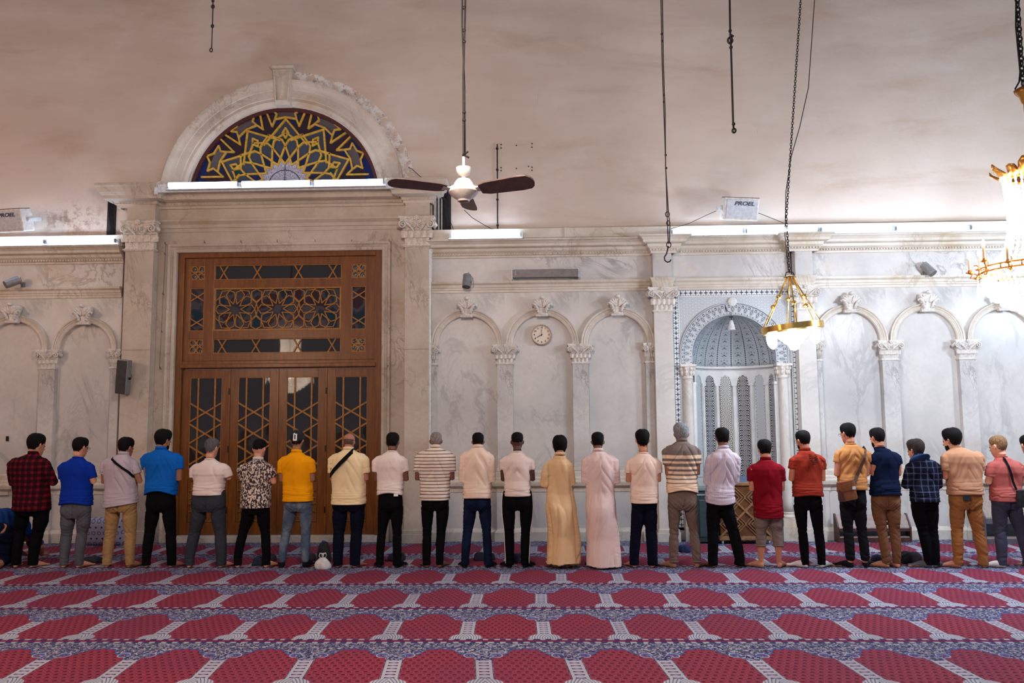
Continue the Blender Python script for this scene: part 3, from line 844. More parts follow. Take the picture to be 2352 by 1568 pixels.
for k in range(-6, 7):
    c = 18 * k + 9                                    # petals every 18 degrees
    bar_in(P2(.385, c - 9), P2(.70, c + 9)); bar_in(P2(.385, c + 9), P2(.70, c - 9))
    bar_in(P2(.70, c - 9), P2(.80, c - 5)); bar_in(P2(.80, c - 5), P2(.84, c)); bar_in(P2(.84, c), P2(.80, c + 5)); bar_in(P2(.80, c + 5), P2(.70, c + 9))
    bar_in(P2(.385, c - 9), P2(.47, c)); bar_in(P2(.47, c), P2(.385, c + 9))
    bar_in(P2(.84, c), P2(.93, c + 9)); bar_in(P2(.84, c), P2(.93, c - 9))
for k in range(-3, 4):
    c = 36 * k * .94
    A = P2(1.16, c)
    for s in (-1, 1):
        bar_in(A, P2(.80, c + s * 27)); 
        bar_in(P2(1.0, c), P2(.92, c + s * 3.2)); bar_in(P2(.92, c + s * 3.2), P2(.83, c))
        # outer star cartouche
        bar_in(P2(1.19, c), P2(1.17, c + s * 9)); bar_in(P2(1.17, c + s * 9), P2(1.26, c + s * 7.2)); bar_in(P2(1.26, c + s * 7.2), P2(1.34, c + s * 10.0))
        bar_in(P2(1.34, c + s * 10.0), P2(1.345, c + s * 3.6)); bar_in(P2(1.345, c + s * 3.6), P2(1.43, c))
        bar_in(P2(1.17, c + s * 9), P2(1.06, c + s * 12.5)); bar_in(P2(1.06, c + s * 12.5), P2(1.42, c + s * 15.0))
build('lattice', mg, M_gold, w1)
def calli():
    m = newmat('calligraphy_roundel', .5); x, y, z = coords()
    rr = mth('SQRT', x * x + z * z)
    ax = ab(x)
    n = nz(vec(ax, 0.0, z), 26, 2, .6, 2.2)
    lines = smooth(ab(n - .5), .02, .05)
    c = mixc(lines, srgb(52, 50, 70), srgb(176, 166, 176))
    c = mixc(band(rr, .27, .285), c, srgb(48, 46, 66)); c = mixc(ax < .008, c, srgb(48, 46, 66))
    setc(c); return m
m = MB(); pts = []
for k in range(-7, 8):
    pts += [P2(.36, 18 * k), P2(.44, 18 * k + 9)]
pts = [p for p in pts if p[1] > -.14]
m.prism(pts, .012, .03); build('roundel', m, calli(), w1)

# ------------------------------------------------------------------ wooden door with glazed transom
def wood(name, a, b, rough=.32):
    m = newmat(name, rough, .5); x, y, z = coords()
    g = nz(vec(x * 9.0, y * 9.0, z * .9), 2.2, 5, .6, .6)
    setc(mixc(smooth(g, .3, .7), a, b)); bump(g, .06, .003); return m
M_wood = wood('varnished_wood', srgb(98, 52, 10), srgb(124, 72, 20))
M_wood2 = wood('carved_wood', srgb(104, 60, 18), srgb(146, 92, 30), .4)
M_lat = plain('lattice_wood', srgb(150, 98, 40), .4, var=.15)
M_glass = glass_mat('dark_glass', srgb(52, 46, 46), .025)
M_glassp = newmat('pebbled_glass', .25, .6)
setc(mixc(inv(smooth(voro(vec(*coords()), 34), .12, .3)), srgb(58, 52, 50), srgb(120, 112, 104))); bump(voro(vec(*coords()), 34), .7, .01)
def col_glass():
    m = newmat('coloured_glass', .1, .5); x, y, z = coords()
    n = voro(vec(x, 0.0, z), 6.0)
    NT.nodes.new('ShaderNodeTexVoronoi')
    q = nz(vec(x, 0.0, z), 4.0, 1)
    c = mixc(smooth(q, .45, .47), srgb(40, 40, 52), srgb(66, 58, 62)); c = mixc(q > .56, c, srgb(50, 18, 16)); c = mixc(q < .40, c, srgb(14, 34, 44))
    setc(c); return m
M_cg = col_glass()
YD = YW + .06
def DX(px, py=1000): return WX(px, py, YD)
def DZ(py, px=640): return WZ(px, py, YD)
door = MB()
fx0, fx1 = dx0, dx1
door.box(fx0, fx0 + .10, YD - .06, YN + .1, .10, dz1); door.box(fx1 - .10, fx1, YD - .06, YN + .1, .10, dz1)
door.box(fx0 + .10, fx1 - .10, YD - .06, YN + .1, dz1 - .09, dz1)
zr0, zr1 = DZ(846), DZ(830)
d1 = struct(build('door_1', door, M_wood, None, bevel=.006))
m = MB(); m.box(fx0 + .09, fx1 - .09, YD - .05, YN + .05, zr0, zr1 + .02); m.box(fx0 + .09, fx1 - .09, YD - .10, YD - .04, zr0 + .01, zr0 + .08)
build('transom_bar', m, M_wood, d1, bevel=.012)
m = MB(); m.box(fx0 - .0, fx1 + .0, YP - .08, YN + .1, 0, .10); build('threshold', m, M_mould, d1, bevel=.005)
# transom grid
xs_ = [fx0 + .10, DX(436, 720), DX(469, 720), DX(492, 700), DX(784, 700), DX(807, 720), DX(840, 720), fx1 - .10]
zs_ = [dz1 - .09, DZ(608), DZ(641), DZ(660), DZ(758), DZ(777), DZ(810), zr1 + .02]
m = MB()
for a, b in ((0, 1), (2, 3), (4, 5), (6, 7)): m.box(xs_[a], xs_[b], YD - .02, YD + .04, zs_[0], zs_[7])
for a, b in ((0, 1), (2, 3), (4, 5), (6, 7)):
    for c, d in ((1, 2), (3, 4), (5, 6)): m.box(xs_[c], xs_[d], YD - .02, YD + .04, zs_[a], zs_[b])
build('transom_frame', m, M_wood, d1, bevel=.005)
def panel(kind, x0, x1, z0, z1):
    if z0 > z1: z0, z1 = z1, z0
    root = build('transom_panel', MB().box(x0 - .01, x1 + .01, YD + .02, YD + .035, z0 - .01, z1 + .01), M_glass if kind == 'strip' else (M_glassp if kind == 'sq' else M_cg), d1)
    g = MB(); w = .016 if kind == 'star' else .020; a, b = YD - .0, YD + .03
    cx_, cz_, W_, H_ = (x0 + x1) / 2, (z0 + z1) / 2, x1 - x0, z1 - z0
    for p, q in (((x0, z0), (x1, z0)), ((x0, z1), (x1, z1)), ((x0, z0), (x0, z1)), ((x1, z0), (x1, z1))): g.bar(p, q, .022, a - .01, b, .01)
    if kind == 'strip':
        for t in (.07, .335, .66, .93):
            c = x0 + W_ * t; h = H_ * .30
            g.bar((c - h, z0), (c + h, z1), w, a, b); g.bar((c + h, z0), (c - h, z1), w, a, b)
    if kind == 'side':
        for t in (.2, .8):
            c = z0 + H_ * t; h = W_ * .30
            g.bar((x0, c - h), (x1, c + h), w, a, b); g.bar((x0, c + h), (x1, c - h), w, a, b)
    if kind == 'sq':
        r_ = W_ / 4
        for i in (-1, 1):
            for j in (-1, 1):
                g.arc(cx_ + i * r_, cz_ + j * r_, [(r_ - w, a), (r_, a), (r_, b), (r_ - w, b)], 0, 2 * PI, 20)
        g.bar((cx_ - .03, cz_), (cx_, cz_ + .03), w, a, b); g.bar((cx_, cz_ + .03), (cx_ + .03, cz_), w, a, b)
    if kind == 'star':
        for p, q in (((x0, z0), (x1, z0)), ((x0, z1), (x1, z1)), ((x0, z0), (x0, z1)), ((x1, z0), (x1, z1))): g.bar(p, q, .05, a - .015, b, .02)
        RR = H_ * .50; pitch = W_ * .334
        def clipbar(p, q):
            n = 12; P = [(p[0] + (q[0] - p[0]) * i / n, p[1] + (q[1] - p[1]) * i / n) for i in range(n + 1)]
            P = [v for v in P if x0 + .02 < v[0] < x1 - .02 and z0 + .02 < v[1] < z1 - .02]
            if len(P) > 1: g.bar(P[0], P[-1], w, a, b, .004)
        for k in (-1, 0, 1):
            c = (cx_ + k * pitch, cz_)
            def Q(r_, dg): t = math.radians(dg); return (c[0] + RR * r_ * math.cos(t), c[1] + RR * r_ * math.sin(t))
            for i in range(10):
                t = 36 * i + 18
                clipbar(Q(.26, t - 18), Q(.62, t)); clipbar(Q(.26, t + 18), Q(.62, t))
                u = 36 * i
                clipbar(Q(.55, u - 18), Q(.80, u - 14.5)); clipbar(Q(.80, u - 14.5), Q(.93, u)); clipbar(Q(.93, u), Q(.80, u + 14.5)); clipbar(Q(.80, u + 14.5), Q(.55, u + 18))
                clipbar(Q(.93, u), Q(1.06, u + 18)); clipbar(Q(.93, u), Q(1.06, u - 18))
        for k in (-.5, .5):
            c = (cx_ + k * pitch, cz_)
            for s in (-1, 1):
                P = [(c[0], c[1] + s * .10), (c[0] + .085, c[1] + s * .18), (c[0] + .085, c[1] + s * .29), (c[0], c[1] + s * .33), (c[0] - .085, c[1] + s * .29), (c[0] - .085, c[1] + s * .18)]
                for i in range(6): clipbar(P[i], P[(i + 1) % 6])
    build('lattice', g, M_lat if kind != 'star' else plain('golden_lattice', srgb(150, 100, 40), .4), root)
panel('sq', xs_[1], xs_[2], zs_[1], zs_[2]); panel('strip', xs_[3], xs_[4], zs_[1], zs_[2]); panel('sq', xs_[5], xs_[6], zs_[1], zs_[2])
panel('side', xs_[1], xs_[2], zs_[3], zs_[4]); panel('star', xs_[3], xs_[4], zs_[3], zs_[4]); panel('side', xs_[5], xs_[6], zs_[3], zs_[4])
panel('sq', xs_[1], xs_[2], zs_[5], zs_[6]); panel('strip', xs_[3], xs_[4], zs_[5], zs_[6]); panel('sq', xs_[5], xs_[6], zs_[5], zs_[6])
# four leaves
lx0, lx1 = fx0 + .10, fx1 - .10; lw = (lx1 - lx0) / 4
gz1, gz0 = DZ(866), DZ(1078)
for i in range(4):
    a, b = lx0 + i * lw + .006, lx0 + (i + 1) * lw - .006
    st = lw * .165; m = MB(); zt = zr0 - .005
    m.box(a, a + st, YD - .01, YD + .035, .105, zt); m.box(b - st, b, YD - .01, YD + .035, .105, zt)
    m.box(a + st, b - st, YD - .01, YD + .035, gz1, zt); m.box(a + st, b - st, YD - .01, YD + .035, gz0 - .16, gz0)
    m.box(a + st, b - st, YD - .01, YD + .035, .105, .30)
    if i in (0, 1, 2): m.box(b - .02, b + .012, YD - .025, YD, .105, zt)
    lf = build('door_leaf', m, M_wood, d1, bevel=.004)
    g0, g1 = a + st, b - st; gw = g1 - g0
    build('glass_pane', MB().box(g0 - .01, g1 + .01, YD + .012, YD + .022, gz0 - .01, gz1 + .01), M_glass, lf)
    g = MB(); y_a, y_b = YD - .004, YD + .014; w = .026
    for p, q in (((g0, gz0), (g1, gz0)), ((g0, gz1), (g1, gz1)), ((g0, gz0), (g0, gz1)), ((g1, gz0), (g1, gz1))): g.bar(p, q, .014, y_a, y_b, .005)
    xa, xb = g0 + gw * .25, g0 + gw * .78
    g.bar((xa, gz0), (xa, gz1), w, y_a, y_b); g.bar((xb, gz0), (xb, gz1), w, y_a, y_b)
    zz = [DZ(924), DZ(967), DZ(972), DZ(1017), DZ(1022), DZ(1066)]
    for u, v in ((0, 1), (2, 3), (4, 5)):
        g.bar((g0, zz[u]), (g1, zz[v]), w, y_a - .003, y_b); g.bar((g1, zz[u]), (g0, zz[v]), w, y_a - .003, y_b)
    build('lattice', g, M_lat, lf)
    # carved lower panel of interlaced mouldings
    pz0, pz1 = .30, gz0 - .16; m = MB(); m.box(g0 - .005, g1 + .005, YD + .018, YD + .028, pz0, pz1)
    cxp, czp = (g0 + g1) / 2, (pz0 + pz1) / 2; H2 = (pz1 - pz0) / 2
    def mould(p, q, w=.022): m.bar(p, q, w, YD - .002, YD + .02, .006); m.bar(p, q, w * .4, YD - .010, YD + .0, .004)
    A, B, C_, D_ = (g0 + .015, pz0 + .015), (g1 - .015, pz0 + .015), (g1 - .015, pz1 - .015), (g0 + .015, pz1 - .015)
    for p, q in ((A, B), (B, C_), (C_, D_), (D_, A)): mould(p, q, .018)
    for s in (-1, 1):
        mould((g0 + .015, czp + s * H2 * .10), (g1 - .015, czp + s * H2 * .10 + s * H2 * .42)); mould((g1 - .015, czp + s * H2 * .10), (g0 + .015, czp + s * H2 * .52))
        q_ = czp + s * H2 * .70
        for (u, v) in (((-.08, -.06), (.08, -.06)), ((.08, -.06), (.08, .08)), ((.08, .08), (-.08, .08)), ((-.08, .08), (-.08, -.06))): mould((cxp + u[0], q_ + u[1] * s), (cxp + v[0], q_ + v[1] * s), .014)
        m.obox((cxp, YD + .01, q_ + .01 * s), (.03, 0, .03), (0, .012, 0), (-.03, 0, .03))
    build('carved_panel', m, M_wood2, lf, bevel=.002)
    if i in (0, 2):
        m = MB()
        for zz_ in (DZ(898), DZ(1030), DZ(1170)): m.lathe([(.009, -.045), (.011, -.05), (.011, .05), (.009, .045)], 8, (b, YD - .03, zz_))
        build('hinge', m, plain('dark_metal', srgb(50, 40, 34), .45, .8), lf)
    if i == 2:
        m = MB(); z = DZ(1068, 630); m.tube([(a + .03, YD - .01, z + .06), (a + .03, YD - .05, z + .04), (a + .03, YD - .05, z - .04), (a + .03, YD - .01, z - .06)], .008, 8)
        m.ball((a + .035, YD - .03, z - .01), (.035, .02, .025)); m.box(a + .01, a + .05, YD - .02, YD - .008, z - .09, z + .09)
        build('door_handle', m, plain('old_brass', srgb(120, 96, 40), .4, .8), lf)
# small hooks and wire round the casing
M_iron = plain('black_iron', srgb(34, 30, 30), .55, .5)
hx = MB()
for px_, py_ in ((380, 560), (470, 557), (554, 556), (637, 555), (724, 555), (808, 555), (894, 555), (379, 584), (375, 676), (372, 762), (369, 847), (898, 577), (894, 757), (891, 842)):
    x, z = W(px_, py_, YP - .03); hx.tube([(x, YP + .01, z), (x, YP - .05, z), (x + .01, YP - .06, z + .02), (x, YP - .055, z + .03)], .004, 5)
xx = [W(381, 562, YP - .04), W(893, 555, YP - .04)]
hx.tube([(xx[0][0], YP - .04, xx[0][1]), ((xx[0][0] + xx[1][0]) / 2, YP - .045, xx[0][1] - .005), (xx[1][0], YP - .04, xx[1][1])], .0022, 4)
hx.tube([(xx[0][0], YP - .04, xx[0][1]), (WX(369, 847, YP), YP - .04, WZ(369, 847, YP))], .0022, 4)
hx.tube([(xx[1][0], YP - .04, xx[1][1]), (WX(891, 842, YP), YP - .04, WZ(891, 842, YP))], .0022, 4)
build('curtain_hooks', hx, M_iron, t9)
# dark cable chase right of the portal and left of it
ch = MB()
x0, x1 = WX(1002, 480, YU), WX(1032, 480, YU); z0, z1 = WZ(1010, 532, YU), WZ(1010, 426, YU)
ch.box(x0, x1, YU - .012, YU - .002, z0, z1)
r = thing('cable_chase', 'dark open wiring chase with hanging cables, right of the portal cornice', 'wiring', ((x0 + x1) / 2, YU, z0))
ch = MB(); ch.box(-(x1 - x0) / 2 - .06, (x1 - x0) / 2 + .03, -.015, .0, 0, z1 - z0); build('recess', ch, plain('dark_recess', srgb(44, 42, 46), .9), r)  # flat dark plate on the wall stands for the open chase
ch = MB()
for dx, ww in ((-.14, .045), (-.075, .03), (-.02, .02)): ch.box(dx, dx + ww, -.07, -.01, 0, (z1 - z0) * (.85 if dx < -.1 else .7))
build('duct', ch, plain('grey_duct', srgb(150, 146, 144), .5), r)
ch = MB()
for k in range(7):
    x = .0 + .02 * k; ch.tube([(x - .04, -.03, .70), (x - .01, -.06, .5), (x + .012 * math.sin(k * 2.1), -.05, .28), (x + .04 * (k % 3), -.055, .02)], .005, 5)
for k in range(5): ch.tube([(-.06 + .02 * k, -.05, .60 + .02 * k), (.0 + .02 * k, -.09, .54), (.05, -.06, .48 + .02 * k)], .009, 6)
build('cables', ch, M_iron, r)
x, z0, z1 = WX(254, 490, YU), WZ(254, 540, YU), WZ(254, 452, YU)
r = thing('cable_chase', 'dark gap with a bundle of cables, left of the portal cornice', 'wiring', (x, YU, z0))
ch = MB(); ch.box(-.05, .10, -.012, 0, -.1, z1 - z0); build('recess', ch, bpy.data.materials['dark_recess'], r)
ch = MB()
for k in range(4): ch.tube([(-.02 + .03 * k, -.03, z1 - z0), (.0 + .02 * k, -.05, .35), (.04 + .01 * k, -.05, .12), (.05 + .03 * k, -.07, -.12), (.09, -.06, -.2)], .008, 6)
build('cables', ch, M_iron, r)

# ------------------------------------------------------------------ prayer niche
mi = thing('prayer_niche', 'prayer niche of black and white inlaid marble with a ribbed half dome', 'prayer niche', (ncx, YW, 0))
def inlay_border():
    m = newmat('inlay_border', .35, .4); n = NT.nodes.new('ShaderNodeUVMap'); s = NT.nodes.new('ShaderNodeSeparateXYZ'); NT.links.new(n.outputs[0], s.inputs[0])
    u, v = fr(X(s.outputs[0])) - .5, X(s.outputs[1]) - .5
    au, av = ab(u), ab(v)
    cross = mx((au < (.10 - av * .1)) * (av < .36), (av < (.10 - au * .06)) * (au < .40))
    tri = (av > (.40 - .0)) * (au < .10); tri2 = mx((au > .42) * (av > (.40)), (au > .38) * (av > .44))
    bord = av > .475
    c = mixc(mn(cross + tri + tri2 + bord, 1.0), srgb(216, 218, 220), srgb(44, 44, 54)); setc(c); return m
M_inlay = inlay_border()
def strip(m, p, q, w, y, pitch):      # flat strip with uv along its length
    P, Q = Vector(p), Vector(q); d = (Q - P); L = d.length; d.normalize(); n = Vector((-d.y, d.x)) * w / 2
    m.v += [(P.x - n.x, y, P.y - n.y), (Q.x - n.x, y, Q.y - n.y), (Q.x + n.x, y, Q.y + n.y), (P.x + n.x, y, P.y + n.y)]
    b = len(m.v) - 4; m.f.append((b, b + 1, b + 2, b + 3)); r = round(L / pitch)
    m.uvs = getattr(m, 'uvs', []) + [(0, 0), (r, 0), (r, 1), (0, 1)]
xo0, xo1 = WX(1549, 900, YW) - ncx, WX(1838, 900, YW) - ncx
bw = .085; zbt = WZ(1690, 665, YW)
m = MB(); m.box(xo0, xo0 + bw + .03, .0, .05, .15, zbt); m.box(xo1 - bw - .03, xo1, .0, .05, .15, zbt); m.box(xo0, xo1, .0, .05, zbt - bw - .02, zbt); build('border_frame', m, M_white, mi, bevel=.004)
m = MB(); e = -.004
strip(m, (xo0 + bw / 2 + .01, .2), (xo0 + bw / 2 + .01, zbt - .0), bw, e, .082); strip(m, (xo1 - bw / 2 - .01, .2), (xo1 - bw / 2 - .01, zbt), bw, e, .082); strip(m, (xo0 + bw + .015, zbt - bw / 2 - .004), (xo1 - bw - .015, zbt - bw / 2 - .004), bw, e, .082)
me = bpy.data.meshes.new('inlay_border'); me.from_pydata(m.v, [], m.f); uvl = me.uv_layers.new(name='uv')
for i, l in enumerate(me.loops): uvl.data[i].uv = m.uvs[l.vertex_index]
o = bpy.data.objects.new('inlay_border', me); sc.collection.objects.link(o); o.parent = mi; me.materials.append(M_inlay)
s_ = o.modifiers.new('solid', 'SOLIDIFY'); s_.thickness = .004; s_.offset = 0
# spandrel
zsp = nzs; Ra0, Ra1 = nR, 126 / 96.5 * nR
def spandrel_mat():
    m = newmat('star_inlay', .35, .4); x, y, z = coords(); K = 2 * PI / .048
    s = mth('COSINE', x * K) + mth('COSINE', x * (K * .5) + z * (K * .866)) + mth('COSINE', x * (K * .5) - z * (K * .866))
    K2 = K / 3 ** .5
    t = mth('COSINE', z * K2 * 1.0) + mth('COSINE', z * (K2 * .5) + x * (K2 * .866)) + mth('COSINE', z * (K2 * .5) - x * (K2 * .866))
    c = mixc(smooth(ab(s + .55), .10, .26), srgb(74, 80, 96), srgb(196, 200, 204)); c = mixc(band(t, 1.2, 1.6) * .6, c, srgb(130, 138, 152)); setc(c); return m
m = MB(); sx0, sx1 = xo0 + bw + .02, xo1 - bw - .02; zst = zbt - bw - .015
n = 40
for i in range(n):
    a, b = PI * i / n, PI * (i + 1) / n; p, q = (Ra1 * .98 * math.cos(a), zsp + Ra1 * .98 * math.sin(a)), (Ra1 * .98 * math.cos(b), zsp + Ra1 * .98 * math.sin(b))
    m.prism([p, (p[0], zst), (q[0], zst), q], .006, .05)
m.box(Ra1 * .98, sx1, .006, .05, zsp - .12, zst); m.box(sx0, -Ra1 * .98, .006, .05, zsp - .12, zst)
build('star_spandrel', m, spandrel_mat(), mi)
def ring_mat():
    m = newmat('interlaced_inlay', .35, .4); x, y, z = coords()
    zz = z - zsp
    rr = mth('SQRT', x * x + zz * zz); an = mth('ARCTAN2', zz, x)
    N = 23.0; u = fr(an * (N / PI)) - .5; t = (rr - Ra0) / (Ra1 - Ra0) - .48
    # two families of offset circles; almond where they overlap
    L = PI / N * ((Ra0 + Ra1) / 2) / (Ra1 - Ra0)
    def circ(o_): return mth('SQRT', (u - o_) * (u - o_) * (L * L) + t * t * .95)
    da, db = circ(-.5), circ(.5)
    white, dark, mid = srgb(190, 194, 198), srgb(40, 46, 58), srgb(120, 128, 140)
    ves, near = mx(da, db), mn(da, db)
    c = mixc(near > .44, white, srgb(172, 178, 184))
    c = mixc(mx(band(da, .395, .425), band(db, .395, .425)), c, mid)
    c = mixc(ves < .345, c, dark); c = mixc(ves < .30, c, srgb(186, 192, 196))
    tri = (ab(u) > .34) * band(t, .12, .33) * (ab(u) < .5); c = mixc(tri, c, dark)
    c = mixc(mth('SQRT', (ab(u) - .5) * (ab(u) - .5) * (L * L) + (t - .22) * (t - .22)) < .055, c, white)
    c = mixc((ab(u) > .44) * band(t, -.40, -.28), c, dark)
    c = mixc(mx(t > .46, t < -.44), c, white); c = mixc(band(t, .43, .455), c, dark)
    setc(c); return m
m = MB(); m.arc(0, zsp, [(Ra0, .055), (Ra0, -.012), (Ra0 + .02, -.02), (Ra1 - .03, -.02), (Ra1 - .02, -.03), (Ra1, -.03), (Ra1, .05)], 0, PI, 64); build('arch_ring', m, ring_mat(), mi)
for s in (-1, 1): build('arch_foot', MB().box(s * Ra0, s * Ra1, -.02, .05, zsp - .13, zsp), bpy.data.materials['interlaced_inlay'], mi)
m = MB(); m.lathe([(.0, -.045), (.065, -.04), (.075, -.02), (.075, .02)], 20, (0, 0, zsp + Ra1 + .01), 'y'); 
for k in range(6): a = k * PI / 3; m.ball((.038 * math.cos(a), -.042, zsp + Ra1 + .01 + .038 * math.sin(a)), (.012, .006, .012), 8, 6)
build('rosette', m, M_white, mi, smooth_=True)
zd = zsp - .13
# half dome with ribs (meridians meet at the crown)
def dome_mat():
    m = newmat('dome_inlay', .4, .35); x, y, z = coords(); zz = z - zsp
    an = mth('ARCTAN2', y, x); el = mth('ARCTAN2', zz, mth('SQRT', x * x + y * y))
    N = 9.0; u = fr(an * (N / PI)) - .5; v = el * 5.2
    base = mixc(nz(None, 5, 3), srgb(170, 178, 182), srgb(152, 162, 169)); dark = srgb(58, 66, 78)
    vf = fr(v) - .5
    d1 = mth('SQRT', u * u * .5 + vf * vf * .5)
    c = base
    for ou, ov, rr in ((0, 0, .085), (.12, -.14, .05), (-.12, -.14, .05), (.2, .25, .045), (-.2, .25, .045), (0, .34, .05)):
        d = mth('SQRT', (u - ou) * (u - ou) + (vf - ov) * (vf - ov)); c = mixc(d < rr, c, dark)
    bead = (ab(u) > .445) * (ab(fr(v * 4.0) - .5) < .3); c = mixc(bead, c, dark)
    c = mixc(band(ab(u), .36, .385), c, srgb(150, 158, 166)); c = mixc(band(ab(u), .40, .42), c, srgb(206, 212, 216))
    setc(c); return m
m = MB(); R = []; nr, nu = 18, 90
for i in range(nr + 1):
    el = PI / 2 * (i / nr) * .985; row = []
    for j in range(nu + 1):
        an = PI * j / nu; rib = .018 * abs(math.cos(an * 9)) ** .5 * math.cos(el)
        q = nR - rib * -1.0 + .0
        row.append((q * math.cos(el) * math.cos(an), q * math.cos(el) * math.sin(an) + .0, zd + q * math.sin(el) * (1 + .13 / nR)))
    R.append(row)
m.rings(R, False, False)
o = build('ribbed_half_dome', m, dome_mat(), mi, smooth_=True); s_ = o.modifiers.new('solid', 'SOLIDIFY'); s_.thickness = .004; s_.offset = 0
# curved wall with cusped arcade
zar1 = zsp - .13 - .08; zpt = zar1 - .07
m = MB(); R = []
for z in (0, zd + .01):
    R.append([((nR + .005) * math.cos(PI * j / 48), (nR + .005) * math.sin(PI * j / 48), z) for j in range(49)])
m.rings(R, False, False); o = build('curved_wall', m, M_white, mi, smooth_=True); s_ = o.modifiers.new('solid', 'SOLIDIFY'); s_.thickness = .003; s_.offset = 0
m = MB()
for (z0, z1, pr) in ((zd - .10, zd - .07, .025), (zd - .035, zd + .0, .045)):
    R = [[((nR - p) * math.cos(PI * j / 48), (nR - p) * math.sin(PI * j / 48), z) for j in range(49)] for p, z in ((0, z0), (pr, z0), (pr, z1), (0, z1))]
    m.rings(R, False, False)
build('inner_cornice', m, M_white, mi, smooth_=True, auto=30)
def mosaic_mat(name, white, dark, pitch, k=12.0, thr=.0, scale=1.0):
    m = newmat(name, .35, .4); x, y, z = coords()
    an = mth('ARCTAN2', y, x) * (7 / PI); u = (fr(an) - .5) * (PI / 7 * nR); zc = z / pitch; v = (fr(zc) - .5) * pitch; v2 = (fr(zc + .5) - .5) * pitch
    def ros(v_):
        r_ = mth('SQRT', u * u + v_ * v_) * scale; t = mth('ARCTAN2', v_, u)
        a_ = mth('COSINE', t * k); b_ = mth('COSINE', r_ * 125.0)
        return mx(a_ * b_, (r_ < .012) * 0.0), r_
    s1, r1 = ros(v); s2, r2 = ros(v2)
    f = mixc(r1 < r2, vec(s2, s2, s2), vec(s1, s1, s1))
    n = NT.nodes.new('ShaderNodeSeparateXYZ'); NT.links.new(f.k, n.inputs[0]); g = X(n.outputs[0])
    c = mixc(smooth(g, thr - .08, thr + .08), dark, white); setc(c); return m
mos = [mosaic_mat('mosaic_black', srgb(212, 216, 220), srgb(20, 22, 32), .165, 12.0, .12), mosaic_mat('mosaic_tan', srgb(214, 214, 210), srgb(82, 70, 52), .145, 12.0, .05), mosaic_mat('mosaic_grey', srgb(206, 210, 214), srgb(70, 76, 86), .12, 12.0, .0, 1.2)]
for k in range(7):
    ac_ = PI - PI * (k + .5) / 7; ha = .062 * PI * .74
    m = MB(); R = []; zc_ = zpt
    def pt(a, z, off): return ((nR - off) * math.cos(a), (nR - off) * math.sin(a), z)
    top = []
    N_ = 24
    for j in range(N_ + 1):
        s = j / N_ * 2 - 1
        h = .12 * math.sqrt(max(0, 1 - s * s)) + .02 * abs(math.sin(s * PI * 1.5 + PI / 2))
        top.append((ac_ - s * ha, zc_ - .13 + h))
    rows_ = [[pt(a, .95, .012) for a, z in top], [pt(a, z, .012) for a, z in top]]
    m.rings(rows_, False, False)
    o = build('mosaic_panel', m, mos[(1, 1, 0, 1, 0, 2, 0)[k] if k in (1, 3) or True else 0], mi)
    o.data.materials[0] = mos[[2, 2, 0, 1, 0, 2, 0][k]]
    s_ = o.modifiers.new('solid', 'SOLIDIFY'); s_.thickness = .006; s_.offset = 0
    # cusped surround of the panel head
    m = MB()
    outer = [(ac_ + PI / 14, zc_ - .13)] + [(ac_ - (j / N_ * 2 - 1) * (PI / 14), zd - .08) for j in range(N_ + 1)] + [(ac_ - PI / 14, zc_ - .13)]
    R = [[pt(a, z, .03) for a, z in [top[0]] + top + [top[-1]]], [pt(a, z, .03) for a, z in outer]]
    m.rings(R, False, False); R = [[pt(a, z, .03) for a, z in top], [pt(a, z, .0) for a, z in top]]; m.rings(R, False, False)
    build('cusped_arch', m, M_white, mi)
for k in range(8):
    a = PI - PI * k / 7; a = min(max(a, .03), PI - .03)
    m = MB(); w = .030
    for dw, off in ((0, .012), (.016, .028)):
        h_ = w * (1 - .0) - dw * .6
        ca, sa = math.cos(a), math.sin(a); c_ = Vector(((nR - off) * ca, (nR - off) * sa, (1.0 + zpt - .16) / 2 + .0))
        m.obox(c_, (-sa * h_, ca * h_, 0), (ca * .014, sa * .014, 0), (0, 0, (zpt - .16 - 1.0) / 2))
    c_ = Vector(((nR - .025) * math.cos(a), (nR - .025) * math.sin(a), zpt - .15)); m.obox(c_, (-math.sin(a) * .045, math.cos(a) * .045, 0), (math.cos(a) * .025, math.sin(a) * .025, 0), (0, 0, .022))
    build('colonnette', m, M_white, mi, bevel=.002)
# engaged columns at the niche mouth
for s in (-1, 1):
    cxn = s * (nR + .09); zc1_, zc0_ = zsp - .13, zsp - .36
    m = MB(); m.lathe([(.088, .42), (.082, .6), (.080, zc0_ - .05), (.078, zc0_)], 28, (cxn, -.03, 0)); build('column_shaft', m, M_big, mi, smooth_=True)
    m = MB(); m.box(cxn - .115, cxn + .115, -.14, .05, 0, .22); m.box(cxn - .105, cxn + .105, -.13, .05, .22, .34); m.lathe([(.105, .34), (.11, .37), (.09, .40), (.095, .43), (.08, .45)], 28, (cxn, -.03, 0)); build('column_base', m, M_mould, mi, smooth_=True, auto=30)
    m = MB(); m.lathe([(.085, zc0_), (.092, zc0_ + .015), (.082, zc0_ + .03), (.088, zc0_ + .10), (.11, zc1_ - .03)], 16, (cxn, -.03, 0)); m.box(cxn - .125, cxn + .125, -.15, .05, zc1_ - .035, zc1_ + .002)
    for k in range(8):
        a = k * PI / 4 + PI / 8; m.ball((cxn + .095 * math.cos(a), -.03 + .095 * math.sin(a), zc0_ + .10), (.028, .028, .05), 8, 6); m.ball((cxn + .11 * math.cos(a), -.03 + .11 * math.sin(a), zc0_ + .16), (.026, .026, .035), 8, 6)
    build('column_capital', m, M_carve, mi, smooth_=True, auto=40)
build('plinth', MB().box(xo0, -nR - .2, .0, .05, 0, .2), M_mould, mi); build('plinth', MB().box(nR + .2, xo1, .0, .05, 0, .2), M_mould, mi)
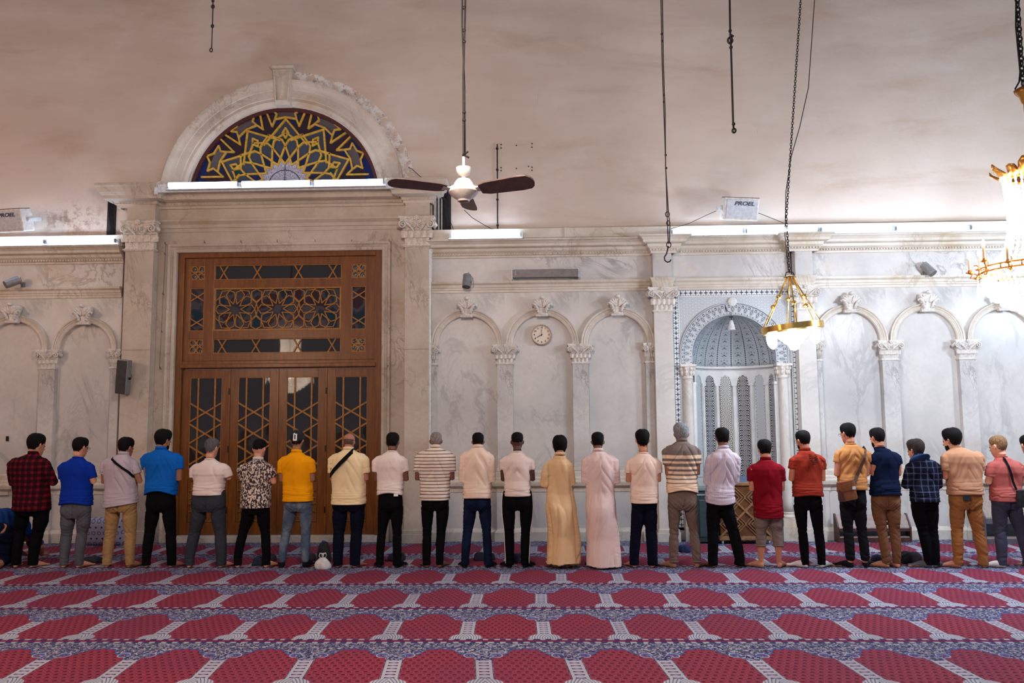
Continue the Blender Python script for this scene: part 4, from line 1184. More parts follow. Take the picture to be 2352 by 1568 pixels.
build('jamb', MB().box(-Ra1 - .02, -nR + .004, -.002, .06, .2, zsp - .12), M_white, mi); build('jamb', MB().box(nR - .004, Ra1 + .02, -.002, .06, .2, zsp - .12), M_white, mi)
m = MB(); m.prism([(.0, .0)] and [(-nR, 0), (nR, 0), (nR, .02), (-nR, .02)], 0, nR); build('niche_floor', m, M_white, mi)
# ------------------------------------------------------------------ fixtures on the wall
M_metalw = plain('painted_steel', srgb(206, 208, 212), .4)
M_tube = glow('tube_glow', (0.62, 0.78, 1.0, 1), 11.0)
M_cream = plain('cream_plastic', srgb(212, 206, 200), .4)
M_grey = plain('grey_metal', srgb(128, 126, 126), .45, .3)
M_dgrey = plain('dark_grille', srgb(58, 54, 54), .6)
M_black = plain('black_cloth', srgb(22, 22, 26), .85, var=.3)
def tube_light(pa, pb, z, y, label, group='fluorescent tube lights', ends=(1, 1), py=540):
    xa, xb = WX(pa, py, y), WX(pb, py, y); c = (xa + xb) / 2; L = (xb - xa) / 2
    r = thing('fluorescent_light', label, 'tube light', (c, y, z), 0, group)
    m = MB(); m.box(-L - .02, L + .02, .045, .095, -.07, .035); m.box(-L - .02, L + .02, -.01, .05, -.075, -.062); build('housing', m, M_metalw, r, bevel=.004)
    m = MB(); m.tube([(-L + .03, 0, 0), (L - .03, 0, 0)], .040, 16); build('tube', m, M_tube, r, smooth_=True)
    for s in (-1, 1):
        m = MB(); m.box(s * (L - .03) - .012, s * (L - .03) + .012, -.018, .05, -.035, .03); build('lamp_holder', m, M_grey, r, bevel=.003)
    return r
yT = YW - .27
tube_light(-58, 103, ZTUBE, yT, 'glowing tube light at the left edge of the photo, above the first blind arch', py=552)
tube_light(107, 266, ZTUBE, yT, 'glowing tube light ending at the left pilaster of the door portal', py=550)
zA = WZ(630, 421, YQ - .32)
tube_light(384, 548, zA, YQ - .32, 'left of the three tube lights under the stained glass fan window', py=421)
tube_light(552, 715, zA, YQ - .32, 'middle one of the three tube lights under the stained glass fan window', py=421)
tube_light(719, 883, zA, YQ - .32, 'right of the three tube lights under the stained glass fan window', py=421)
tube_light(1033, 1198, ZTUBE, yT, 'single tube light behind the ceiling fan, right of the portal', py=539)
lab = ['first tube light right of the hanging hook wire, under the white loudspeaker', 'second tube light of the right-hand row, behind the ring lamp chain', 'third tube light of the right-hand row, above the first arch right of the niche', 'fourth tube light of the right-hand row, above the grey spotlight', 'last tube light of the right-hand row, behind the crystal chandelier']
for i, (a, b) in enumerate(((1541, 1708), (1712, 1880), (1884, 2052), (2056, 2225), (2229, 2400))): tube_light(a, b, ZTUBE, yT, lab[i], py=526)
# mounting board behind the portal lights with its dangling starter
m = MB(); m.box(WX(362, 420, YQ - .25), WX(903, 415, YQ - .25), YQ - .235, YQ - .19, zA - .09, zA + .05)
tag(build('mounting_board', m, M_metalw, None, bevel=.004), 'long pale metal batten carrying the three tube lights on the portal cornice', 'batten')
x, z = W(359, 436, YQ - .25); m = MB(); m.box(-.025, .02, -.02, .02, -.08, .04); m.tube([(0, 0, .04), (.02, .0, .12), (.06, .02, .14)], .006, 6)
tag(build('cable_box', m, M_metalw, None, bevel=.004, loc=(x, YQ - .25, z)), 'small white cable box dangling at the left end of the portal lights', 'cable box')

def speaker(px, py, w, h, d, y, rz, rx, label, ry=0, txt=None, tx=0):
    x, z = W(px, py, y); r = thing('loudspeaker', label, 'loudspeaker', (x, y, z)); r.rotation_euler = (rx, ry, rz)
    m = MB(); m.prism([(-w / 2, -h / 2), (w / 2, -h / 2), (w / 2, h / 2), (-w / 2, h / 2)], -d / 2 + .0, d / 2 - .06)
    m.rings([[(-w / 2, d / 2 - .06, -h / 2), (w / 2, d / 2 - .06, -h / 2), (w / 2, d / 2 - .06, h / 2), (-w / 2, d / 2 - .06, h / 2)], [(-w / 2 + .06, d / 2, -h / 2 + .05), (w / 2 - .06, d / 2, -h / 2 + .05), (w / 2 - .06, d / 2, h / 2 - .05), (-w / 2 + .06, d / 2, h / 2 - .05)]])
    build('cabinet', m, M_cream, r, bevel=.012)
    m = MB(); m.box(-w / 2 + .03, w / 2 - .03, -d / 2 - .012, -d / 2 + .005, -h / 2 + .03, h / 2 - .025); g = build('grille', m, plain('pale_grille', srgb(186, 190, 198), .5), r, bevel=.006)
    if txt: text_obj('brand_lettering', txt, .085, (tx, -d / 2 - .016, h * .24), plain('navy_ink', srgb(52, 60, 84), .5), g, shear=.25, bold=.002, sx=1.25)
    m = MB(); m.box(-w / 2, w / 2, -d / 2 + .0, d / 2 - .1, h / 2 - .0, h / 2 + .008); build('top_plate', m, plain('brown_plate', srgb(96, 78, 72), .6), r)
    m = MB()
    for s in (-1, 1):
        m.box(s * (w / 2 + .004), s * (w / 2 + .016), -.05, d / 2 + .12, -.03, .03); m.ball((s * (w / 2 + .02), -.03, 0), .018, 8, 6)
        for q in (-1, 1): m.ball((s * (w / 2 + .002), q * .08, q * .1), .008, 6, 4)
    m.box(-w / 2 - .016, w / 2 + .016, d / 2 + .09, d / 2 + .12, -.03, .03)
    build('bracket', m, M_metalw, r, bevel=.002)
    return r
speaker(1697, 480, .54, .35, .30, YW - .40, .05, .27, 'white loudspeaker lettered in dark blue, above the tube lights left of the ring lamp chain', .04, 'PROEL', .03)
speaker(32, 506, .56, .36, .30, YW - .45, -.15, .27, 'white loudspeaker with a side bracket, at the left edge above the tube lights', 0, 'PROEL', .02)
x, z = W(284, 865, YQ - .16); r = thing('column_loudspeaker', 'narrow dark grey column loudspeaker tilted on the pilaster left of the door', 'loudspeaker', (x, YQ - .16, z)); r.rotation_euler = (.12, .10, -.02)
m = MB(); m.box(-.09, .09, -.07, .07, -.27, .27); build('cabinet', m, M_grey, r, bevel=.012)
m = MB(); m.box(-.082, .075, -.082, -.06, -.262, .262); build('grille', m, M_dgrey, r, bevel=.004)
m = MB(); m.box(.02, .06, .06, .13, -.03, .03); m.ball((.10, .0, -.02), .022, 8, 6); build('bracket', m, M_iron, r)

def spotlight(px, py, dirv, label, y=YW - .22):
    x, z = W(px, py, y); r = thing('spotlight', label, 'spotlight', (x, y, z))
    d = Vector(dirv).normalized(); a = Vector((0, 0, 0)) - d * .11; b = d * .11
    m = MB(); m.tube([a - d * .0, a + d * .004, b], [.05, .066, .066], 20); build('lamp_body', m, M_grey, r, smooth_=True, auto=40)
    m = MB(); m.tube([b - d * .002, b + d * .004], .062, 20); build('lens', m, plain('lens_glass', srgb(70, 66, 66), .2), r)
    m = MB(); m.tube([(0, .02, 0), (.05, .06, .03), (.06, .12, .0), (.05, .20, -.02)], .012, 8); m.box(.02, .08, .19, .215, -.06, .03); m.tube([a, a + Vector((.01, .03, .05)), (.09, .08, .06), (.10, .15, -.06), (.07, .2, -.10)], .005, 6)
    build('bracket', m, M_grey, r); return r
spotlight(28, 648, (-.55, -.6, -.45), 'grey cylindrical spotlight under the tube lights, near the left edge')
spotlight(1072, 645, (-.05, -.35, -1), 'grey cylindrical spotlight pointing down at the string course, below the ceiling fan')
spotlight(2132, 618, (.42, -.45, -.7), 'pale cylindrical spotlight casting a shadow, left of the crystal chandelier')
# slim fixture
xa, z = W(1177, 629, YW - .14); xb = WX(1328, 629, YW - .14)
r = thing('wall_light_box', 'long slim grey metal fixture on the wall above the clock', 'light fixture', ((xa + xb) / 2, YW - .14, z)); L = (xb - xa) / 2
m = MB(); m.box(-L, L, -.03, .05, -.065, .065); build('housing', m, plain('grey_box', srgb(116, 110, 110), .5, .2), r, bevel=.005)
m = MB(); m.box(-L - .012, -L, -.035, .14, -.09, .07); m.box(L, L + .012, -.035, .14, -.07, .07); build('bracket', m, M_metalw, r)
m = MB(); [m.ball((-L + .05, -.032, .04 - .02 * k), .006, 6, 4) for k in range(4)]; build('screws', m, M_metalw, r)
# clock
x, z = W(1244, 769, YN - .06); r = thing('wall_clock', 'round cream wall clock showing eight o clock inside the middle arch', 'clock', (x, YN - .06, z)); R_ = .168
m = MB(); m.lathe([(R_ * .86, -.006), (R_ * .88, -.03), (R_ * .95, -.035), (R_, -.015), (R_, .05)], 48, (0, 0, 0), 'y'); build('case', m, plain('beige_case', srgb(176, 158, 140), .4), r, smooth_=True, auto=40)
m = MB(); m.lathe([(0, -.012), (R_ * .88, -.012), (R_ * .88, .0)], 48, (0, 0, 0), 'y', cap=False); dial = build('dial', m, plain('clock_dial', srgb(226, 210, 192), .5, var=.02), r)
M_ink = plain('black_ink', srgb(34, 30, 30), .5)
for k in range(1, 13):
    a = math.radians(30 * k); text_obj('numeral', str(k), .040, (R_ * .70 * math.sin(a), -.0155, R_ * .70 * math.cos(a)), M_ink, dial, bold=.0006)
m = MB(); a = math.radians(240); m.bar((-.02 * math.sin(a), -.02 * math.cos(a)), (.085 * math.sin(a), .085 * math.cos(a)), .009, -.022, -.019); build('hour_hand', m, M_ink, r)
m = MB(); m.bar((0, -.02), (0, .09), .007, -.026, -.023); m.ball((0, -.024, 0), .010, 10, 6); build('minute_hand', m, M_ink, r)
# conduit and plugs on the plaster
x0, z0 = W(1143, 527, YU - .03); x1, z1 = W(1142, 331, YU - .03)
m = MB(); m.tube([(x0, YU - .03, z0), (x1, YU - .03, z1)], .010, 8)
for t in (.05, .35, .7, .95): m.box(x0 - .02, x0 + .02, YU - .045, YU, z0 + (z1 - z0) * t - .01, z0 + (z1 - z0) * t + .01)
tag(build('conduit', m, M_iron), 'thin vertical dark conduit on the plaster, right of the ceiling fan', 'conduit')
for px_, py_ in ((1151, 332), (1151, 340), (1186, 334), (1222, 330), (1222, 338), (1151, 385), (1151, 392), (1186, 387), (1214, 382), (1222, 384), (1222, 391)):
    xx_, zz_ = W(px_, py_, YU); tag(build('wall_plug', MB().ball((0, 0, 0), .011, 8, 6), M_iron, None, loc=(xx_, YU - .003, zz_)), 'tiny dark screw plug in the plaster right of the thin conduit', 'wall plug', 'screw plugs in the plaster')
def wire(name, pts, r_, label, cat, mat=None, y=YU - .05):
    P = []
    for p in pts:
        yy = p[2] if len(p) > 2 else y; x, z = W(p[0], p[1], yy); P.append((x, yy, z))
    m = MB(); m.tube(P, r_, 6); return tag(build(name, m, mat or M_iron, None, smooth_=True), label, cat)
wire('sagging_wire', [(938, 384), (946, 388), (965, 405), (985, 418), (998, 424)], .006, 'thin wire sagging from the arch foot to the portal cornice', 'wire', y=YU - .2)
wire('sagging_wire', [(1066, 482), (1085, 500), (1110, 515), (1128, 525), (1140, 527)], .005, 'thin wire running from the cable chase down to the conduit', 'wire')
wire('speaker_wire', [(1541, 525, YW - .2), (1580, 514, YW - .15), (1625, 493, YW - .15), (1645, 484, YW - .2)], .005, 'thin wire rising from the tube light to the left side of the white loudspeaker', 'wire')
wire('speaker_wire', [(1737, 487, YW - .2), (1770, 500, YW - .15), (1800, 512, YW - .15)], .005, 'thin wire falling from the white loudspeaker to the tube lights on its right', 'wire')
m = MB(); x, z = W(18, 1007, YN - .02); m.box(-.012, .012, -.03, .02, -.04, .04); tag(build('wall_hook', m, M_iron, None, loc=(x, YN - .02, z)), 'small dark metal hook on the marble at the left edge', 'hook')

# ------------------------------------------------------------------ things hanging from the unseen ceiling
def hang(name, pts, y, rad, label, cat, beads=(), loops=(), mat=None):
    P = [(W(a, b, y)[0], y, W(a, b, y)[1]) for a, b in pts]
    top = P[0]; P = [(top[0] + (P[0][0] - P[1][0]) * .0, y, top[2] + 1.2)] + P
    base = Vector((P[-1][0], y, P[-1][2])); r = thing(name, label, cat, base)
    Q = [tuple(Vector(p) - base) for p in P]
    m = MB(); m.tube(Q, rad, 6); build('cable', m, mat or M_iron, r, smooth_=True)
    for (a, b, rr) in beads:
        x, z = W(a, b, y); m = MB(); m.ball(tuple(Vector((x, y, z)) - base), rr, 10, 8); build('knot', m, mat or M_iron, r, smooth_=True)
    for (a, b, rr) in loops:
        x, z = W(a, b, y); c = Vector((x, y, z)) - base; m = MB()
        m.tube([(c.x + rr * math.sin(t) * .75, c.y, c.z + rr * math.cos(t)) for t in [2 * PI * k / 14 for k in range(14)]], rad * 1.0, 6, closed=True); build('eye', m, mat or M_iron, r, smooth_=True)
    return r
yh = 7.5
hang('hanging_cable', [(489, 0), (489, 16), (488, 58), (486, 112)], yh, .006, 'short dark cable with wire eyes hanging above the portal, left of the keystone', 'cable', beads=((489, 2, .016),), loops=((489, 15, .018), (488, 60, .016), (485, 115, .018)))
hang('hanging_cable', [(1676, 0), (1677, 70), (1679, 110), (1684, 285), (1685, 294)], yh, .010, 'thick dark beaded cable ending in an eye, high above the white loudspeaker', 'cable', beads=((1677, 71, .018), (1679, 109, .018), (1685, 285, .018), (1680, 82, .014), (1683, 83, .012)), loops=((1677, 93, .03), (1686, 300, .02)))
hk = hang('hook_wire', [(1518, 0), (1521, 150), (1525, 260), (1529, 380), (1532, 480), (1535, 560)], yh, .005, 'long twisted wire with knots ending in a curved hook, left of the white loudspeaker', 'hook wire',
     beads=((1520, 78, .012), (1521, 94, .012), (1525, 218, .012), (1525, 234, .012), (1529, 356, .012), (1530, 386, .012)), loops=((1533, 492, .025), (1535, 512, .022), (1536, 562, .028)))
x0, z0 = W(1535, 560, yh); P = []
for a, b in ((1535, 565), (1533, 575), (1531, 583), (1526, 590), (1527, 598), (1533, 602), (1539, 600), (1541, 596)): x, z = W(a, b, yh); P.append((x - hk.location.x, 0, z - hk.location.z))
m = MB(); m.tube(P, .007, 6); build('hook', m, M_iron, hk, smooth_=True)
P2_ = [(W(a, b, yh)[0] - hk.location.x, -.02, W(a, b, yh)[1] - hk.location.z) for a, b in ((1520, -40), (1523, 150), (1527, 260), (1528, 380), (1534, 480), (1538, 520), (1537, 560))]
m = MB(); m.tube(P2_, .005, 6); build('second_strand', m, M_iron, hk, smooth_=True)

# ceiling fan
yf = 6.3; fx, fz = W(1065, 437, yf)
fan = thing('ceiling_fan', 'cream ceiling fan with three brown blades hanging before the plaster wall', 'ceiling fan', (fx, yf, fz))
def zz(py): return WZ(1065, py, yf) - fz
m = MB(); m.lathe([(.0, zz(464)), (.045, zz(463)), (.05, zz(459)), (.10, zz(450)), (.122, zz(442)), (.122, zz(432)), (.10, zz(431)), (.085, zz(428)), (.075, zz(420)), (.052, zz(412)), (.03, zz(410)), (.014, zz(409))], 32); build('motor', m, M_cream, fan, smooth_=True, auto=35)
m = MB(); m.lathe([(.05, zz(461) - .004), (.035, zz(462) - .006), (.02, zz(462) - .008), (0, zz(462) - .008)], 24); build('bottom_vent', m, plain('copper_vent', srgb(120, 90, 78), .4, .5), fan, smooth_=True)
m = MB(); m.lathe([(.012, zz(410)), (.016, zz(406)), (.045, zz(402)), (.058, zz(394)), (.062, zz(385)), (.055, zz(386)), (.012, zz(388))], 28); build('canopy', m, M_cream, fan, smooth_=True, auto=40)
m = MB(); m.tube([(0, 0, zz(410)), (0, 0, zz(360))], .011, 10); build('down_rod', m, M_metalw, fan, smooth_=True)
m = MB(); xk, zk = W(1067, 352, yf); m.tube([(0, 0, zz(362)), (W(1065, 352, yf)[0] - fx, 0, zz(352)), (W(1064, 180, yf)[0] - fx, 0, zz(180)), (W(1069, 0, yf)[0] - fx, 0, zz(0)), (W(1070, -160, yf)[0] - fx, 0, zz(-160))], .008, 8)
m.tube([(.012, 0, zz(352)), (W(1067, 180, yf)[0] - fx, 0.01, zz(200)), (W(1061, 60, yf)[0] - fx, 0.01, zz(60)), (W(1063, -160, yf)[0] - fx, 0.01, zz(-160))], .006, 8)
for py_ in (18, 70, 96, 258, 276, 356): m.ball((W(1066, py_, yf)[0] - fx, 0, zz(py_)), .016, 8, 6)
m.tube([(0, -.01, zz(356)), (.04, -.02, zz(350))], .008, 6); m.tube([(0, -.01, zz(356)), (.045, -.02, zz(364))], .008, 6); build('hanger_cable', m, M_iron, fan, smooth_=True)
M_blade = plain('brown_blade', srgb(92, 76, 74), .4)
for k, ang in enumerate((-24, -156, 90)):
    a = math.radians(ang); ca, sa = math.cos(a), math.sin(a); zb = zz(437)
    def q(u, v, w=0): return (u * ca - v * sa, u * sa + v * ca, zb + (w if k else -w * 2.2))
    m = MB(); m.rings([[q(.10, -.02, -.003), q(.10, .02, .003), q(.10, .02, .008), q(.10, -.02, .002)], [q(.18, -.03, -.008), q(.18, .03, .006), q(.18, .03, .010), q(.18, -.03, -.004)]]); arm = build('blade_arm', m, M_metalw, fan)
    m = MB(); m.rings([[q(u, -w_, -w_ * .22), q(u, w_, w_ * .22), q(u, w_, w_ * .22 + .006), q(u, -w_, -w_ * .22 + .006)] for u, w_ in ((.15, .045), (.22, .062), (.50, .072), (.58, .066), (.61, .045), (.625, .015))]); build('blade', m, M_blade, fan, bevel=.002)

# ring lamp before the niche
def chain(m, a, b, link=.045, rad=.004):
    a, b = Vector(a), Vector(b); d = b - a; n = max(2, int(d.length / (link * .72))); t = d.normalized()
    s1 = t.cross(Vector((0, 1, 0))).normalized(); s2 = t.cross(s1)
    for k in range(n):
        c = a + d * (k + .5) / n; s = s1 if k % 2 else s2
        m.tube([c + t * (link / 2) * math.cos(u) + s * (link * .28) * math.sin(u) for u in [2 * PI * j / 8 for j in range(8)]], rad, 5, closed=True)
M_brass = plain('polished_brass', srgb(222, 182, 104), .22, .95, var=.08)
M_bulb = glow('frosted_bulb', (0.86, 0.93, 1.0, 1), 9.0)
yr = 10.4; rx, rz_ = W(1819, 754, yr)
rl = thing('ring_chandelier', 'tilted brass ring lamp with frosted glass shades, hanging on a chain before the prayer niche', 'chandelier', (rx, yr, rz_)); rl.rotation_euler = (0, -.09, 0)
Rr = .392
m = MB(); 
R = []
for r_, z in ((Rr, -.028), (Rr, .045), (Rr - .02, .045), (Rr - .02, -.028)): R.append([(r_ * math.cos(2 * PI * k / 48), r_ * math.sin(2 * PI * k / 48), z) for k in range(48)])
R.append(R[0]); m.rings(R, True, False); m.lathe([(Rr, -.028), (Rr - .03, -.045), (Rr - .06, -.04), (Rr - .05, -.028)], 48, cap=False); build('ring', m, M_brass, rl, smooth_=True, auto=30)
ptz = WZ(1812, 636, yr) - rz_; ptx = .0
m = MB(); m.lathe([(0, ptz + .02), (.04, ptz + .02), (.085, ptz + .0), (.08, ptz - .012), (0, ptz - .012)], 24, (ptx, 0, 0)); build('top_plate', m, M_brass, rl, smooth_=True, auto=30)
for k in range(6):
    a = 2 * PI * (k + .35) / 6; A, B = Vector((.035 * math.cos(a) + ptx, .035 * math.sin(a), ptz)), Vector(((Rr - .01) * math.cos(a), (Rr - .01) * math.sin(a), .04))
    m = MB(); m.tube([A, B], .0095, 8); t = .42 if k % 2 else .58; m.ball(A.lerp(B, t), (.040, .040, .028), 12, 8); m.lathe([(.03, 0), (.034, .006), (.03, .012)], 12, A.lerp(B, t)); build('rod', m, M_brass, rl, smooth_=True)
for k in range(6):
    a = 2 * PI * k / 6 + .2; c = (Rr - .085) if k < 6 else 0
    m = MB(); m.lathe([(.03, -.03), (.055, -.06), (.062, -.10), (.058, -.16), (.045, -.20), (.022, -.225), (0, -.235)], 18, (c * math.cos(a), c * math.sin(a), 0)); build('glass_shade', m, M_bulb, rl, smooth_=True)
m = MB(); m.lathe([(Rr * .55, -.04), (Rr * .5, -.10), (Rr * .33, -.17), (.07, -.22), (.06, -.27), (0, -.29)], 28); build('glass_bowl', m, M_bulb, rl, smooth_=True)
m = MB(); x1_, z1_ = W(1841, -30, yr)[0] - rx, WZ(1841, -30, yr) - rz_
chain(m, (ptx, 0, ptz + .06), (W(1806, 500, yr)[0] - rx, 0, WZ(1806, 500, yr) - rz_), .05, .0045); chain(m, (W(1806, 500, yr)[0] - rx, 0, WZ(1806, 500, yr) - rz_), (x1_, 0, z1_), .05, .0045)
for s in (-1, 1): m.tube([(ptx + s * .06, 0, ptz + .015), (ptx + s * .045, 0, ptz + .06), (ptx, 0, ptz + .07)], .006, 6)
build('chain', m, M_iron, rl)
m = MB(); m.tube([(W(a, b, yr)[0] - rx, .02, WZ(a, b, yr) - rz_) for a, b in ((1812, 625), (1804, 540), (1806, 440), (1818, 360), (1838, 290), (1858, 200), (1865, 100), (1874, -30))], .0055, 6); build('power_cable', m, M_iron, rl, smooth_=True)
rl.rotation_euler = (0, -.0, 0)
for ch_ in rl.children:
    if ch_.name.split('.')[0] in ('ring', 'glass_shade', 'glass_bowl'): ch_.rotation_euler = (0, -.10, 0)
# little cone lamp in the niche
x, z = W(1680, 746, YW - .15); r = thing('cone_lamp', 'small white cone lamp hanging inside the top of the prayer niche', 'lamp', (x, YW - .15, z))
m = MB(); m.lathe([(.018, .075), (.03, .05), (.062, -.08), (.058, -.08), (.02, .05)], 20); build('shade', m, M_metalw, r, smooth_=True, auto=40)
m = MB(); m.tube([(0, 0, .07), (0, 0, .20), (-.05, .08, .24), (-.06, .13, .33)], .005, 6); m.box(-.03, .03, -.01, .02, .12, .14); build('cord', m, M_iron, r)

# big crystal chandelier
yc = 9.5; cx_, cz_ = W(2380, 622, yc)
bc = thing('crystal_chandelier', 'large gilt chandelier with candle bulbs and a glowing crystal basket, cut by the right edge', 'chandelier', (cx_, yc, cz_))
def bz(py): return WZ(2380, py, yc) - cz_
sc_ = yc / F_PX
M_gilt = plain('gilt_bronze', srgb(206, 140, 62), .32, .85, var=.2)
M_crys = newmat('crystal', .15, .6); setc(srgb(250, 244, 236)); BS.inputs['Transmission Weight'].default_value = .35; setc(srgb(255, 240, 222), 'Emission Color'); BS.inputs['Emission Strength'].default_value = 1.3  # weak emission added for the bulb light caught in the crystals
M_flame = glow('candle_bulb_glow', (1.0, .80, .55, 1), 22.0)
M_candle = plain('candle_sleeve', srgb(232, 196, 150), .5)
Rg = 112 * sc_
m = MB()
for zo in (0, .06):
    m.tube([(Rg * math.cos(2 * PI * k / 48), Rg * math.sin(2 * PI * k / 48), zo) for k in range(48)], .011, 8, closed=True)
for k in range(16): a = 2 * PI * k / 16; m.tube([(Rg * math.cos(a), Rg * math.sin(a), 0), (Rg * math.cos(a), Rg * math.sin(a), .06)], .009, 6)
build('ring', m, M_gilt, bc, smooth_=True)
arm = None
def arm_at(a, Lr, up, hc):
    ca, sa = math.cos(a), math.sin(a)
    def q(r_, z): return (r_ * ca, r_ * sa, z)
    m = MB(); m.tube([q(Rg, .02), q(Rg + .04, -.05), q(Rg + .10, -.03), q(Rg + Lr - .03, .02), q(Rg + Lr, up)], [.012, .012, .010, .008, .010], 7)
    for (r0, z0, rr) in ((Rg + .03, .08, .045), (Rg + .05, -.02, .04)):
        m.tube([(q(r0 + rr * (1 - t * .8) * math.cos(5 * t + 1), z0 + rr * (1 - t * .8) * math.sin(5 * t + 1))) for t in [i / 12 for i in range(13)]], .006, 5)
    ao = build('arm', m, M_gilt, bc, smooth_=True)
    m = MB(); m.lathe([(.012, up), (.05, up + .015), (.045, up + .02), (.02, up + .03), (.02, up + .045)], 14, (q(Rg + Lr, 0)[0], q(Rg + Lr, 0)[1], 0)); build('drip_pan', m, M_gilt, ao, smooth_=True)
    c0 = q(Rg + Lr, up + .045); m = MB(); m.tube([c0, (c0[0], c0[1], c0[2] + hc)], .014, 10); build('candle', m, M_candle, ao, smooth_=True)
    m = MB(); m.lathe([(.008, 0), (.018, .02), (.020, .045), (.012, .075), (0, .095)], 12, (c0[0], c0[1], c0[2] + hc)); build('bulb', m, M_flame, ao, smooth_=True)
for k in range(12):
    a = 2 * PI * (k + .18) / 12; arm_at(a, .10 if k % 2 else .05, .02 if k % 2 else .10, .14)
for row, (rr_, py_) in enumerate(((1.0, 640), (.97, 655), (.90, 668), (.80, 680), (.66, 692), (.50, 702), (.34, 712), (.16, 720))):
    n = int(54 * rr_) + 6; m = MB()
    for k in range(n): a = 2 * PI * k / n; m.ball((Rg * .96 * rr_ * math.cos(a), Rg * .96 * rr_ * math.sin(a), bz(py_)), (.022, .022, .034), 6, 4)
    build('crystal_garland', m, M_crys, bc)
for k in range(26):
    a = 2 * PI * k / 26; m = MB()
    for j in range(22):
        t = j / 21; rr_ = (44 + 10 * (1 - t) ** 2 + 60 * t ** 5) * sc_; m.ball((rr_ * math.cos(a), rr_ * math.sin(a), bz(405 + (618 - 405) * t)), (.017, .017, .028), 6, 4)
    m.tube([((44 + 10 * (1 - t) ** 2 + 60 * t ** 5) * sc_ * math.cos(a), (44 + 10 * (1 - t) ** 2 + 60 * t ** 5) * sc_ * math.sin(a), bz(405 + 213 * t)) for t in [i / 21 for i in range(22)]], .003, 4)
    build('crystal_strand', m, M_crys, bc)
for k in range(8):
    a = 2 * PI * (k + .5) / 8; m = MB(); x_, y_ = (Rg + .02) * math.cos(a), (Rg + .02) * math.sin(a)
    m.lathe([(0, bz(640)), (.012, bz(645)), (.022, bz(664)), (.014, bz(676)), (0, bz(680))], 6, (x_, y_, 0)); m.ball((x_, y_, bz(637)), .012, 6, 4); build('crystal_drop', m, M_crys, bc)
m = MB()
for k in range(14):
    a = 2 * PI * k / 14; ca, sa = math.cos(a), math.sin(a); s0 = 40 * sc_; s1 = (84 if k % 2 else 70) * sc_
    m.tube([(s0 * ca, s0 * sa, bz(408)), ((s0 + s1) / 2 * ca, (s0 + s1) / 2 * sa, bz(398)), (s1 * .95 * ca, s1 * .95 * sa, bz(386)), (s1 * ca, s1 * sa, bz(376 if k % 2 else 384))], [.03, .045, .035, .008], 6, flat=(1.6, .5))
m.lathe([(46 * sc_, bz(410)), (50 * sc_, bz(404)), (46 * sc_, bz(398)), (40 * sc_, bz(404))], 30, cap=False); build('gilt_crown', m, M_gilt, bc, smooth_=True)
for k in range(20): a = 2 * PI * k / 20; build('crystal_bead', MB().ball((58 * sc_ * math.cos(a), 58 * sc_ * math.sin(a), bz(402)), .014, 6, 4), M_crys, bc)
m = MB(); m.tube([(0, 0, bz(640)), (0, 0, bz(232))], .012, 8); m.lathe([(.02, bz(700)), (.05, bz(722)), (.02, bz(735)), (0, bz(740))], 14); build('stem', m, M_gilt, bc, smooth_=True)
tx = W(2352, 215, yc)[0] - cx_
m = MB(); m.lathe([(.0, bz(196)), (.05, bz(200)), (.105, bz(206)), (.09, bz(214)), (.05, bz(222)), (.03, bz(236)), (0, bz(240))], 20); build('top_canopy', m, plain('dark_gilt', srgb(130, 84, 34), .4, .8), bc, smooth_=True)
m = MB(); chain(m, (0, 0, bz(196)), (W(2334, -40, yc)[0] - cx_ , 0, bz(-40)), .085, .010); m.tube([(-.10, 0, bz(204)), (-.05, -.01, bz(188)), (-.03, -.01, bz(165)), (W(2337, 60, yc)[0] - cx_ - .02, 0, bz(60)), (W(2334, -40, yc)[0] - cx_, 0, bz(-40))], .010, 6); build('chain', m, M_iron, bc)

dup(bc, (-6.5, 5.0, 3.15), 'gilt chandelier outside the frame, seen only as a bright reflection in the door glass')
# ------------------------------------------------------------------ furniture by the wall
M_dwood = plain('dark_veneer', srgb(74, 46, 42), .45, var=.2)
M_lwood = plain('greyish_veneer', srgb(150, 130, 122), .5)
def low_rack(p0, p1, pb, h, label, mat=M_dwood, d=.42):
    x0, y0 = FL(p0, pb); x1 = WX(p1, pb, y0); r = thing('low_rack', label, 'rack', ((x0 + x1) / 2, y0, 0)); w = (x1 - x0) / 2; d = min(d, YB - .07 - y0)
    for s in (-1, 1):
        R = [[(s * w, 0, 0), (s * w, d, 0), (s * w, d, h), (s * w, d * .75, h), (s * w, 0, h * .55)], [(s * (w - .025), 0, 0), (s * (w - .025), d, 0), (s * (w - .025), d, h), (s * (w - .025), d * .75, h), (s * (w - .025), 0, h * .55)]]
        m = MB(); m.rings(R); build('end_panel', m, mat, r, bevel=.003)
    q = w - .027
    m = MB(); m.rings([[(-q, 0.01, h * .53), (q, .01, h * .53), (q, d * .74, h * .96), (-q, d * .74, h * .96)], [(-q, .01, h * .50), (q, .01, h * .50), (q, d * .74, h * .93), (-q, d * .74, h * .93)]]); build('sloping_top', m, M_lwood, r)
    m = MB(); m.box(-q, q, .0, .02, h * .40, h * .50); build('front_rail', m, mat, r)
    m = MB(); m.box(-q, q, .0, .02, .0, .07); build('kick_board', m, mat, r)
    m = MB(); m.box(-q, q, .02, d - .02, .07, .085); build('shelf', m, M_lwood, r)
    m = MB(); m.box(-q, q, d - .02, d, .0, h * .9); build('back_board', m, plain('pale_blue_board', srgb(120, 140, 156), .6), r)
    return r
low_rack(1926, 2096, 1246, .42, 'low dark wooden rack with a sloping top, behind the navy shirted man')
low_rack(2264, 2420, 1249, .74, 'taller grey sided rack by the wall, seen between the legs at the right edge', plain('grey_veneer', srgb(86, 84, 92), .5))
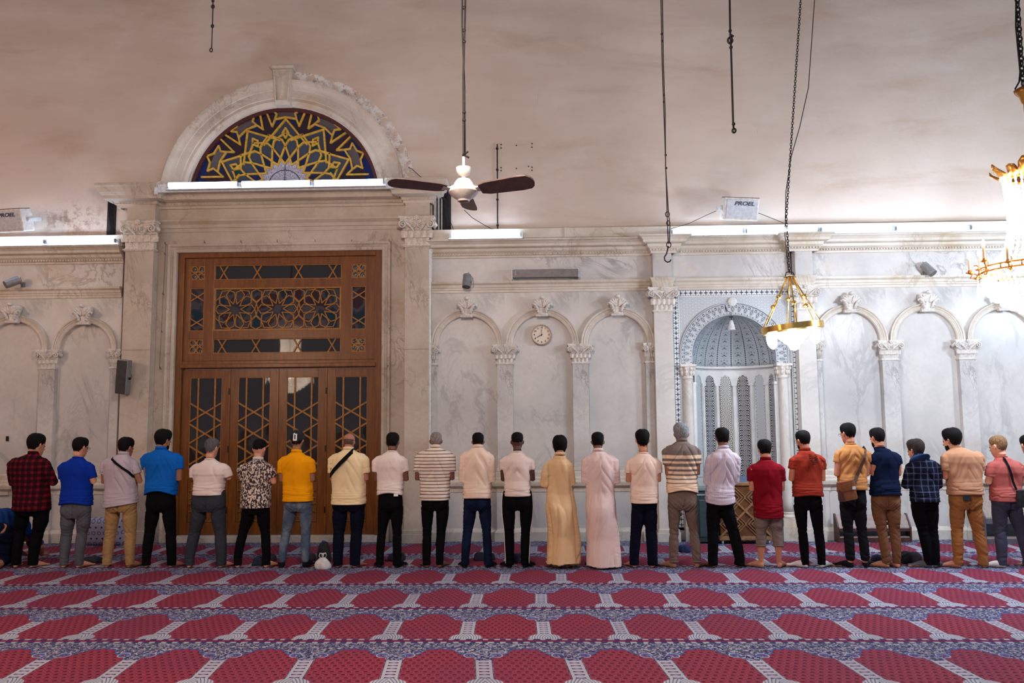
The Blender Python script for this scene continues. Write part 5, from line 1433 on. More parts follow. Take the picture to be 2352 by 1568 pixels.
# wheeled wooden lectern
x0, y0 = FL(1656, 1243); y0 = YB - .36; x0 = WX(1656, 1240, y0); x1 = WX(1772, 1240, y0)
r = thing('wheeled_lectern', 'carved dark wooden lectern on small white wheels in front of the prayer niche', 'lectern', ((x0 + x1) / 2, y0, 0)); w = (x1 - x0) / 2
M_wal = plain('walnut', srgb(96, 64, 38), .3, var=.25); M_wal2 = plain('walnut_edge', srgb(140, 106, 74), .25, var=.2)
m = MB(); m.box(-w, w, 0, .32, .09, .90); build('body', m, M_wal, r, bevel=.01)
m = MB(); m.box(-w - .03, w + .03, -.03, .34, .88, .93); m.box(-w - .02, w + .02, -.02, .33, .06, .12); build('ledge', m, M_wal2, r, bevel=.008)
m = MB()
for cz in (.30, .70):
    for cx2 in (-w * .5, w * .5):
        for k, s in enumerate((.20, .15, .10)):
            P = [(cx2, cz - s), (cx2 + s, cz), (cx2, cz + s), (cx2 - s, cz)]
            for i in range(4): m.bar(P[i], P[(i + 1) % 4], .012, -.012 - .005 * k, .002, .004)
for a, b in (((-w, .12), (w, .88)), ((-w, .88), (w, .12))): m.bar(a, b, .03, -.02, .0)
build('diamond_moulding', m, M_wal2, r, bevel=.002)
for s in (-1, 1):
    for yy in (.03, .28):
        m = MB(); m.lathe([(.03, -.012), (.035, -.008), (.035, .008), (.03, .012)], 16, (s * (w - .03), yy, .035), 'x'); build('wheel', m, M_cream, r, smooth_=True)
m = MB(); m.box(-.30, .20, .05, .09, .93, 1.02); build('backrest_board', m, plain('slate_blue', srgb(88, 108, 136), .5), r)
x0 = WX(1602, 1240, YB - .3); x1 = WX(1652, 1240, YB - .3)
r = thing('dark_cabinet', 'narrow dark green cabinet left of the wheeled lectern, in front of the niche column', 'cabinet', ((x0 + x1) / 2, YB - .3, 0)); w = (x1 - x0) / 2
m = MB(); m.box(-w, w, 0, .24, .02, .80); build('body', m, plain('dark_teal', srgb(44, 58, 62), .4), r, bevel=.01)
m = MB(); m.box(-w - .02, w + .02, -.02, .25, .80, .85); m.box(-w - .01, w + .01, -.012, .02, .72, .75); build('top_board', m, plain('grey_teal', srgb(110, 126, 130), .4), r, bevel=.006)
m = MB(); m.box(-w + .04, w - .04, -.01, .01, .10, .66); build('cabinet_door', m, plain('teal_panel', srgb(52, 70, 74), .35), r, bevel=.006)

# ------------------------------------------------------------------ things lying on the carpet
def blob(name, px, py, w, d, h, mat, label, cat, seed=0, amp=.25, parent=None, fr=6.0):
    x, y = FL(px, py); rnd = np.random.RandomState(seed); m = MB(); R = []
    ph = rnd.rand(12) * 6.28
    for i in range(15):
        t = (PI / 2) * i / 14 if True else 0; z = math.sin(t); q = math.cos(t)
        ring = []
        for k in range(36):
            a = 2 * PI * k / 36
            n = 1 + amp * (math.sin(3 * a + ph[0]) * .4 + math.sin(5 * a + ph[1] + 2 * t) * .3 + math.sin(fr * a + ph[2] - 4 * t) * .2)
            zz_ = z * (1 + amp * (math.sin(4 * a + ph[3]) * .5 + math.sin(2 * a + ph[4]) * .4) * q)
            ring.append((w / 2 * (q ** .6) * n * math.cos(a), d / 2 * (q ** .6) * n * math.sin(a), max(.001, h * zz_)))
        R.append(ring)
    m.rings(R); o = build(name, m, mat, parent, smooth_=True)
    if parent is None: o.location = (x, y, .001); tag(o, label, cat)
    return o
M_navyc = plain('navy_cloth', srgb(26, 30, 52), .85, var=.35, bmp=.3)
M_dkc = plain('charcoal_cloth', srgb(30, 32, 38), .8, var=.35, bmp=.3)
def cap_on_floor(px, py, w, label, mat):
    x, y = FL(px, py); r = thing('flat_cap', label, 'cap', (x, y, 0.001)); m = MB()
    m.lathe([(w * .46, 0), (w * .5, .03), (w * .47, .06), (w * .36, .085), (w * .15, .10), (0, .103)], 24); build('crown', m, mat, r, smooth_=True)
    m = MB(); R = []
    for i in range(9):
        a = -.9 + 1.8 * i / 8 + PI * 1.0; R.append([(w * .45 * math.cos(a), w * .45 * math.sin(a), .012), (w * .80 * math.cos(a) * (1 - .1 * abs(i - 4) / 4), w * .8 * math.sin(a) * .8, .006), (w * .80 * math.cos(a) * (1 - .1 * abs(i - 4) / 4), w * .8 * math.sin(a) * .8, .014), (w * .45 * math.cos(a), w * .45 * math.sin(a), .024)])
    m.rings(R); build('brim', m, mat, r, smooth_=True); return r
blob('folded_bag', 212, 1291, .30, .22, .08, M_dkc, 'flat black bag on the carpet, just left of the khaki trousered man', 'bag', 1, .08)
blob('jacket', 598, 1297, .20, .2, .12, M_navyc, 'dark jacket heap on the carpet behind the feet of the man in the speckled shirt', 'jacket', 2, .3)
cap_on_floor(622, 1288, .16, 'dark cap on the carpet, just right of the jacket heap by the speckled shirt man', M_dkc)
cap_on_floor(714, 1287, .15, 'black cap on the carpet behind the man in the yellow shirt', M_dkc)
cap_on_floor(903, 1287, .15, 'dark navy cap on the carpet between the feet of the man with black socks', M_navyc)
blob('shoe_bag', 922, 1286, .12, .14, .10, M_dkc, 'small dark bag on the carpet beside the navy cap, by the man in black socks', 'bag', 4, .15)
blob('shoe_bag', 1102, 1286, .18, .15, .11, M_navyc, 'dark blue bag on the carpet between the feet of the man in blue jeans', 'bag', 5, .2)
blob('shoe_bag', 1128, 1285, .12, .12, .09, M_dkc, 'small black bag tucked beside the jeans man right ankle', 'bag', 6, .15)
blob('shoe_bag', 1190, 1291, .20, .15, .12, M_navyc, 'dark navy bag between the feet of the man in striped track trousers', 'bag', 7, .2)
blob('folded_cloth', 1574, 1267, .21, .16, .10, plain('deep_navy', srgb(22, 30, 70), .85, var=.4, bmp=.3), 'folded navy cloth on the carpet behind the man in the striped polo', 'cloth', 8, .2)
cap_on_floor(2016, 1291, .17, 'dark cap lying on the carpet left of the feet of the navy shirted man', M_navyc)
blob('jacket', 2093, 1292, .30, .24, .14, M_dkc, 'crumpled black jacket on the carpet left of the hooded checked shirt man', 'jacket', 10, .35)
blob('folded_bag', 1008, 1252, .12, .1, .07, M_dkc, 'small dark pouch at the wall base left of the striped shirt man', 'bag', 11, .1)
# plastic bag and backpack
x, y = FL(741, 1307); r = thing('plastic_bag', 'knotted white plastic carrier bag beside the man in the cream shirt', 'bag', (x, y, 0.001))
M_plas = plain('thin_plastic', srgb(196, 190, 190), .35, var=.15, bmp=.3)
m = MB(); R = []
for z, w in ((0, .085), (.02, .10), (.06, .103), (.10, .085), (.135, .05), (.15, .035)):
    R.append([(w * (1 + .10 * math.sin(5 * 2 * PI * k / 30 + z * 30) + .05 * math.sin(9 * 2 * PI * k / 30)) * math.cos(2 * PI * k / 30), w * .7 * (1 + .1 * math.sin(4 * 2 * PI * k / 30)) * math.sin(2 * PI * k / 30), z) for k in range(30)])
m.rings(R); build('bag_body', m, M_plas, r, smooth_=True)
for s in (-1, 1):
    m = MB(); m.tube([(s * .005, s * .01, .13), (s * .045, s * .02, .17), (s * .035, s * .01, .205), (s * .008, 0, .20), (s * .0, 0, .15)], .008, 6, flat=(1.4, .5)); build('handle', m, M_plas, r, smooth_=True)
x, y = FL(744, 1290); r = thing('backpack', 'black backpack with a blue handle standing behind the white plastic bag', 'backpack', (x, y, 0.001))
m = MB(); R = []
for z, w in ((0, .085), (.03, .095), (.12, .09), (.20, .075), (.25, .055), (.27, .03)): R.append([(w * math.copysign(abs(math.cos(t)) ** .6, math.cos(t)), w * .8 * math.copysign(abs(math.sin(t)) ** .6, math.sin(t)), z) for t in [2 * PI * k / 24 for k in range(24)]])
m.rings(R); build('pack_body', m, M_dkc, r, smooth_=True)
m = MB(); m.tube([(-.02, -.02, .262), (-.02, -.03, .285), (.02, -.03, .285), (.02, -.02, .262)], .007, 6); build('top_handle', m, plain('blue_webbing', srgb(24, 60, 190), .6), r, smooth_=True)
# quilted bundle with rings
def ringcloth():
    m = newmat('ringed_cloth', .8, .2); x, y, z = coords()
    u, v = x * 11.0, z * 11.0; row = mth('FLOOR', v); a = fr(u + mth('MODULO', row, 2.0) * .5) - .5; b = fr(v) - .5; d = mth('SQRT', a * a + b * b)
    c = mixc(band(d, .22, .36), srgb(170, 168, 186), srgb(86, 104, 158)); odd = mth('MODULO', row + 20.0, 2.0) > .5
    c2 = mixc(d < .16, srgb(170, 168, 186), srgb(32, 40, 104)); setc(mixc(odd, c, c2)); return m
x0, z0 = W(245, 1250, YB - .2); r = thing('bedding_bundle', 'pale bedding bundle printed with blue rings, leaning on the wall behind the man in khaki trousers', 'bundle', (WX(245, 1220, YB - .2), YB - .2, 0.0)); r.rotation_euler = (.22, 0, 0)
m = MB(); R = []
for i in range(9):
    t = i / 8; z = .44 * t; w = .33 * (1 - .10 * (2 * t - 1) ** 4) * (1 - .05 * t); d = .09 * (1 - .55 * (2 * t - 1) ** 4)
    R.append([(w * math.copysign(abs(math.cos(u)) ** .45, math.cos(u)), d * math.copysign(abs(math.sin(u)) ** .7, math.sin(u)), z) for u in [2 * PI * k / 36 for k in range(36)]])
m.rings(R); o = build('bedding_bundle', m, ringcloth(), None, smooth_=True); o.location = r.location; o.rotation_euler = r.rotation_euler; tag(o, 'pale bundle printed with blue rings, leaning on the wall behind the khaki trousered man', 'bundle'); bpy.data.objects.remove(r); o.name = 'bedding_bundle'
# ------------------------------------------------------------------ people
def ss(v, a, b):
    t = np.clip((v - a) / (b - a), 0, 1); return t * t * (3 - 2 * t)
def bake(mb, voxel, iters=2, wr=None):
    me = bpy.data.meshes.new('tmp'); me.from_pydata([tuple(v) for v in mb.v], [], mb.f); me.update()
    o = bpy.data.objects.new('tmp', me); sc.collection.objects.link(o)
    r = o.modifiers.new('r', 'REMESH'); r.mode = 'VOXEL'; r.voxel_size = voxel
    if iters:
        s = o.modifiers.new('s', 'SMOOTH'); s.factor = .5; s.iterations = iters
    dg = bpy.context.evaluated_depsgraph_get(); dg.update()
    m2 = bpy.data.meshes.new_from_object(o.evaluated_get(dg))
    bpy.data.objects.remove(o); bpy.data.meshes.remove(me)
    if wr is not None:
        n = len(m2.vertices); co = np.empty(n * 3, np.float32); no = np.empty(n * 3, np.float32)
        m2.vertices.foreach_get('co', co); m2.vertices.foreach_get('normal', no)
        co = co.reshape(-1, 3); no = no.reshape(-1, 3)
        co = co + no * wr(co)[:, None]
        m2.vertices.foreach_set('co', co.ravel()); m2.update()
    m2.polygons.foreach_set('use_smooth', [True] * len(m2.polygons))
    return m2
def fold(co, kx, ky, kz, seed, n=7):
    r = np.random.RandomState(seed); f = np.zeros(len(co))
    for i in range(n):
        a = (r.randn() * .55 + (.8 if kx > 25 else 0)) * kx; b = r.randn() * ky; c = (r.randn() * .45 + (.85 if kz > 40 else 0)) * kz
        f += np.sin(a * co[:, 0] + b * co[:, 1] + c * co[:, 2] + r.rand() * 6.28)
    return f / math.sqrt(n / 2.0)
def ridge(f): return np.exp(-(f * f) * 4.5)
def link(name, me, mat, parent):
    me.name = name; o = bpy.data.objects.new(name, me); sc.collection.objects.link(o)
    me.materials.clear(); me.materials.append(mat); o.parent = parent; return o
def sell(cx, cy, a, b, z, n=28, e=2.4, bb=None):
    out = []
    for k in range(n):
        t = 2 * PI * k / n; c, s = math.cos(t), math.sin(t)
        bq = b if s < 0 or bb is None else bb
        out.append((cx + a * math.copysign(abs(c) ** (2 / e), c), cy + bq * math.copysign(abs(s) ** (2 / e), s), z))
    return out
HEAD = [(-.006, .020, .060, -.034), (.0, .030, .082, -.025), (.03, .050, .094, .012), (.06, .062, .091, .058), (.10, .070, .088, .086), (.13, .075, .086, .097), (.17, .076, .086, .098), (.20, .068, .074, .086), (.222, .049, .052, .062), (.234, .026, .028, .034), (.238, .008, .01, .01)]
def hint(z):
    zs = [h[0] for h in HEAD]; return [float(np.interp(z, zs, [h[i] for h in HEAD])) for i in (1, 2, 3)]
def hpt(phi, z, off):        # phi 0 = front
    w, f, b = hint(z); w += off; f += off; b += off
    c, s = math.cos(phi), math.sin(phi); e = 2 / 2.2
    return ((w) * math.copysign(abs(s) ** e, s), (f if c > 0 else b) * math.copysign(abs(c) ** e, c), z)
def skin_mat(c):
    key = 'skin_%d_%d_%d' % c
    if key in bpy.data.materials: return bpy.data.materials[key]
    m = plain(key, srgb(*c), .55, var=.08, scale=14, bmp=.05); BS.inputs['Subsurface Weight'].default_value = 0.0; return m
def hair_mat(c):
    key = 'hair_%d_%d_%d' % c
    if key in bpy.data.materials: return bpy.data.materials[key]
    m = newmat(key, .75, .12); x, y, z = coords(); f = nz(vec(x, y, z * .35), 90, 3, .6)
    setc(mixc(smooth(f, .35, .65), tuple(v * .6 for v in srgb(*c)[:3]) + (1,), tuple(v * 1.35 for v in srgb(*c)[:3]) + (1,))); bump(f, .5, .006); return m
def cloth(name, c, kind='plain', c2=None, c3=None, rough=.85):
    m = newmat(name, rough, .06); x, y, z = coords(); base = srgb(*c); c2_ = srgb(*c2) if c2 else None
    v = nz(vec(x, y, z), 5, 3)
    col = mixc(smooth(v, .3, .7) * .5, base, tuple(q * .82 for q in base[:3]) + (1,))
    if kind == 'plaid':
        a = fr(x * 13.0); b = fr(z * 13.0)
        col = mixc(smooth(ab(a - .5), .16, .26) * .75, col, c2_); col = mixc(smooth(ab(b - .5), .16, .26) * .75, col, c2_)
        if c3: col = mixc(mx(band(ab(a - .5), .0, .05), band(ab(b - .5), .0, .05)) * .6, col, srgb(*c3))
    if kind == 'stripe':                    # thin horizontal stripes
        col = mixc(fr(z * 23.0 + nz(vec(x, y, z), 3) * .25) < .20, col, c2_)
    if kind == 'vstripe':
        col = mixc(fr(x * 70.0) < .35, col, c2_)
    if kind == 'speckle':
        f = nz(vec(x, y, z * .6), 55, 2, .6); col = mixc(smooth(f, .50, .54), c2_, col)
    if kind == 'bands':                     # grey yoke, bands fading to a plain hem; c3=(z levels)
        zz = z + nz(vec(x, y, 0.0), 4) * .02
        t = mx(zz > c3[0], 0.0)
        for lo, hi in c3[1]: t = mx(t, band(zz, lo, hi))
        col = mixc(t, col, c2_)
    if kind == 'denim':
        f = nz(vec(x * 60.0, y * 60.0, z * 12.0), 1.0, 3, .6); col = mixc(f * .5, col, tuple(q * .55 for q in base[:3]) + (1,))
        col = mixc(smooth(nz(vec(x, y, z * .7), 6, 3), .45, .7) * .6, col, c2_ or base)
    setc(col); bump(nz(vec(x, y, z), 120, 2), .12, .002); return m
def toes(m, fx, fy, ang, s, k=1.0, bare=True):
    """foot of length .25 whose heel is at fx, fy, pointing along ang (0 = +y), s side"""
    d = Vector((math.sin(ang), math.cos(ang), 0)); n = Vector((d.y, -d.x, 0)); h = Vector((fx, fy, 0))
    R = []
    for t, w, zz, hh in ((-.030, .012, .030, .016), (-.022, .026, .033, .028), (.0, .033, .040, .036), (.05, .033, .046, .042), (.10, .036, .040, .036), (.15, .043, .028, .026), (.185, .045, .020, .018), (.205, .038, .016, .013)):
        c = h + d * t * k; R.append([c + n * (w * k * math.cos(a)) + Vector((0, 0, max(.002, (zz + hh * math.sin(a)) * k))) for a in [2 * PI * j / 16 for j in range(16)]])
    m.rings([[tuple(v) for v in r] for r in R])
    if bare:
        for j in range(5):
            o_ = (-.034 + .017 * j) * k; L = (.048 - .007 * j) * k; q = h + d * (.190 - .006 * j) * k + n * (o_ * -s)
            m.tube([q + Vector((0, 0, .014)), q + d * L * .6 + Vector((0, 0, .014)), q + d * L + Vector((0, 0, .010))], [.0105, .0105, .008] if j else [.013, .014, .010], 7)
def hand(m, wrist, palm_dir, up, s, spread=.0):
    """palm along palm_dir from the wrist; five fingers bent around"""
    w = Vector(wrist); d = Vector(palm_dir).normalized(); u = Vector(up).normalized(); n = d.cross(u).normalized()
    R = []
    for t, a, b in ((-.01, .026, .020), (.02, .034, .019), (.055, .041, .017), (.085, .040, .014), (.095, .034, .011)):
        c = w + d * t; R.append([tuple(c + u * (a * math.cos(q)) + n * (b * math.sin(q))) for q in [2 * PI * j / 12 for j in range(12)]])
    m.rings(R)
    for j, L in enumerate((.072, .080, .074, .058)):
        b0 = w + d * .090 + u * (.029 - .0195 * j); bend = n * -1
        p = [b0, b0 + d * L * .40 + bend * .006, b0 + d * L * .72 + bend * .020, b0 + d * L * .88 + bend * .036]
        m.tube(p, [.0088, .0084, .0078, .0065], 8)
    b0 = w + d * .028 + u * .030; m.tube([b0, b0 + u * .024 + d * .020, b0 + u * .034 + d * .046 - n * .006, b0 + u * .032 + d * .068 - n * .012], [.012, .0105, .0095, .0075], 8)

def person(D):
    rnd = np.random.RandomState(D['seed']); ph = rnd.rand(16) * 6.28
    f1, f2, fy = D['f1'], D['f2'], D.get('fy', 1304)
    rx_, ry_ = FL((f1 + f2) / 2, fy); Y = ry_ + .02
    root = thing('person', D['label'], 'person', (rx_, Y, 0), 0, 'row of standing worshippers')
    lx = lambda p, q: WX(p, q, Y) - rx_
    lz = lambda q: WZ((f1 + f2) / 2, q, Y)
    ht, cy, hem, ey = D['ht'], D['cy'], D['hem'], D['ey']
    zt, zc, zh, ze = lz(ht), lz(cy), lz(hem), lz(ey)
    hx = lx(D['hx'], ht + 15); hk = D.get('hw', 32) * (Y / F_PX) / .186
    sl, sr = lx(D['sl'], cy + 25), lx(D['sr'], cy + 25); SW = sr - sl; sx = (sl + sr) / 2
    el, er = lx(D['el'], ey), lx(D['er'], ey)
    hl, hr = lx(D['hl'], hem), lx(D['hr'], hem); hcx, hw = (hl + hr) / 2, (hr - hl) / 2
    nx_ = hx - .0; fat = D.get('fat', 1.0); bx = .118 * fat
    zcr = D.get('zcr', .74 if zh > .75 else .70)
    skin, hairc = skin_mat(D.get('skin', (150, 106, 84))), D.get('hair', (14, 11, 11))
    sh = zc - .128                                  # shoulder joint height
    # ---- torso description: (z, cx, halfwidth, halfdepth, cy)
    aw = SW / 2 - .050
    robe = D.get('robe')
    bh = max(bx * 1.20, .152) + (.012 if zh < zcr + .02 else 0)
    TR = [(zh, hcx, hw, bh, -.012), (zh + .09, hcx, hw * .99, bh * .98, -.010), (zh + (zc - zh) * .34, hcx * .7 + sx * .3, (hw * .60 + aw * .40) * .96, bx * 1.08, .003),
          (zh + (zc - zh) * .55, hcx * .3 + sx * .7, hw * .3 + aw * .7, bx * 1.04, -.004), (zc - .20, sx, aw, bx * 1.06, -.012), (zc - .125, sx, aw * .99, bx * .96, -.018),
          (zc - .085, (sx * .8 + nx_ * .2), aw * .88, bx * .82, -.02), (zc - .052, (sx * .6 + nx_ * .4), aw * .62, bx * .68, -.02), (zc - .026, (sx * .4 + nx_ * .6), .098, .074, -.018), (zc - .004, nx_, .068, .060, -.012)]
    if robe:
        lo = lz(robe); L0 = TR[0]; rl_, rr_ = lx(D['rl'], robe), lx(D['rr'], robe)
        TR = [(lo, (rl_ + rr_) / 2, (rr_ - rl_) / 2, .19, .01), (lo + .35, (rl_ + rr_) / 2 * .8 + hcx * .2, (rr_ - rl_) / 2 * .93, .165, .01)] + TR
    def tor(z):
        zs = [t[0] for t in TR]; return [float(np.interp(z, zs, [t[i] for t in TR])) for i in (1, 2, 3, 4)]
    def back_y(x, z, off=.0):
        c, a, b, q = tor(z); u = min(.97, abs((x - c) / a)); return q - b * (1 - u ** 2.4) ** (1 / 2.4) - off
    # ---- limbs
    arms = {}
    for s, ex in ((-1, el), (1, er)):
        S = Vector((sx + s * (SW / 2 - .072), -.015, sh - .005)); E = Vector((ex - s * .045, -.02, ze + .045)); Wr = Vector((sx + s * .10, .19 + .02 * fat * 2, ze + .085 + .01 * s))
        arms[s] = (S, E, Wr)
    # ---- body (one continuous skin surface)
    m = MB()
    body_rings = [sell(c, q + .01, max(.03, a - (.034 if not robe else .05)), max(.03, min(b - .026, bx * (.78 if not robe else .62))), z, 20) for z, c, a, b, q in TR if z >= zh] + [sell(nx_, -.008, .054, .056, zc + .03, 20), sell(nx_, .0, .052, .054, zc + .07, 20)]
    low = [sell(hcx, .005, max(.1, hw - .045), bx * .72, zcr + .04, 20), sell(hcx, .005, max(.12, hw - .042), bx * .74, zcr + .12, 20)]
    if zh <= zcr + .13: low = low[:1] if zh > zcr + .06 else []
    m.rings(low + body_rings)
    feet = {-1: lx(f1, fy), 1: lx(f2, fy)}
    fr_ang = {-1: D.get('a1', -.35), 1: D.get('a2', .35)}
    hipx = {s: hcx + s * min(.105, hw * .52) for s in (-1, 1)}
    for s in (-1, 1):
        S, E, Wr = arms[s]
        m.tube([S + Vector((-s * .03, 0, .0)), S, S.lerp(E, .5) + Vector((0, -.005, 0)), E, E.lerp(Wr, .35), Wr], [.038, .045, .045, .038, .040, .027] if D.get('sleeve', 'short') == 'short' else [.034, .038, .038, .030, .030, .025], 14)
        q = feet[s]; pw_ = D.get('pw', hw - .014); out_ = hcx + s * (pw_ - .088 * D.get('leg', 1.0)); kx_ = out_ * .46 + q * .54
        m.tube([(out_ * .9 + hcx * .1, 0, zcr + .04), (out_ * .75 + kx_ * .25, .002, zcr - .08), (kx_, .012, .47), (kx_ * .45 + q * .55, -.004, .30), (q, -.002, .14), (q, -.0, .09), (q, .0, .045)], [.068, .064, .045, .044 if not D.get('cuff') or WZ(1176, D['cuff'], Y) < .15 else .052, .034, .032, .032], 14)
        toes(m, q, -.012, fr_ang[s], s)
    WL, WR = arms[-1][2], arms[1][2]
    hand(m, WL, (1, .25, .05), (0, 0, 1), -1); hand(m, WR + Vector((0, .035, .02)), (-1, .18, .02), (0, 0, 1), 1)
    # head
    hm = Matrix.Translation(Vector((nx_, -.008, zt - .222 * hk))) @ Matrix.Rotation(-D.get('turn', 0.0), 4, 'Z') @ Matrix.Rotation(-D.get('nod', .22), 4, 'X') @ Matrix.Scale(hk, 4)
    T = lambda P: [tuple(hm @ Vector(p)) for p in P]
    hr_ = []
    for z, w, f, b in HEAD: hr_.append(T([hpt(2 * PI * k / 24, z, 0) for k in range(24)]))
    m.rings(hr_)
    m.tube(T([(0, .084, .128), (0, .094, .105), (0, .108, .084), (0, .094, .074)]), [.008 * hk, .010 * hk, .013 * hk, .009 * hk], 8)
    m.tube(T([(-.04, .078, .138), (0, .088, .136), (.04, .078, .138)]), .007, 7)
    for s in (-1, 1):
        m.tube(T([(s * .072, .0, .085), (s * .083, -.008, .10), (s * .087, -.012, .122), (s * .078, -.005, .135)]), [.007, .009, .010, .007], 7)
        m.ball(T([(s * .078, -.006, .108)])[0], (.008, .014, .024), 8, 6)
    m.tube(T([(-.022, .088, .056), (0, .096, .055), (.022, .088, .056)]), .006, 6)
    m.tube([(nx_, -.005, zc - .03), (nx_, .004, zt - .20 * hk)], [.058, .054], 16)
    link('body', bake(m, .0078, 1), skin, root)
    # face details
    for s in (-1, 1):
        e = MB(); c = T([(s * .031, .0775, .118)])[0]; e.ball(c, .0115 * hk, 12, 8); build('eye', e, M_eye, root, smooth_=True)
    e = MB(); e.tube(T([(-.024, .090, .0555), (-.012, .0985, .057), (0, .101, .0555), (.012, .0985, .057), (.024, .090, .0555)]), [.002, .0035, .004, .0035, .002], 6); build('mouth', e, M_lip, root, smooth_=True)
    # hair
    hs = D.get('hairstyle', 'short')
    if hs != 'none':
        th = {'short': .012, 'full': .018, 'crop': .006, 'long': .020, 'bald': .002, 'fade': .010}[hs]
        nape = {'short': .052, 'full': .040, 'crop': .055, 'long': -.01, 'bald': .05, 'fade': .095}[hs]
        side = {'short': .125, 'full': .115, 'crop': .13, 'long': .03, 'bald': .12, 'fade': .15}[hs]
        N = 40; R = []
        def zmin(phi):
            a = abs((phi + PI) % (2 * PI) - PI)      # 0 front .. pi back
            return float(np.interp(a, [0, .75, 1.15, 1.5, 1.85, 2.3, PI], [.190, .175, side + .01, side, (side + nape) / 2 if hs != 'fade' else .125, nape + .012, nape]))
        ztop = .238 if hs != 'bald' else .15
        for i in range(-1, 15):
            t = max(0, i) / 14; ring = []
            for k in range(N):
                phi = 2 * PI * k / N; z0 = zmin(phi); z = z0 + (ztop - .001 - z0) * (math.sin(t * PI / 2) if hs != 'bald' else t)
                n = .5 + .5 * math.sin(phi * 7 + ph[3] + z * 40) * math.sin(z * 60 + ph[4] + phi * 3)
                z = z + (.006 * math.sin(phi * 17 + ph[5]) + .004 * math.sin(phi * 31)) * (1 - t); off = -.006 if i < 0 else th * (.10 + .9 * min(1, t * 2.0)) * (1 + .22 * (n - .5)) * (1.0 if hs != 'bald' else (1 - t))
                p = hpt(phi, min(z, .236), off)
                lift = th * ss(np.array(z), .15, .238) * (1 + .3 * (n - .5)) if hs != 'bald' else 0
                ring.append((p[0] * (1 - .0), p[1], p[2] + float(lift)))
            R.append(T(ring))
        h = MB(); h.rings(R); build('hair', h, hair_mat(hairc), root, smooth_=True)
    if D.get('beard'):
        b = MB(); R = []
        for z, off in ((-.008, -.006), (-.006, .001), (.01, .004), (.035, .004), (.06, .002), (.075, -.003)):
            R.append(T([hpt(-1.35 + 2.7 * k / 16, z, off) for k in range(17)] + [hpt(1.35 - 2.7 * k / 16, z, -.012) for k in range(17)]))
        b.rings(R); build('beard', b, hair_mat(hairc), root, smooth_=True)
    if D.get('glasses'):
        g = MB()
        for s in (-1, 1):
            g.tube(T([(s * .033 + .022 * math.cos(a), .102, .118 + .017 * math.sin(a)) for a in [2 * PI * k / 14 for k in range(14)]]), .0018, 5, closed=True)
            g.tube(T([(s * .056, .10, .122), (s * .082, .06, .124), (s * .086, -.005, .122)]), .002, 5)
        g.tube(T([(-.012, .104, .12), (.012, .104, .12)]), .002, 5); tag(build('glasses', g, M_iron, root), None, None) if False else build('glasses', g, M_iron, root)
    if D.get('cap'):
        R = []
        for i in range(-1, 13):
            t = max(0, i) / 12; ring = []
            for k in range(36):
                phi = 2 * PI * k / 36; a = abs((phi + PI) % (2 * PI) - PI); z0 = float(np.interp(a, [0, PI / 2, PI], [.165, .145, .065])); z = z0 + (.236 - z0) * math.sin(t * PI / 2)
                p = hpt(phi, z, .018 if i >= 0 else -.004); ring.append((p[0], p[1], p[2] + .016 * t))
            R.append(T(ring))
        h = MB(); h.rings(R); cp = build('cap', h, M_black, root, smooth_=True)
        h = MB(); R = []
        for i in range(11):
            a = -.95 + 1.9 * i / 10; p = hpt(a, .165, .015); q = (p[0] * 1.12, p[1] + .075 * math.cos(a), p[2] - .015); R.append(T([p, q, (q[0], q[1], q[2] - .006), (p[0], p[1], p[2] - .006)]))
        h.rings(R); build('visor', h, M_black, cp, smooth_=True)
        h = MB()
        def bp(u, z): w, f, b_ = hint(min(z, .236)); return (u, -(b_ + .034) + abs(u) * .25, z)
        for (u0, z0, u1, z1) in ((-.028, .105, -.012, .190), (.006, .100, .022, .180), (-.028, .095, .022, .112), (.000, .168, .022, .184), (-.020, .178, -.006, .196)):
            c = [bp(u0, z0), bp(u1, z0), bp(u1, z1), bp(u0, z1)]; h.rings([T(c), T([(p[0], p[1] + .03, p[2]) for p in c])])
        build('letter_patch', h, M_patch, cp)
    # ---- shirt or robe
    zse = lz(D['se']) if D.get('se') else None
    m = MB(); m.rings([sell(c, q, a, b, z, 32) for z, c, a, b, q in TR])
    slc = D.get('sleeve', 'short')
    for s in (-1, 1):
        S, E, Wr = arms[s]
        if slc == 'short':
            t = min(.97, max(.3, (S.z - zse) / (S.z - E.z))); A = S.lerp(E, t)
            m.tube([S + Vector((-s * .075, 0, .040)), S + Vector((-s * .03, 0, .018)), S + Vector((s * .004, 0, -.012)), S.lerp(E, t * .55) + Vector((s * .004, -.004, 0)), A + Vector((s * .003, 0, 0))], [.050, .060, .064, .062, .062], 18)
        else:
            m.tube([S + Vector((-s * .075, 0, .040)), S + Vector((-s * .03, 0, .018)), S + Vector((s * .004, 0, -.012)), S.lerp(E, .5) + Vector((s * .004, -.006, 0)), E + Vector((s * .002, -.004, -.004)), E.lerp(Wr, .5), Wr], [.050, .060, .066, .063, .062, .057, .042], 18)
    slouch = D.get('slouch', 1.0)
    def wr(co):
        x, y, z = co[:, 0] - hcx, co[:, 1], co[:, 2]; sg = np.sign(co[:, 0] - sx)
        low_ = 1 - ss(z, zh + .05, zh + .26)
        if robe: low_ = low_ * .0
        d = -.0105 * ridge(fold(co, 11, 16, 80, D['seed'], 6)) * low_ * ss(z, zh + .0, zh + .05) * slouch
        mid = ss(z, zh + .10, zh + .3) * (1 - ss(z, zc - .13, zc - .03)) * (np.abs(co[:, 0] - sx) < SW / 2 - .045)
        rot = np.stack([co[:, 0] + sg * (z - zc) * .55, y, z], 1)
        amp = .45 + .55 * np.clip(fold(co, 7, 7, 7, D['seed'] + 60, 5) + .3, 0, 1.6)
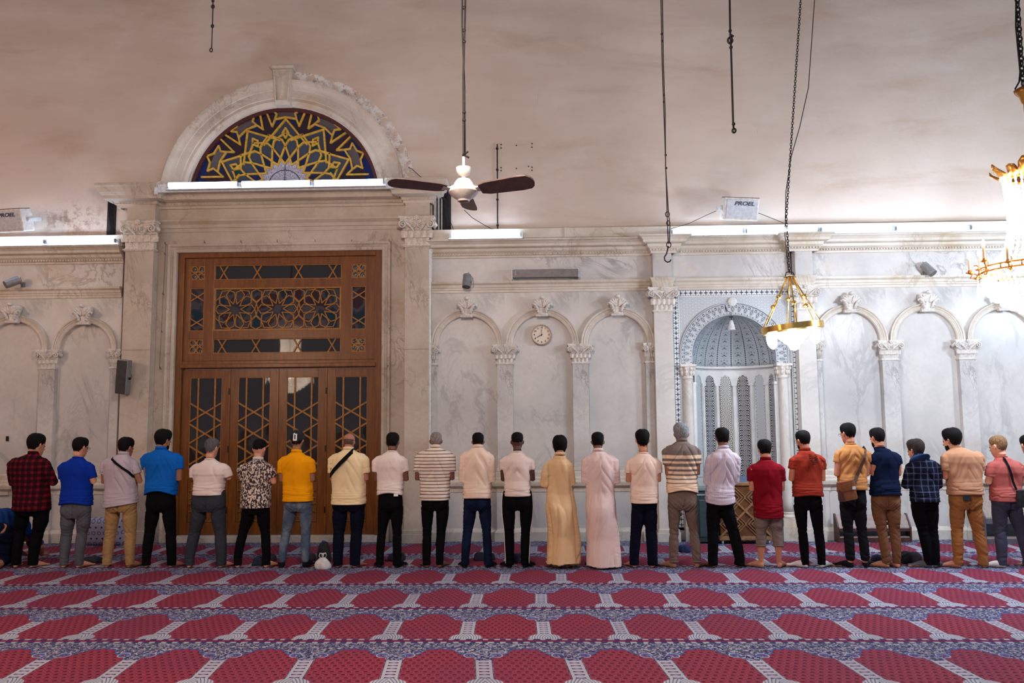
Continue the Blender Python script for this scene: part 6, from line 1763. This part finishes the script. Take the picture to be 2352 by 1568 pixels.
        d += -.0145 * ridge(fold(rot, 26, 14, 8, D['seed'] + 50, 6) * .8) * mid * slouch * amp + .003 * fold(co, 20, 20, 14, D['seed'] + 70) * mid
        arm_ = (np.abs(co[:, 0] - sx) > SW / 2 - .085) * (1 - ss(z, sh - .04, sh + .04))
        d += -.0045 * ridge(fold(co, 18, 18, 44, D['seed'] + 90)) * arm_
        if robe:
            dn = 1 - ss(z, .75, 1.15); rot = np.stack([x + .10 * np.sin(z * 3 + ph[5]), y, z], 1)
            d += (.016 * fold(rot, 20, 14, 2.6, D['seed'] + 20, 5) - .010 * ridge(fold(rot, 30, 20, 8, D['seed'] + 30))) * (dn * .7 + .45) * D.get('fold', 1.0)
        return np.maximum(d, -.020)
    me = bake(m, .0098, 2, wr)
    if D.get('arch'):                          # hem lifted in the middle of the back
        n = len(me.vertices); co = np.empty(n * 3, np.float32); me.vertices.foreach_get('co', co); co = co.reshape(-1, 3)
        x = (co[:, 0] - hcx) / hw; w_ = 1 - ss(co[:, 2], zh, zh + .12); co[:, 2] += w_ * (D['arch'] * (1 - x * x) * (co[:, 1] < .03) + D.get('tilt', 0) * x); me.vertices.foreach_set('co', co.ravel()); me.update()
    nm = 'robe' if robe else D.get('top', 't_shirt')
    top = link(nm, me, D['mat'], root)
    if D.get('collar', True):
        c = MB(); cz = zc
        for i, (rr, hh) in enumerate(((.064, .024),) if D.get('collar', 'polo') != 'crew' else ((.064, .003),)):
            R = []
            for off, z_ in ((.0, cz - .014), (.008, cz - .012), (.006, cz + hh), (-.002, cz + hh), (-.006, cz)):
                R.append([(nx_ + (rr + off) * math.cos(2 * PI * k / 28), -.008 + (rr + off) * .95 * math.sin(2 * PI * k / 28), z_ - .012 * math.sin(2 * PI * k / 28) * (1 if hh > .02 else 1.0)) for k in range(28)])
            R.append(R[0]); c.rings(R, True, False)
        build('collar', c, D.get('collar_mat', D['mat']), top, smooth_=True)
    # sleeve hems and shirt hem read as a thin band
    # ---- trousers
    if not robe:
        zw = zh + .07 + D.get('arch', 0); m = MB(); pw = D.get('pw', hw - .014)
        ysh = -.004
        m.rings([sell(hcx, ysh, pw * .86, bx * .80, zcr - .01, 28), sell(hcx, ysh - .004, pw * .97, bx * .98, zcr + .05, 28), sell(hcx, ysh - .006, pw, bx * 1.03, zcr + .10, 28), sell(hcx, ysh, pw * .94, bx * .98, max(zh + .02, zcr + .13), 28), sell(hcx, ysh, pw * .90, bx * .92, max(zw, zcr + .15), 28)])
        leg = D.get('leg', 1.0); cuff = lz(D['cuff']) if D.get('cuff') else .035
        for s in (-1, 1):
            m.ball((hcx + s * pw * .42, -.040, zcr + .085), (pw * .48, .088, .095), 18, 12)
            q = feet[s]; hp = hipx[s]; out = hcx + s * (pw - .088 * leg)
            kx = out * .46 + q * .54
            pts = [(out, -.0, zcr + .05), (out * .75 + kx * .25, .002, zcr - .08), (kx, .012, .47), (kx * .45 + q * .55, -.004, .30), (q, -.004, .14), (q, .002, cuff)]
            rad = [.090, .086 * (1 + (leg - 1) * .8), .064 * leg, .062 * leg, .056 * leg, D.get('ankle', .054) * leg]
            if cuff > .15: pts = pts[:4] + [(kx * .25 + q * .75, -.004, cuff)]; rad = rad[:4] + [D.get('ankle', .068) * leg]
            m.tube(pts, rad, 20)
        cr = D.get('crumple', 1.0)
        def wrt(co):
            x, y, z = co[:, 0], co[:, 1], co[:, 2]; sd = np.sign(x - hcx)
            kn = np.exp(-((z - .46) / .11) ** 2) + .9 * np.exp(-((z - (cuff + .07)) / .09) ** 2) * (1.0 if cuff < .2 else .4) + .25
            up = np.exp(-((z - zcr - .02) / .10) ** 2) * (y < .02)
            d = -.0060 * ridge(fold(np.stack([x, y, z + .35 * sd * (x - hcx)], 1), 26, 26, 58, D['seed'] + 5, 6)) * kn * cr
            rot = np.stack([x, y, z - sd * (x - hcx) * .9], 1)
            d += -.0085 * ridge(fold(rot, 12, 12, 62, D['seed'] + 15)) * up * cr
            gap = np.exp(-((x - hcx) / .014) ** 2) * (y < 0) * np.exp(-((z - zcr - .06) / .09) ** 2); d -= .016 * gap
            d += .003 * fold(co, 16, 16, 9, D['seed'] + 25)
            return d
        tr = link('trousers' if cuff < .2 else 'rolled_trousers', bake(m, .0098, 2, wrt), D['pmat'], root)
        if D.get('roll'):
            for s in (-1, 1):
                q = feet[s] if cuff < .15 else lx((f1, 0, f2)[s + 1], fy) ; xq = q
                kx = (hcx + s * (pw - .088 * leg)) * .46 + q * .54
                if cuff > .15: xq = kx * .25 + q * .75
                ra = D.get('ankle', .054 if cuff < .15 else .068) * leg
                c = MB(); c.tube([(xq + ra * 1.0 * math.cos(a), .0 + ra * math.sin(a) - .002, cuff + .008 + .003 * math.sin(3 * a)) for a in [2 * PI * k / 24 for k in range(24)]], .012, 8, closed=True); build('turn_up', c, D['pmat'], tr, smooth_=True)
        if D.get('side_stripes'):
            for s in (-1, 1):
                for j, oy in enumerate((-.022, .0, .022)):
                    out = hcx + s * (pw - .088 * leg); q = feet[s]; kx = out * .46 + q * .54; P = []
                    for z_ in np.linspace(zw - .03, .06, 16):
                        xr = float(np.interp(z_, [.14, .30, .47, zcr - .08, zcr + .05, zcr + .15], [q + s * .054 * leg, kx * .45 + q * .55 + s * .062 * leg, kx + s * .064 * leg, out * .75 + kx * .25 + s * .084, hcx + s * pw, hcx + s * pw * .98]))
                        P.append((xr + s * .003 - s * abs(oy) * .12, oy - .006, z_))
                    c = MB(); c.tube(P, .0055, 5); build('side_stripe', c, M_wh, tr, smooth_=True)
    # ---- socks
    if D.get('sock') is not None:
        for s in (-1, 1):
            m = MB(); toes(m, feet[s], -.012, fr_ang[s], s, 1.06, False); dd = Vector((math.sin(fr_ang[s]), math.cos(fr_ang[s]), 0)); m.ball(tuple(Vector((feet[s], -.012, .022)) + dd * .215), (.034, .034, .018), 12, 8)
            m.tube([(feet[s], 0, .04), (feet[s], 0, D.get('sockh', .12))], [.040, .038], 16); link('sock', bake(m, .008, 2), D['sock'], root)
    root['_'] = 0; del root['_']
    return dict(root=root, lx=lx, lz=lz, back_y=back_y, tor=tor, Y=Y, rx=rx_, hcx=hcx, hw=hw, zh=zh, zc=zc, sx=sx, SW=SW, top=top, bx=bx, zt=zt, nx=nx_)

M_eye = plain('eye_white', srgb(60, 46, 40), .2); M_lip = plain('lip', srgb(140, 84, 76), .5); M_patch = plain('white_patch', srgb(228, 226, 224), .6); M_wh = plain('white_tape', srgb(216, 206, 198), .6)
M_white_t = cloth('white_jersey', (226, 208, 200)); M_white_t2 = cloth('offwhite_jersey', (230, 208, 196)); M_bktr = cloth('black_trousers', (12, 12, 15)); M_navtr = cloth('navy_trousers', (14, 16, 32))
M_sblack = cloth('black_sock', (22, 22, 28)); M_swhite = cloth('white_sock', (214, 202, 196)); M_sgrey = cloth('grey_sock', (92, 92, 98))
P = []
def add(**k): k['seed'] = len(P) + 3; P.append(person(k)); return P[-1]
SK1, SK2, SK3, SK4 = (196, 140, 112), (150, 100, 76), (112, 70, 52), (84, 52, 42)
add(label='stocky person in a dark red and black checked shirt, first standing figure from the left', hx=79, ht=1000, hw=39, cy=1041, sl=18, sr=117, el=24, er=132, ey=1114, hem=1172, hl=32, hr=115, f1=37, f2=75, fat=1.15, sleeve='long', top='checked_shirt', mat=cloth('red_plaid', (112, 18, 30), 'plaid', (18, 12, 20)), pmat=M_bktr, skin=SK1, turn=.35, leg=1.15, zcr=.69)
add(label='person in a royal blue T-shirt and grey jeans beside the checked shirt man', hx=181, ht=1008, hw=34, cy=1050, sl=133, sr=220, el=141, er=224, ey=1114, se=1098, hem=1161, hl=139, hr=212, f1=147, f2=181, arch=.045, mat=cloth('royal_blue', (14, 48, 150)), pmat=cloth('grey_denim', (92, 92, 100), 'denim', (70, 70, 78)), skin=SK1, turn=.4, glasses=True, leg=1.08, collar='crew', zcr=.66)
p3_ = add(label='person in a grey lilac shirt with a thin black strap and khaki trousers', hx=286, ht=1008, hw=35, cy=1042, sl=232, sr=320, el=232, er=330, ey=1113, se=1088, hem=1160, hl=240, hr=317, f1=246, f2=298, tilt=.035, arch=.001, top='shirt', mat=cloth('lilac_grey', (182, 168, 176)), pmat=cloth('khaki', (160, 126, 86)), skin=SK2, turn=.35, leg=1.12, crumple=1.4, fat=1.1)
add(label='tall person in a bright blue polo shirt with black hair and beard, black trousers', hx=371, ht=991, hw=36, cy=1030, sl=322, sr=424, el=335, er=420, ey=1108, se=1077, hem=1138, hl=334, hr=407, f1=336, f2=394, arch=.07, top='polo_shirt', mat=cloth('bright_blue', (16, 92, 178)), pmat=M_bktr, skin=SK2, turn=.4, beard=True, leg=1.05, hairstyle='full')
add(label='person with short grey hair in a white T-shirt and wide dark grey trousers', hx=484, ht=1010, hw=33, cy=1054, sl=435, sr=532, el=440, er=534, ey=1104, se=1098, hem=1136, hl=445, hr=515, f1=435, f2=508, mat=M_white_t, pmat=cloth('charcoal_loose', (52, 54, 62)), skin=SK1, hair=(86, 84, 84), turn=.3, leg=1.25, pw=.235, hairstyle='short', collar='crew', slouch=1.3, fat=1.1)
add(label='person in a black and white speckled short sleeved shirt and black trousers', hx=594, ht=1012, hw=33, cy=1054, sl=543, sr=634, el=555, er=637, ey=1114, se=1096, hem=1165, hl=553, hr=622, f1=546, f2=612, top='polo_shirt', mat=cloth('speckled', (214, 198, 184), 'speckle', (58, 44, 46)), collar_mat=cloth('pale_collar', (206, 196, 186)), pmat=M_bktr, skin=SK1, hairstyle='fade', turn=.15, zcr=.70)
add(label='person in a yellow polo shirt, black back-to-front cap and faded blue jeans', hx=682, ht=993, hw=32, cy=1037, sl=637, sr=726, el=641, er=725, ey=1109, se=1086, hem=1150, hl=650, hr=720, f1=648, f2=701, top='polo_shirt', mat=cloth('mustard_yellow', (232, 152, 12)), pmat=cloth('faded_denim', (78, 92, 112), 'denim', (128, 138, 148)), skin=SK2, hairstyle='short', cap=True, cuff=1289, sock=M_sblack, sockh=.075, leg=1.0, ankle=.047, turn=-.05)
p8_ = add(label='bald person in a cream polo shirt with a wide black strap across the back', hx=801, ht=998, hw=30, cy=1031, sl=752, sr=850, el=757, er=849, ey=1107, se=1086, hem=1157, hl=761, hr=842, f1=776, f2=815, top='polo_shirt', mat=cloth('cream', (232, 208, 164)), pmat=M_navtr, skin=(168, 108, 88), hair=(90, 66, 60), hairstyle='bald', turn=.1, leg=1.18, fat=1.12)
add(label='slim person in a white T-shirt, black trousers with a white waist tag and black socks', hx=901, ht=997, hw=33, cy=1036, sl=853, sr=940, el=858, er=941, ey=1108, se=1083, hem=1138, hl=866, hr=928, f1=872, f2=912, arch=.045, mat=M_white_t, pmat=M_bktr, skin=SK3, sock=M_sblack, turn=.1, leg=.95, collar='crew')
add(label='grey bald person in a polo shirt with thin dark horizontal stripes', hx=1001, ht=995, hw=31, cy=1026, sl=951, sr=1048, el=952, er=1046, ey=1106, se=1083, hem=1147, hl=964, hr=1034, f1=980, f2=1010, top='polo_shirt', mat=cloth('striped_jersey', (224, 204, 188), 'stripe', (40, 34, 48)), collar_mat=cloth('plain_collar', (224, 204, 188)), pmat=M_bktr, skin=SK3, hair=(128, 116, 112), hairstyle='crop', leg=1.0)
add(label='person in a cream long sleeved shirt and dark blue jeans with white heeled socks', hx=1098, ht=997, hw=30, cy=1026, sl=1054, sr=1137, el=1056, er=1137, ey=1107, hem=1144, hl=1062, hr=1131, f1=1069, f2=1121, arch=.012, sleeve='long', top='shirt', mat=cloth('cream_shirt', (234, 206, 184)), pmat=cloth('dark_denim', (18, 26, 48), 'denim', (26, 38, 66)), skin=SK3, sock=M_sblack, leg=1.0, turn=-.05, slouch=1.2)
add(label='person in a white T-shirt and black track trousers with white side stripes', hx=1188, ht=996, hw=32, cy=1037, sl=1145, sr=1230, el=1149, er=1231, ey=1108, se=1079, hem=1138, hl=1157, hr=1220, f1=1171, f2=1206, mat=M_white_t2, pmat=M_bktr, skin=SK4, hairstyle='fade', sock=M_sblack, side_stripes=True, pw=.205, collar='crew', a1=-.5, a2=.5)
add(label='person with long dark hair in a beige ankle length robe', hx=1286, ht=1005, hw=34, cy=1043, sl=1250, sr=1321, el=1244, er=1323, ey=1115, hem=1180, hl=1255, hr=1320, f1=1276, f2=1303, robe=1293, rl=1252, rr=1332, sleeve='long', mat=cloth('beige_robe', (226, 186, 140)), pmat=None, skin=SK2, hairstyle='long', fold=1.5, fat=.95)
add(label='person in a pale pink white ankle length robe, right of the beige robe', hx=1373, ht=996, hw=32, cy=1034, sl=1334, sr=1422, el=1337, er=1423, ey=1110, hem=1180, hl=1345, hr=1416, f1=1364, f2=1402, robe=1299, rl=1345, rr=1430, sleeve='long', mat=cloth('pink_robe', (228, 200, 192)), pmat=None, skin=SK3, sock=M_sblack, fold=.7, fat=1.0)
add(label='slim person in a cream T-shirt and navy track trousers beside the pale robe', hx=1476, ht=991, hw=34, cy=1040, sl=1436, sr=1521, el=1435, er=1520, ey=1110, se=1086, hem=1154, hl=1447, hr=1513, f1=1457, f2=1499, mat=cloth('cream_jersey', (236, 206, 188)), pmat=M_navtr, skin=(190, 128, 98), hairstyle='full', leg=1.12, collar='crew')
p16 = dict(z=0)
_z = lambda q: WZ(1575, q, FL(1575, 1304)[1] + .02)
add(label='grey haired person in a grey polo with white bands and brown rolled trousers', hx=1565, ht=976, hw=36, cy=1012, sl=1518, sr=1611, el=1526, er=1609, ey=1095, se=1066, hem=1133, hl=1530, hr=1604, f1=1548, f2=1601, arch=.05, top='polo_shirt', cuff=1290, ankle=.05, mat=cloth('banded_polo', (232, 200, 172), 'bands', (118, 104, 98), (_z(1043) + .005, [(_z(1056), _z(1050)), (_z(1068), _z(1061)), (_z(1079), _z(1074)), (_z(1089), _z(1085)), (_z(1098), _z(1095)), (_z(1107), _z(1105))])), collar_mat=cloth('grey_collar', (118, 104, 98)), pmat=cloth('taupe', (112, 94, 84)), skin=SK2, hair=(128, 128, 132), hairstyle='full', roll=True, crumple=1.6, a1=-.7, a2=.6)
add(label='person in a grey lilac long sleeved shirt and black trousers in front of the niche', hx=1660, ht=987, hw=33, cy=1028, sl=1619, sr=1702, el=1617, er=1695, ey=1113, hem=1152, hl=1619, hr=1688, f1=1638, f2=1699, sleeve='long', arch=-.03, top='shirt', mat=cloth('pinstripe', (206, 190, 198), 'vstripe', (168, 156, 172)), pmat=M_bktr, skin=SK3, hairstyle='full', leg=1.12, slouch=1.2)
add(label='short person in a dark red shirt and grey trousers rolled to the calf', hx=1757, ht=1014, hw=32, cy=1054, sl=1713, sr=1804, el=1719, er=1803, ey=1131, se=1104, hem=1186, hl=1731, hr=1799, f1=1749, f2=1790, arch=-.012, top='polo_shirt', cuff=1253, mat=cloth('deep_red', (118, 12, 26)), pmat=cloth('stone_grey', (122, 106, 98)), skin=(186, 124, 94), roll=True, hairstyle='full', zcr=.62, a1=-.75, a2=.6, ankle=.058)
add(label='person in a rust red polo with a dark winged emblem on the back, white socks', hx=1847, ht=992, hw=33, cy=1033, sl=1810, sr=1897, el=1809, er=1897, ey=1108, se=1077, hem=1141, hl=1820, hr=1890, f1=1849, f2=1888, arch=.03, top='polo_shirt', mat=cloth('rust_red', (142, 48, 34)), pmat=M_bktr, skin=(188, 122, 92), sock=M_swhite, sockh=.07, beard=True, a1=-.95, a2=.8, turn=-.4, leg=.92, glasses=True)
p20_ = add(label='person in an ochre T-shirt with glasses and a brown leather shoulder bag', hx=1951, ht=975, hw=34, cy=1019, sl=1914, sr=2002, el=1913, er=1998, ey=1097, se=1062, hem=1123, hl=1924, hr=1991, f1=1954, f2=1988, mat=cloth('ochre', (184, 126, 76)), pmat=cloth('black_cargo', (24, 24, 28)), skin=(188, 122, 92), sock=M_sblack, sockh=.07, cuff=1286, ankle=.045, a1=-.8, a2=.5, turn=-.45, glasses=True, collar='crew', crumple=1.4)
add(label='person in a dark navy T-shirt and brown chinos, beside the brown bag', hx=2018, ht=986, hw=33, cy=1027, sl=1994, sr=2071, el=1998, er=2071, ey=1096, se=1065, hem=1138, hl=1998, hr=2068, f1=2036, f2=2061, mat=cloth('navy_jersey', (14, 24, 50)), pmat=cloth('brown_chino', (116, 80, 56)), skin=(188, 122, 92), a1=-.9, a2=-.2, turn=-.4, beard=True, collar='crew', cuff=1294, ankle=.048, crumple=1.4, arch=.02)
add(label='shorter person in a navy checked hooded shirt and black trousers, grey socks', hx=2107, ht=1013, hw=35, cy=1046, sl=2078, sr=2160, el=2072, er=2161, ey=1121, hem=1151, hl=2091, hr=2156, f1=2133, f2=2149, sleeve='long', top='hooded_shirt', mat=cloth('navy_plaid', (34, 44, 72), 'plaid', (14, 16, 26), (96, 96, 120)), pmat=M_bktr, skin=(188, 122, 92), sock=M_sgrey, sockh=.08, a1=-1.1, a2=.8, turn=-.5, hairstyle='full', hair=(48, 38, 36), leg=1.0)
p23_ = add(label='large person in a tan T-shirt and camel trousers with a phone in the back pocket', hx=2191, ht=988, hw=38, cy=1025, sl=2158, sr=2262, el=2161, er=2256, ey=1104, se=1080, hem=1136, hl=2176, hr=2256, f1=2201, f2=2260, mat=cloth('tan_jersey', (184, 134, 104)), pmat=cloth('camel', (158, 104, 60)), skin=(188, 122, 92), a1=-1.0, a2=.3, turn=-.55, hairstyle='full', beard=True, arch=.012, crumple=1.6, leg=1.15, fat=1.15, collar='crew')
p24_ = add(label='fair haired person in a salmon pink T-shirt, carrying a black shoulder bag', hx=2297, ht=1003, hw=36, cy=1048, sl=2262, sr=2353, el=2261, er=2351, ey=1115, se=1094, hem=1150, hl=2275, hr=2348, f1=2302, f2=2362, mat=cloth('salmon', (176, 92, 86)), pmat=cloth('slate_trousers', (66, 68, 84)), skin=(224, 160, 130), hair=(122, 92, 64), hairstyle='crop', sock=M_swhite, sockh=.07, a1=-1.15, a2=.3, turn=-.5, collar='crew', leg=1.1)
add(label='person mostly cut off by the right edge, only the head side and sleeve showing', hx=2364, ht=1002, hw=34, cy=1048, sl=2356, sr=2440, el=2357, er=2442, ey=1112, se=1094, hem=1150, hl=2362, hr=2434, f1=2380, f2=2420, mat=cloth('grey_jersey', (120, 116, 124)), pmat=M_bktr, skin=SK1, hairstyle='short', collar='crew')

# hood of the checked shirt
q = P[21]; m = MB(); R = []
for i in range(9):
    t = i / 8 * 2 - 1; x = q['nx'] + t * .10; zz_ = q['zc'] - .02 + .03 * (1 - t * t); y = -.05 - .085 * (1 - t * t)
    R.append([(x + .032 * math.cos(a), y + .040 * math.sin(a), zz_ + .045 * math.cos(a + 1.2) - .02) for a in [2 * PI * k / 12 for k in range(12)]])
m.rings(R); build('hood', m, cloth('hood_cloth', (44, 72, 112)), q['top'], smooth_=True)
# tag, emblem, seams
q = P[8]; m = MB(); x, z = q['lx'](914, 1128), q['lz'](1134); m.box(-.028, .028, -.004, .004, -.016, .016); o = build('waist_tag', m, M_patch, q['root']); o.location = (x, q['back_y'](x, z, .006), z)
q = P[18]
for i, (py_, w1_, w2_) in enumerate(((1045, .055, .020), (1049, .056, .016), (1053, .052, .012), (1057, .046, .0), (1061, .034, .0), (1065, .022, .0))):
    m = MB(); z = q['lz'](py_); cxe = q['lx'](1861, 1050)
    for (a, b) in (((-w1_, -w2_), (w2_, w1_)) if w2_ > 0 else ((-w1_, w1_),)):
        n = 8; R = []
        for k in range(n + 1):
            x = a + (b - a) * k / n; zc2 = z + .012 * abs(x) / .05; y = q['back_y'](cxe + x, zc2, .013); R.append([(cxe + x, y, zc2 - .004), (cxe + x, y - .002, zc2 + .004), (cxe + x, y + .01, zc2 + .004), (cxe + x, y + .01, zc2 - .004)])
        m.rings(R)
    build('emblem_bar', m, M_iron, q['top'])

def strap_bag(q, pts, w, mat, label, name='shoulder_bag', bag=None, front=None):
    r = thing(name, label, 'bag', tuple(q['root'].location), 0); m = MB(); C = []
    for px_, py_ in pts:
        x, z = q['lx'](px_, py_), q['lz'](py_); C.append(Vector((x, q['back_y'](x, z, .016), z)))
    a, b = C[0], C[-1]; sx_ = 1 if b.x > a.x else -1
    C = [Vector((a.x - sx_ * .0, .07, a.z - .02)), Vector((a.x, .0, a.z + .028))] + C
    if front: C += [Vector((b.x + sx_ * .025, b.y + .07, b.z - .03)), Vector((b.x + sx_ * .0, .10, b.z - .07)), Vector((q['sx'], .17, b.z - .06)), Vector((a.x, .14, a.z - .14)), Vector((a.x, .07, a.z - .02))]
    R = []
    for i, p in enumerate(C):
        t = (C[min(i + 1, len(C) - 1)] - C[max(i - 1, 0)]).normalized(); n_ = Vector((p.x - q['sx'], p.y * 1.5 - .0, 0)); n_ = n_.normalized() if n_.length > 1e-4 else Vector((0, -1, 0))
        s_ = t.cross(n_).normalized(); R.append([tuple(p + s_ * w / 2), tuple(p + s_ * w / 2 + n_ * .005), tuple(p - s_ * w / 2 + n_ * .005), tuple(p - s_ * w / 2)])
    m.rings(R); build('strap', m, mat, r)
    if bag: bag(r)
    return r
M_strap = cloth('black_webbing', (18, 18, 22)); M_leather = plain('brown_leather', srgb(112, 62, 32), .5, var=.2, bmp=.2); M_leather2 = plain('dark_leather', srgb(70, 40, 28), .5, var=.2); M_bkl = plain('black_leather', srgb(34, 38, 44), .35, var=.3, bmp=.1)
def fbag(q, w=.16, h=.12):
    def f(r): m = MB(); m.rings([sell(q['sx'], .20, w / 2, .03, q['zc'] - .33, 16, 4), sell(q['sx'], .20, w / 2, .035, q['zc'] - .33 + h, 16, 4)]); build('pouch', m, M_black, r, bevel=.006)
    return f
strap_bag(p3_, [(267, 1052), (280, 1062), (294, 1073), (305, 1082), (311, 1092)], .030, M_strap, 'sling bag whose thin black strap crosses the lilac grey shirt', 'sling_bag', fbag(p3_), True)
strap_bag(p8_, [(812, 1037), (800, 1050), (786, 1064), (772, 1078), (763, 1088)], .050, M_strap, 'sling bag whose wide black strap crosses the cream polo shirt', 'sling_bag', fbag(p8_), True)
def bag20(r):
    q = p20_; x, z = q['lx'](1931, 1122), q['lz'](1123); y = q['back_y'](q['hcx'], q['zh'] + .02) - .035
    m = MB(); R = []
    for t, w in ((-.5, .105), (-.42, .115), (.3, .10), (.5, .085)): R.append([(x + w * c_[0] - .03 * t, y + .05 * c_[1], z + .235 * t + .02 * c_[0]) for c_ in [(math.copysign(abs(math.cos(a)) ** .4, math.cos(a)), math.copysign(abs(math.sin(a)) ** .5, math.sin(a))) for a in [2 * PI * k / 24 for k in range(24)]]])
    m.rings(R); b = build('bag_body', m, M_leather, r, smooth_=True, auto=50)
    m = MB(); R = []
    for t, w in ((.02, .118), (.52, .10)): R.append([(x + w * c_[0] - .03 * t, y - .004 + .054 * c_[1], z + .235 * t + .02 * c_[0]) for c_ in [(math.copysign(abs(math.cos(a)) ** .4, math.cos(a)), math.copysign(abs(math.sin(a)) ** .5, math.sin(a))) for a in [2 * PI * k / 24 for k in range(24)]]])
    m.rings(R); build('flap', m, M_leather, r, smooth_=True, auto=50)
    m = MB(); m.box(x + .05, x + .09, y - .062, y - .05, z + .02, z + .06); build('buckle', m, M_metalw, r)
    m = MB(); m.rings([[(x - .11, y - .052, z - .13), (x - .04, y - .058, z - .13), (x - .07, y - .058, z - .02), (x - .115, y - .05, z + .02)], [(x - .11, y - .03, z - .13), (x - .04, y - .03, z - .13), (x - .07, y - .03, z - .02), (x - .115, y - .03, z + .02)]]); build('side_patch', m, M_leather2, r)
strap_bag(p20_, [(1984, 1032), (1976, 1050), (1967, 1070), (1958, 1090), (1950, 1108)], .042, M_leather2, 'brown leather shoulder bag hanging on the left hip of the ochre shirt man', 'shoulder_bag', bag20)
def bag24(r):
    q = p24_; x, z = q['lx'](2336, 1140), q['lz'](1141); y = q['back_y'](q['hcx'], q['zh'] + .02) - .05
    m = MB(); m.rings([sell(x, y, .118, .045, z - .105, 24, 5), sell(x, y, .125, .05, z + .0, 24, 5), sell(x, y, .118, .045, z + .105, 24, 5)]); build('bag_body', m, M_black, r, bevel=.006)
    m = MB(); m.rings([sell(x + .02, y - .006, .095, .048, z - .06, 24, 5), sell(x + .02, y - .006, .10, .05, z + .11, 24, 5)]); build('flap', m, M_bkl, r, bevel=.006)
strap_bag(p24_, [(2296, 1052), (2301, 1068), (2306, 1085), (2311, 1103), (2318, 1122)], .028, M_strap, 'black shoulder bag on the right hip of the salmon pink shirt man', 'shoulder_bag', bag24)
# phone
q = p23_; x, z = q['lx'](2205, 1140), q['lz'](1141); o = build('phone', MB().box(-.048, .048, -.005, .006, -.032, .032), M_black, None, bevel=.004); o.location = (q['rx'] + x, q['Y'] - .162, z); tag(o, 'black phone sticking out of the back pocket of the camel trousers', 'phone')
# bowing person behind the first man, at the left edge
x0, y0 = FL(-2, 1306); r = thing('person', 'person bowing low on the carpet in dark blue clothes, cut by the left edge', 'person', (x0, y0, 0)); y_ = .0
m = MB(); m.tube([(-.16, .0, .52), (-.20, .06, .60), (-.12, .30, .58), (-.06, .52, .42), (-.04, .66, .30)], [.12, .15, .15, .13, .06], 18)
for s in (-1, 1):
    m.tube([(-.14 + s * .11, .0, .52), (-.12 + s * .12, .22, .30), (-.12 + s * .11, .30, .09), (-.12 + s * .11, .05, .07), (-.12 + s * .11, -.08, .06)], [.10, .085, .06, .055, .035], 14); toes(m, -.12 + s * .11, -.02, 3.0, s)
    m.tube([(-.05 + s * .16, .50, .40), (-.02 + s * .22, .56, .20), (0 + s * .12, .72, .07)], [.05, .045, .03], 12)
    hand(m, (s * .12, .72, .06), (-.1 * s, 1, -.05), (s, 0, 0), s)
m.ball((-.03, .76, .22), (.078, .098, .11), 18, 12); m.tube([(-.03, .66, .10), (-.03, .66, .16)], .012, 6)
link('body', bake(m, .0085, 1), skin_mat(SK2), r)
m = MB(); m.tube([(-.16, -.01, .50), (-.20, .05, .62), (-.12, .30, .60), (-.06, .50, .44), (-.05, .60, .37)], [.12, .172, .168, .15, .08], 22)
for s in (-1, 1): m.tube([(-.05 + s * .14, .48, .42), (-.03 + s * .22, .56, .22)], [.068, .062], 14)
link('t_shirt', bake(m, .011, 2, lambda co: .007 * np.sin(co[:, 1] * 60 + 3 * np.sin(co[:, 0] * 14))), cloth('dull_blue', (26, 58, 120)), r)
m = MB(); m.ball((-.15, .02, .46), (.205, .15, .17), 20, 14)
for s in (-1, 1): m.tube([(-.14 + s * .10, .0, .50), (-.12 + s * .12, .22, .30), (-.12 + s * .11, .30, .10), (-.12 + s * .11, .03, .085)], [.13, .11, .08, .07], 16)
m.ball((-.12, .15, .25), (.19, .15, .2), 16, 12)
link('trousers', bake(m, .011, 2, lambda co: .005 * np.sin(co[:, 2] * 70 + 3 * np.sin(co[:, 0] * 14))), cloth('dark_navy_loose', (16, 20, 40)), r)
m = MB(); m.ball((-.03, .755, .25), (.086, .105, .105), 18, 12); build('hair', m, hair_mat((22, 18, 18)), r, smooth_=True)
for s in (-1, 1):
    m = MB(); m.ball((-.03 + s * .03, .835, .175), .011, 10, 8); build('eye', m, M_eye, r)
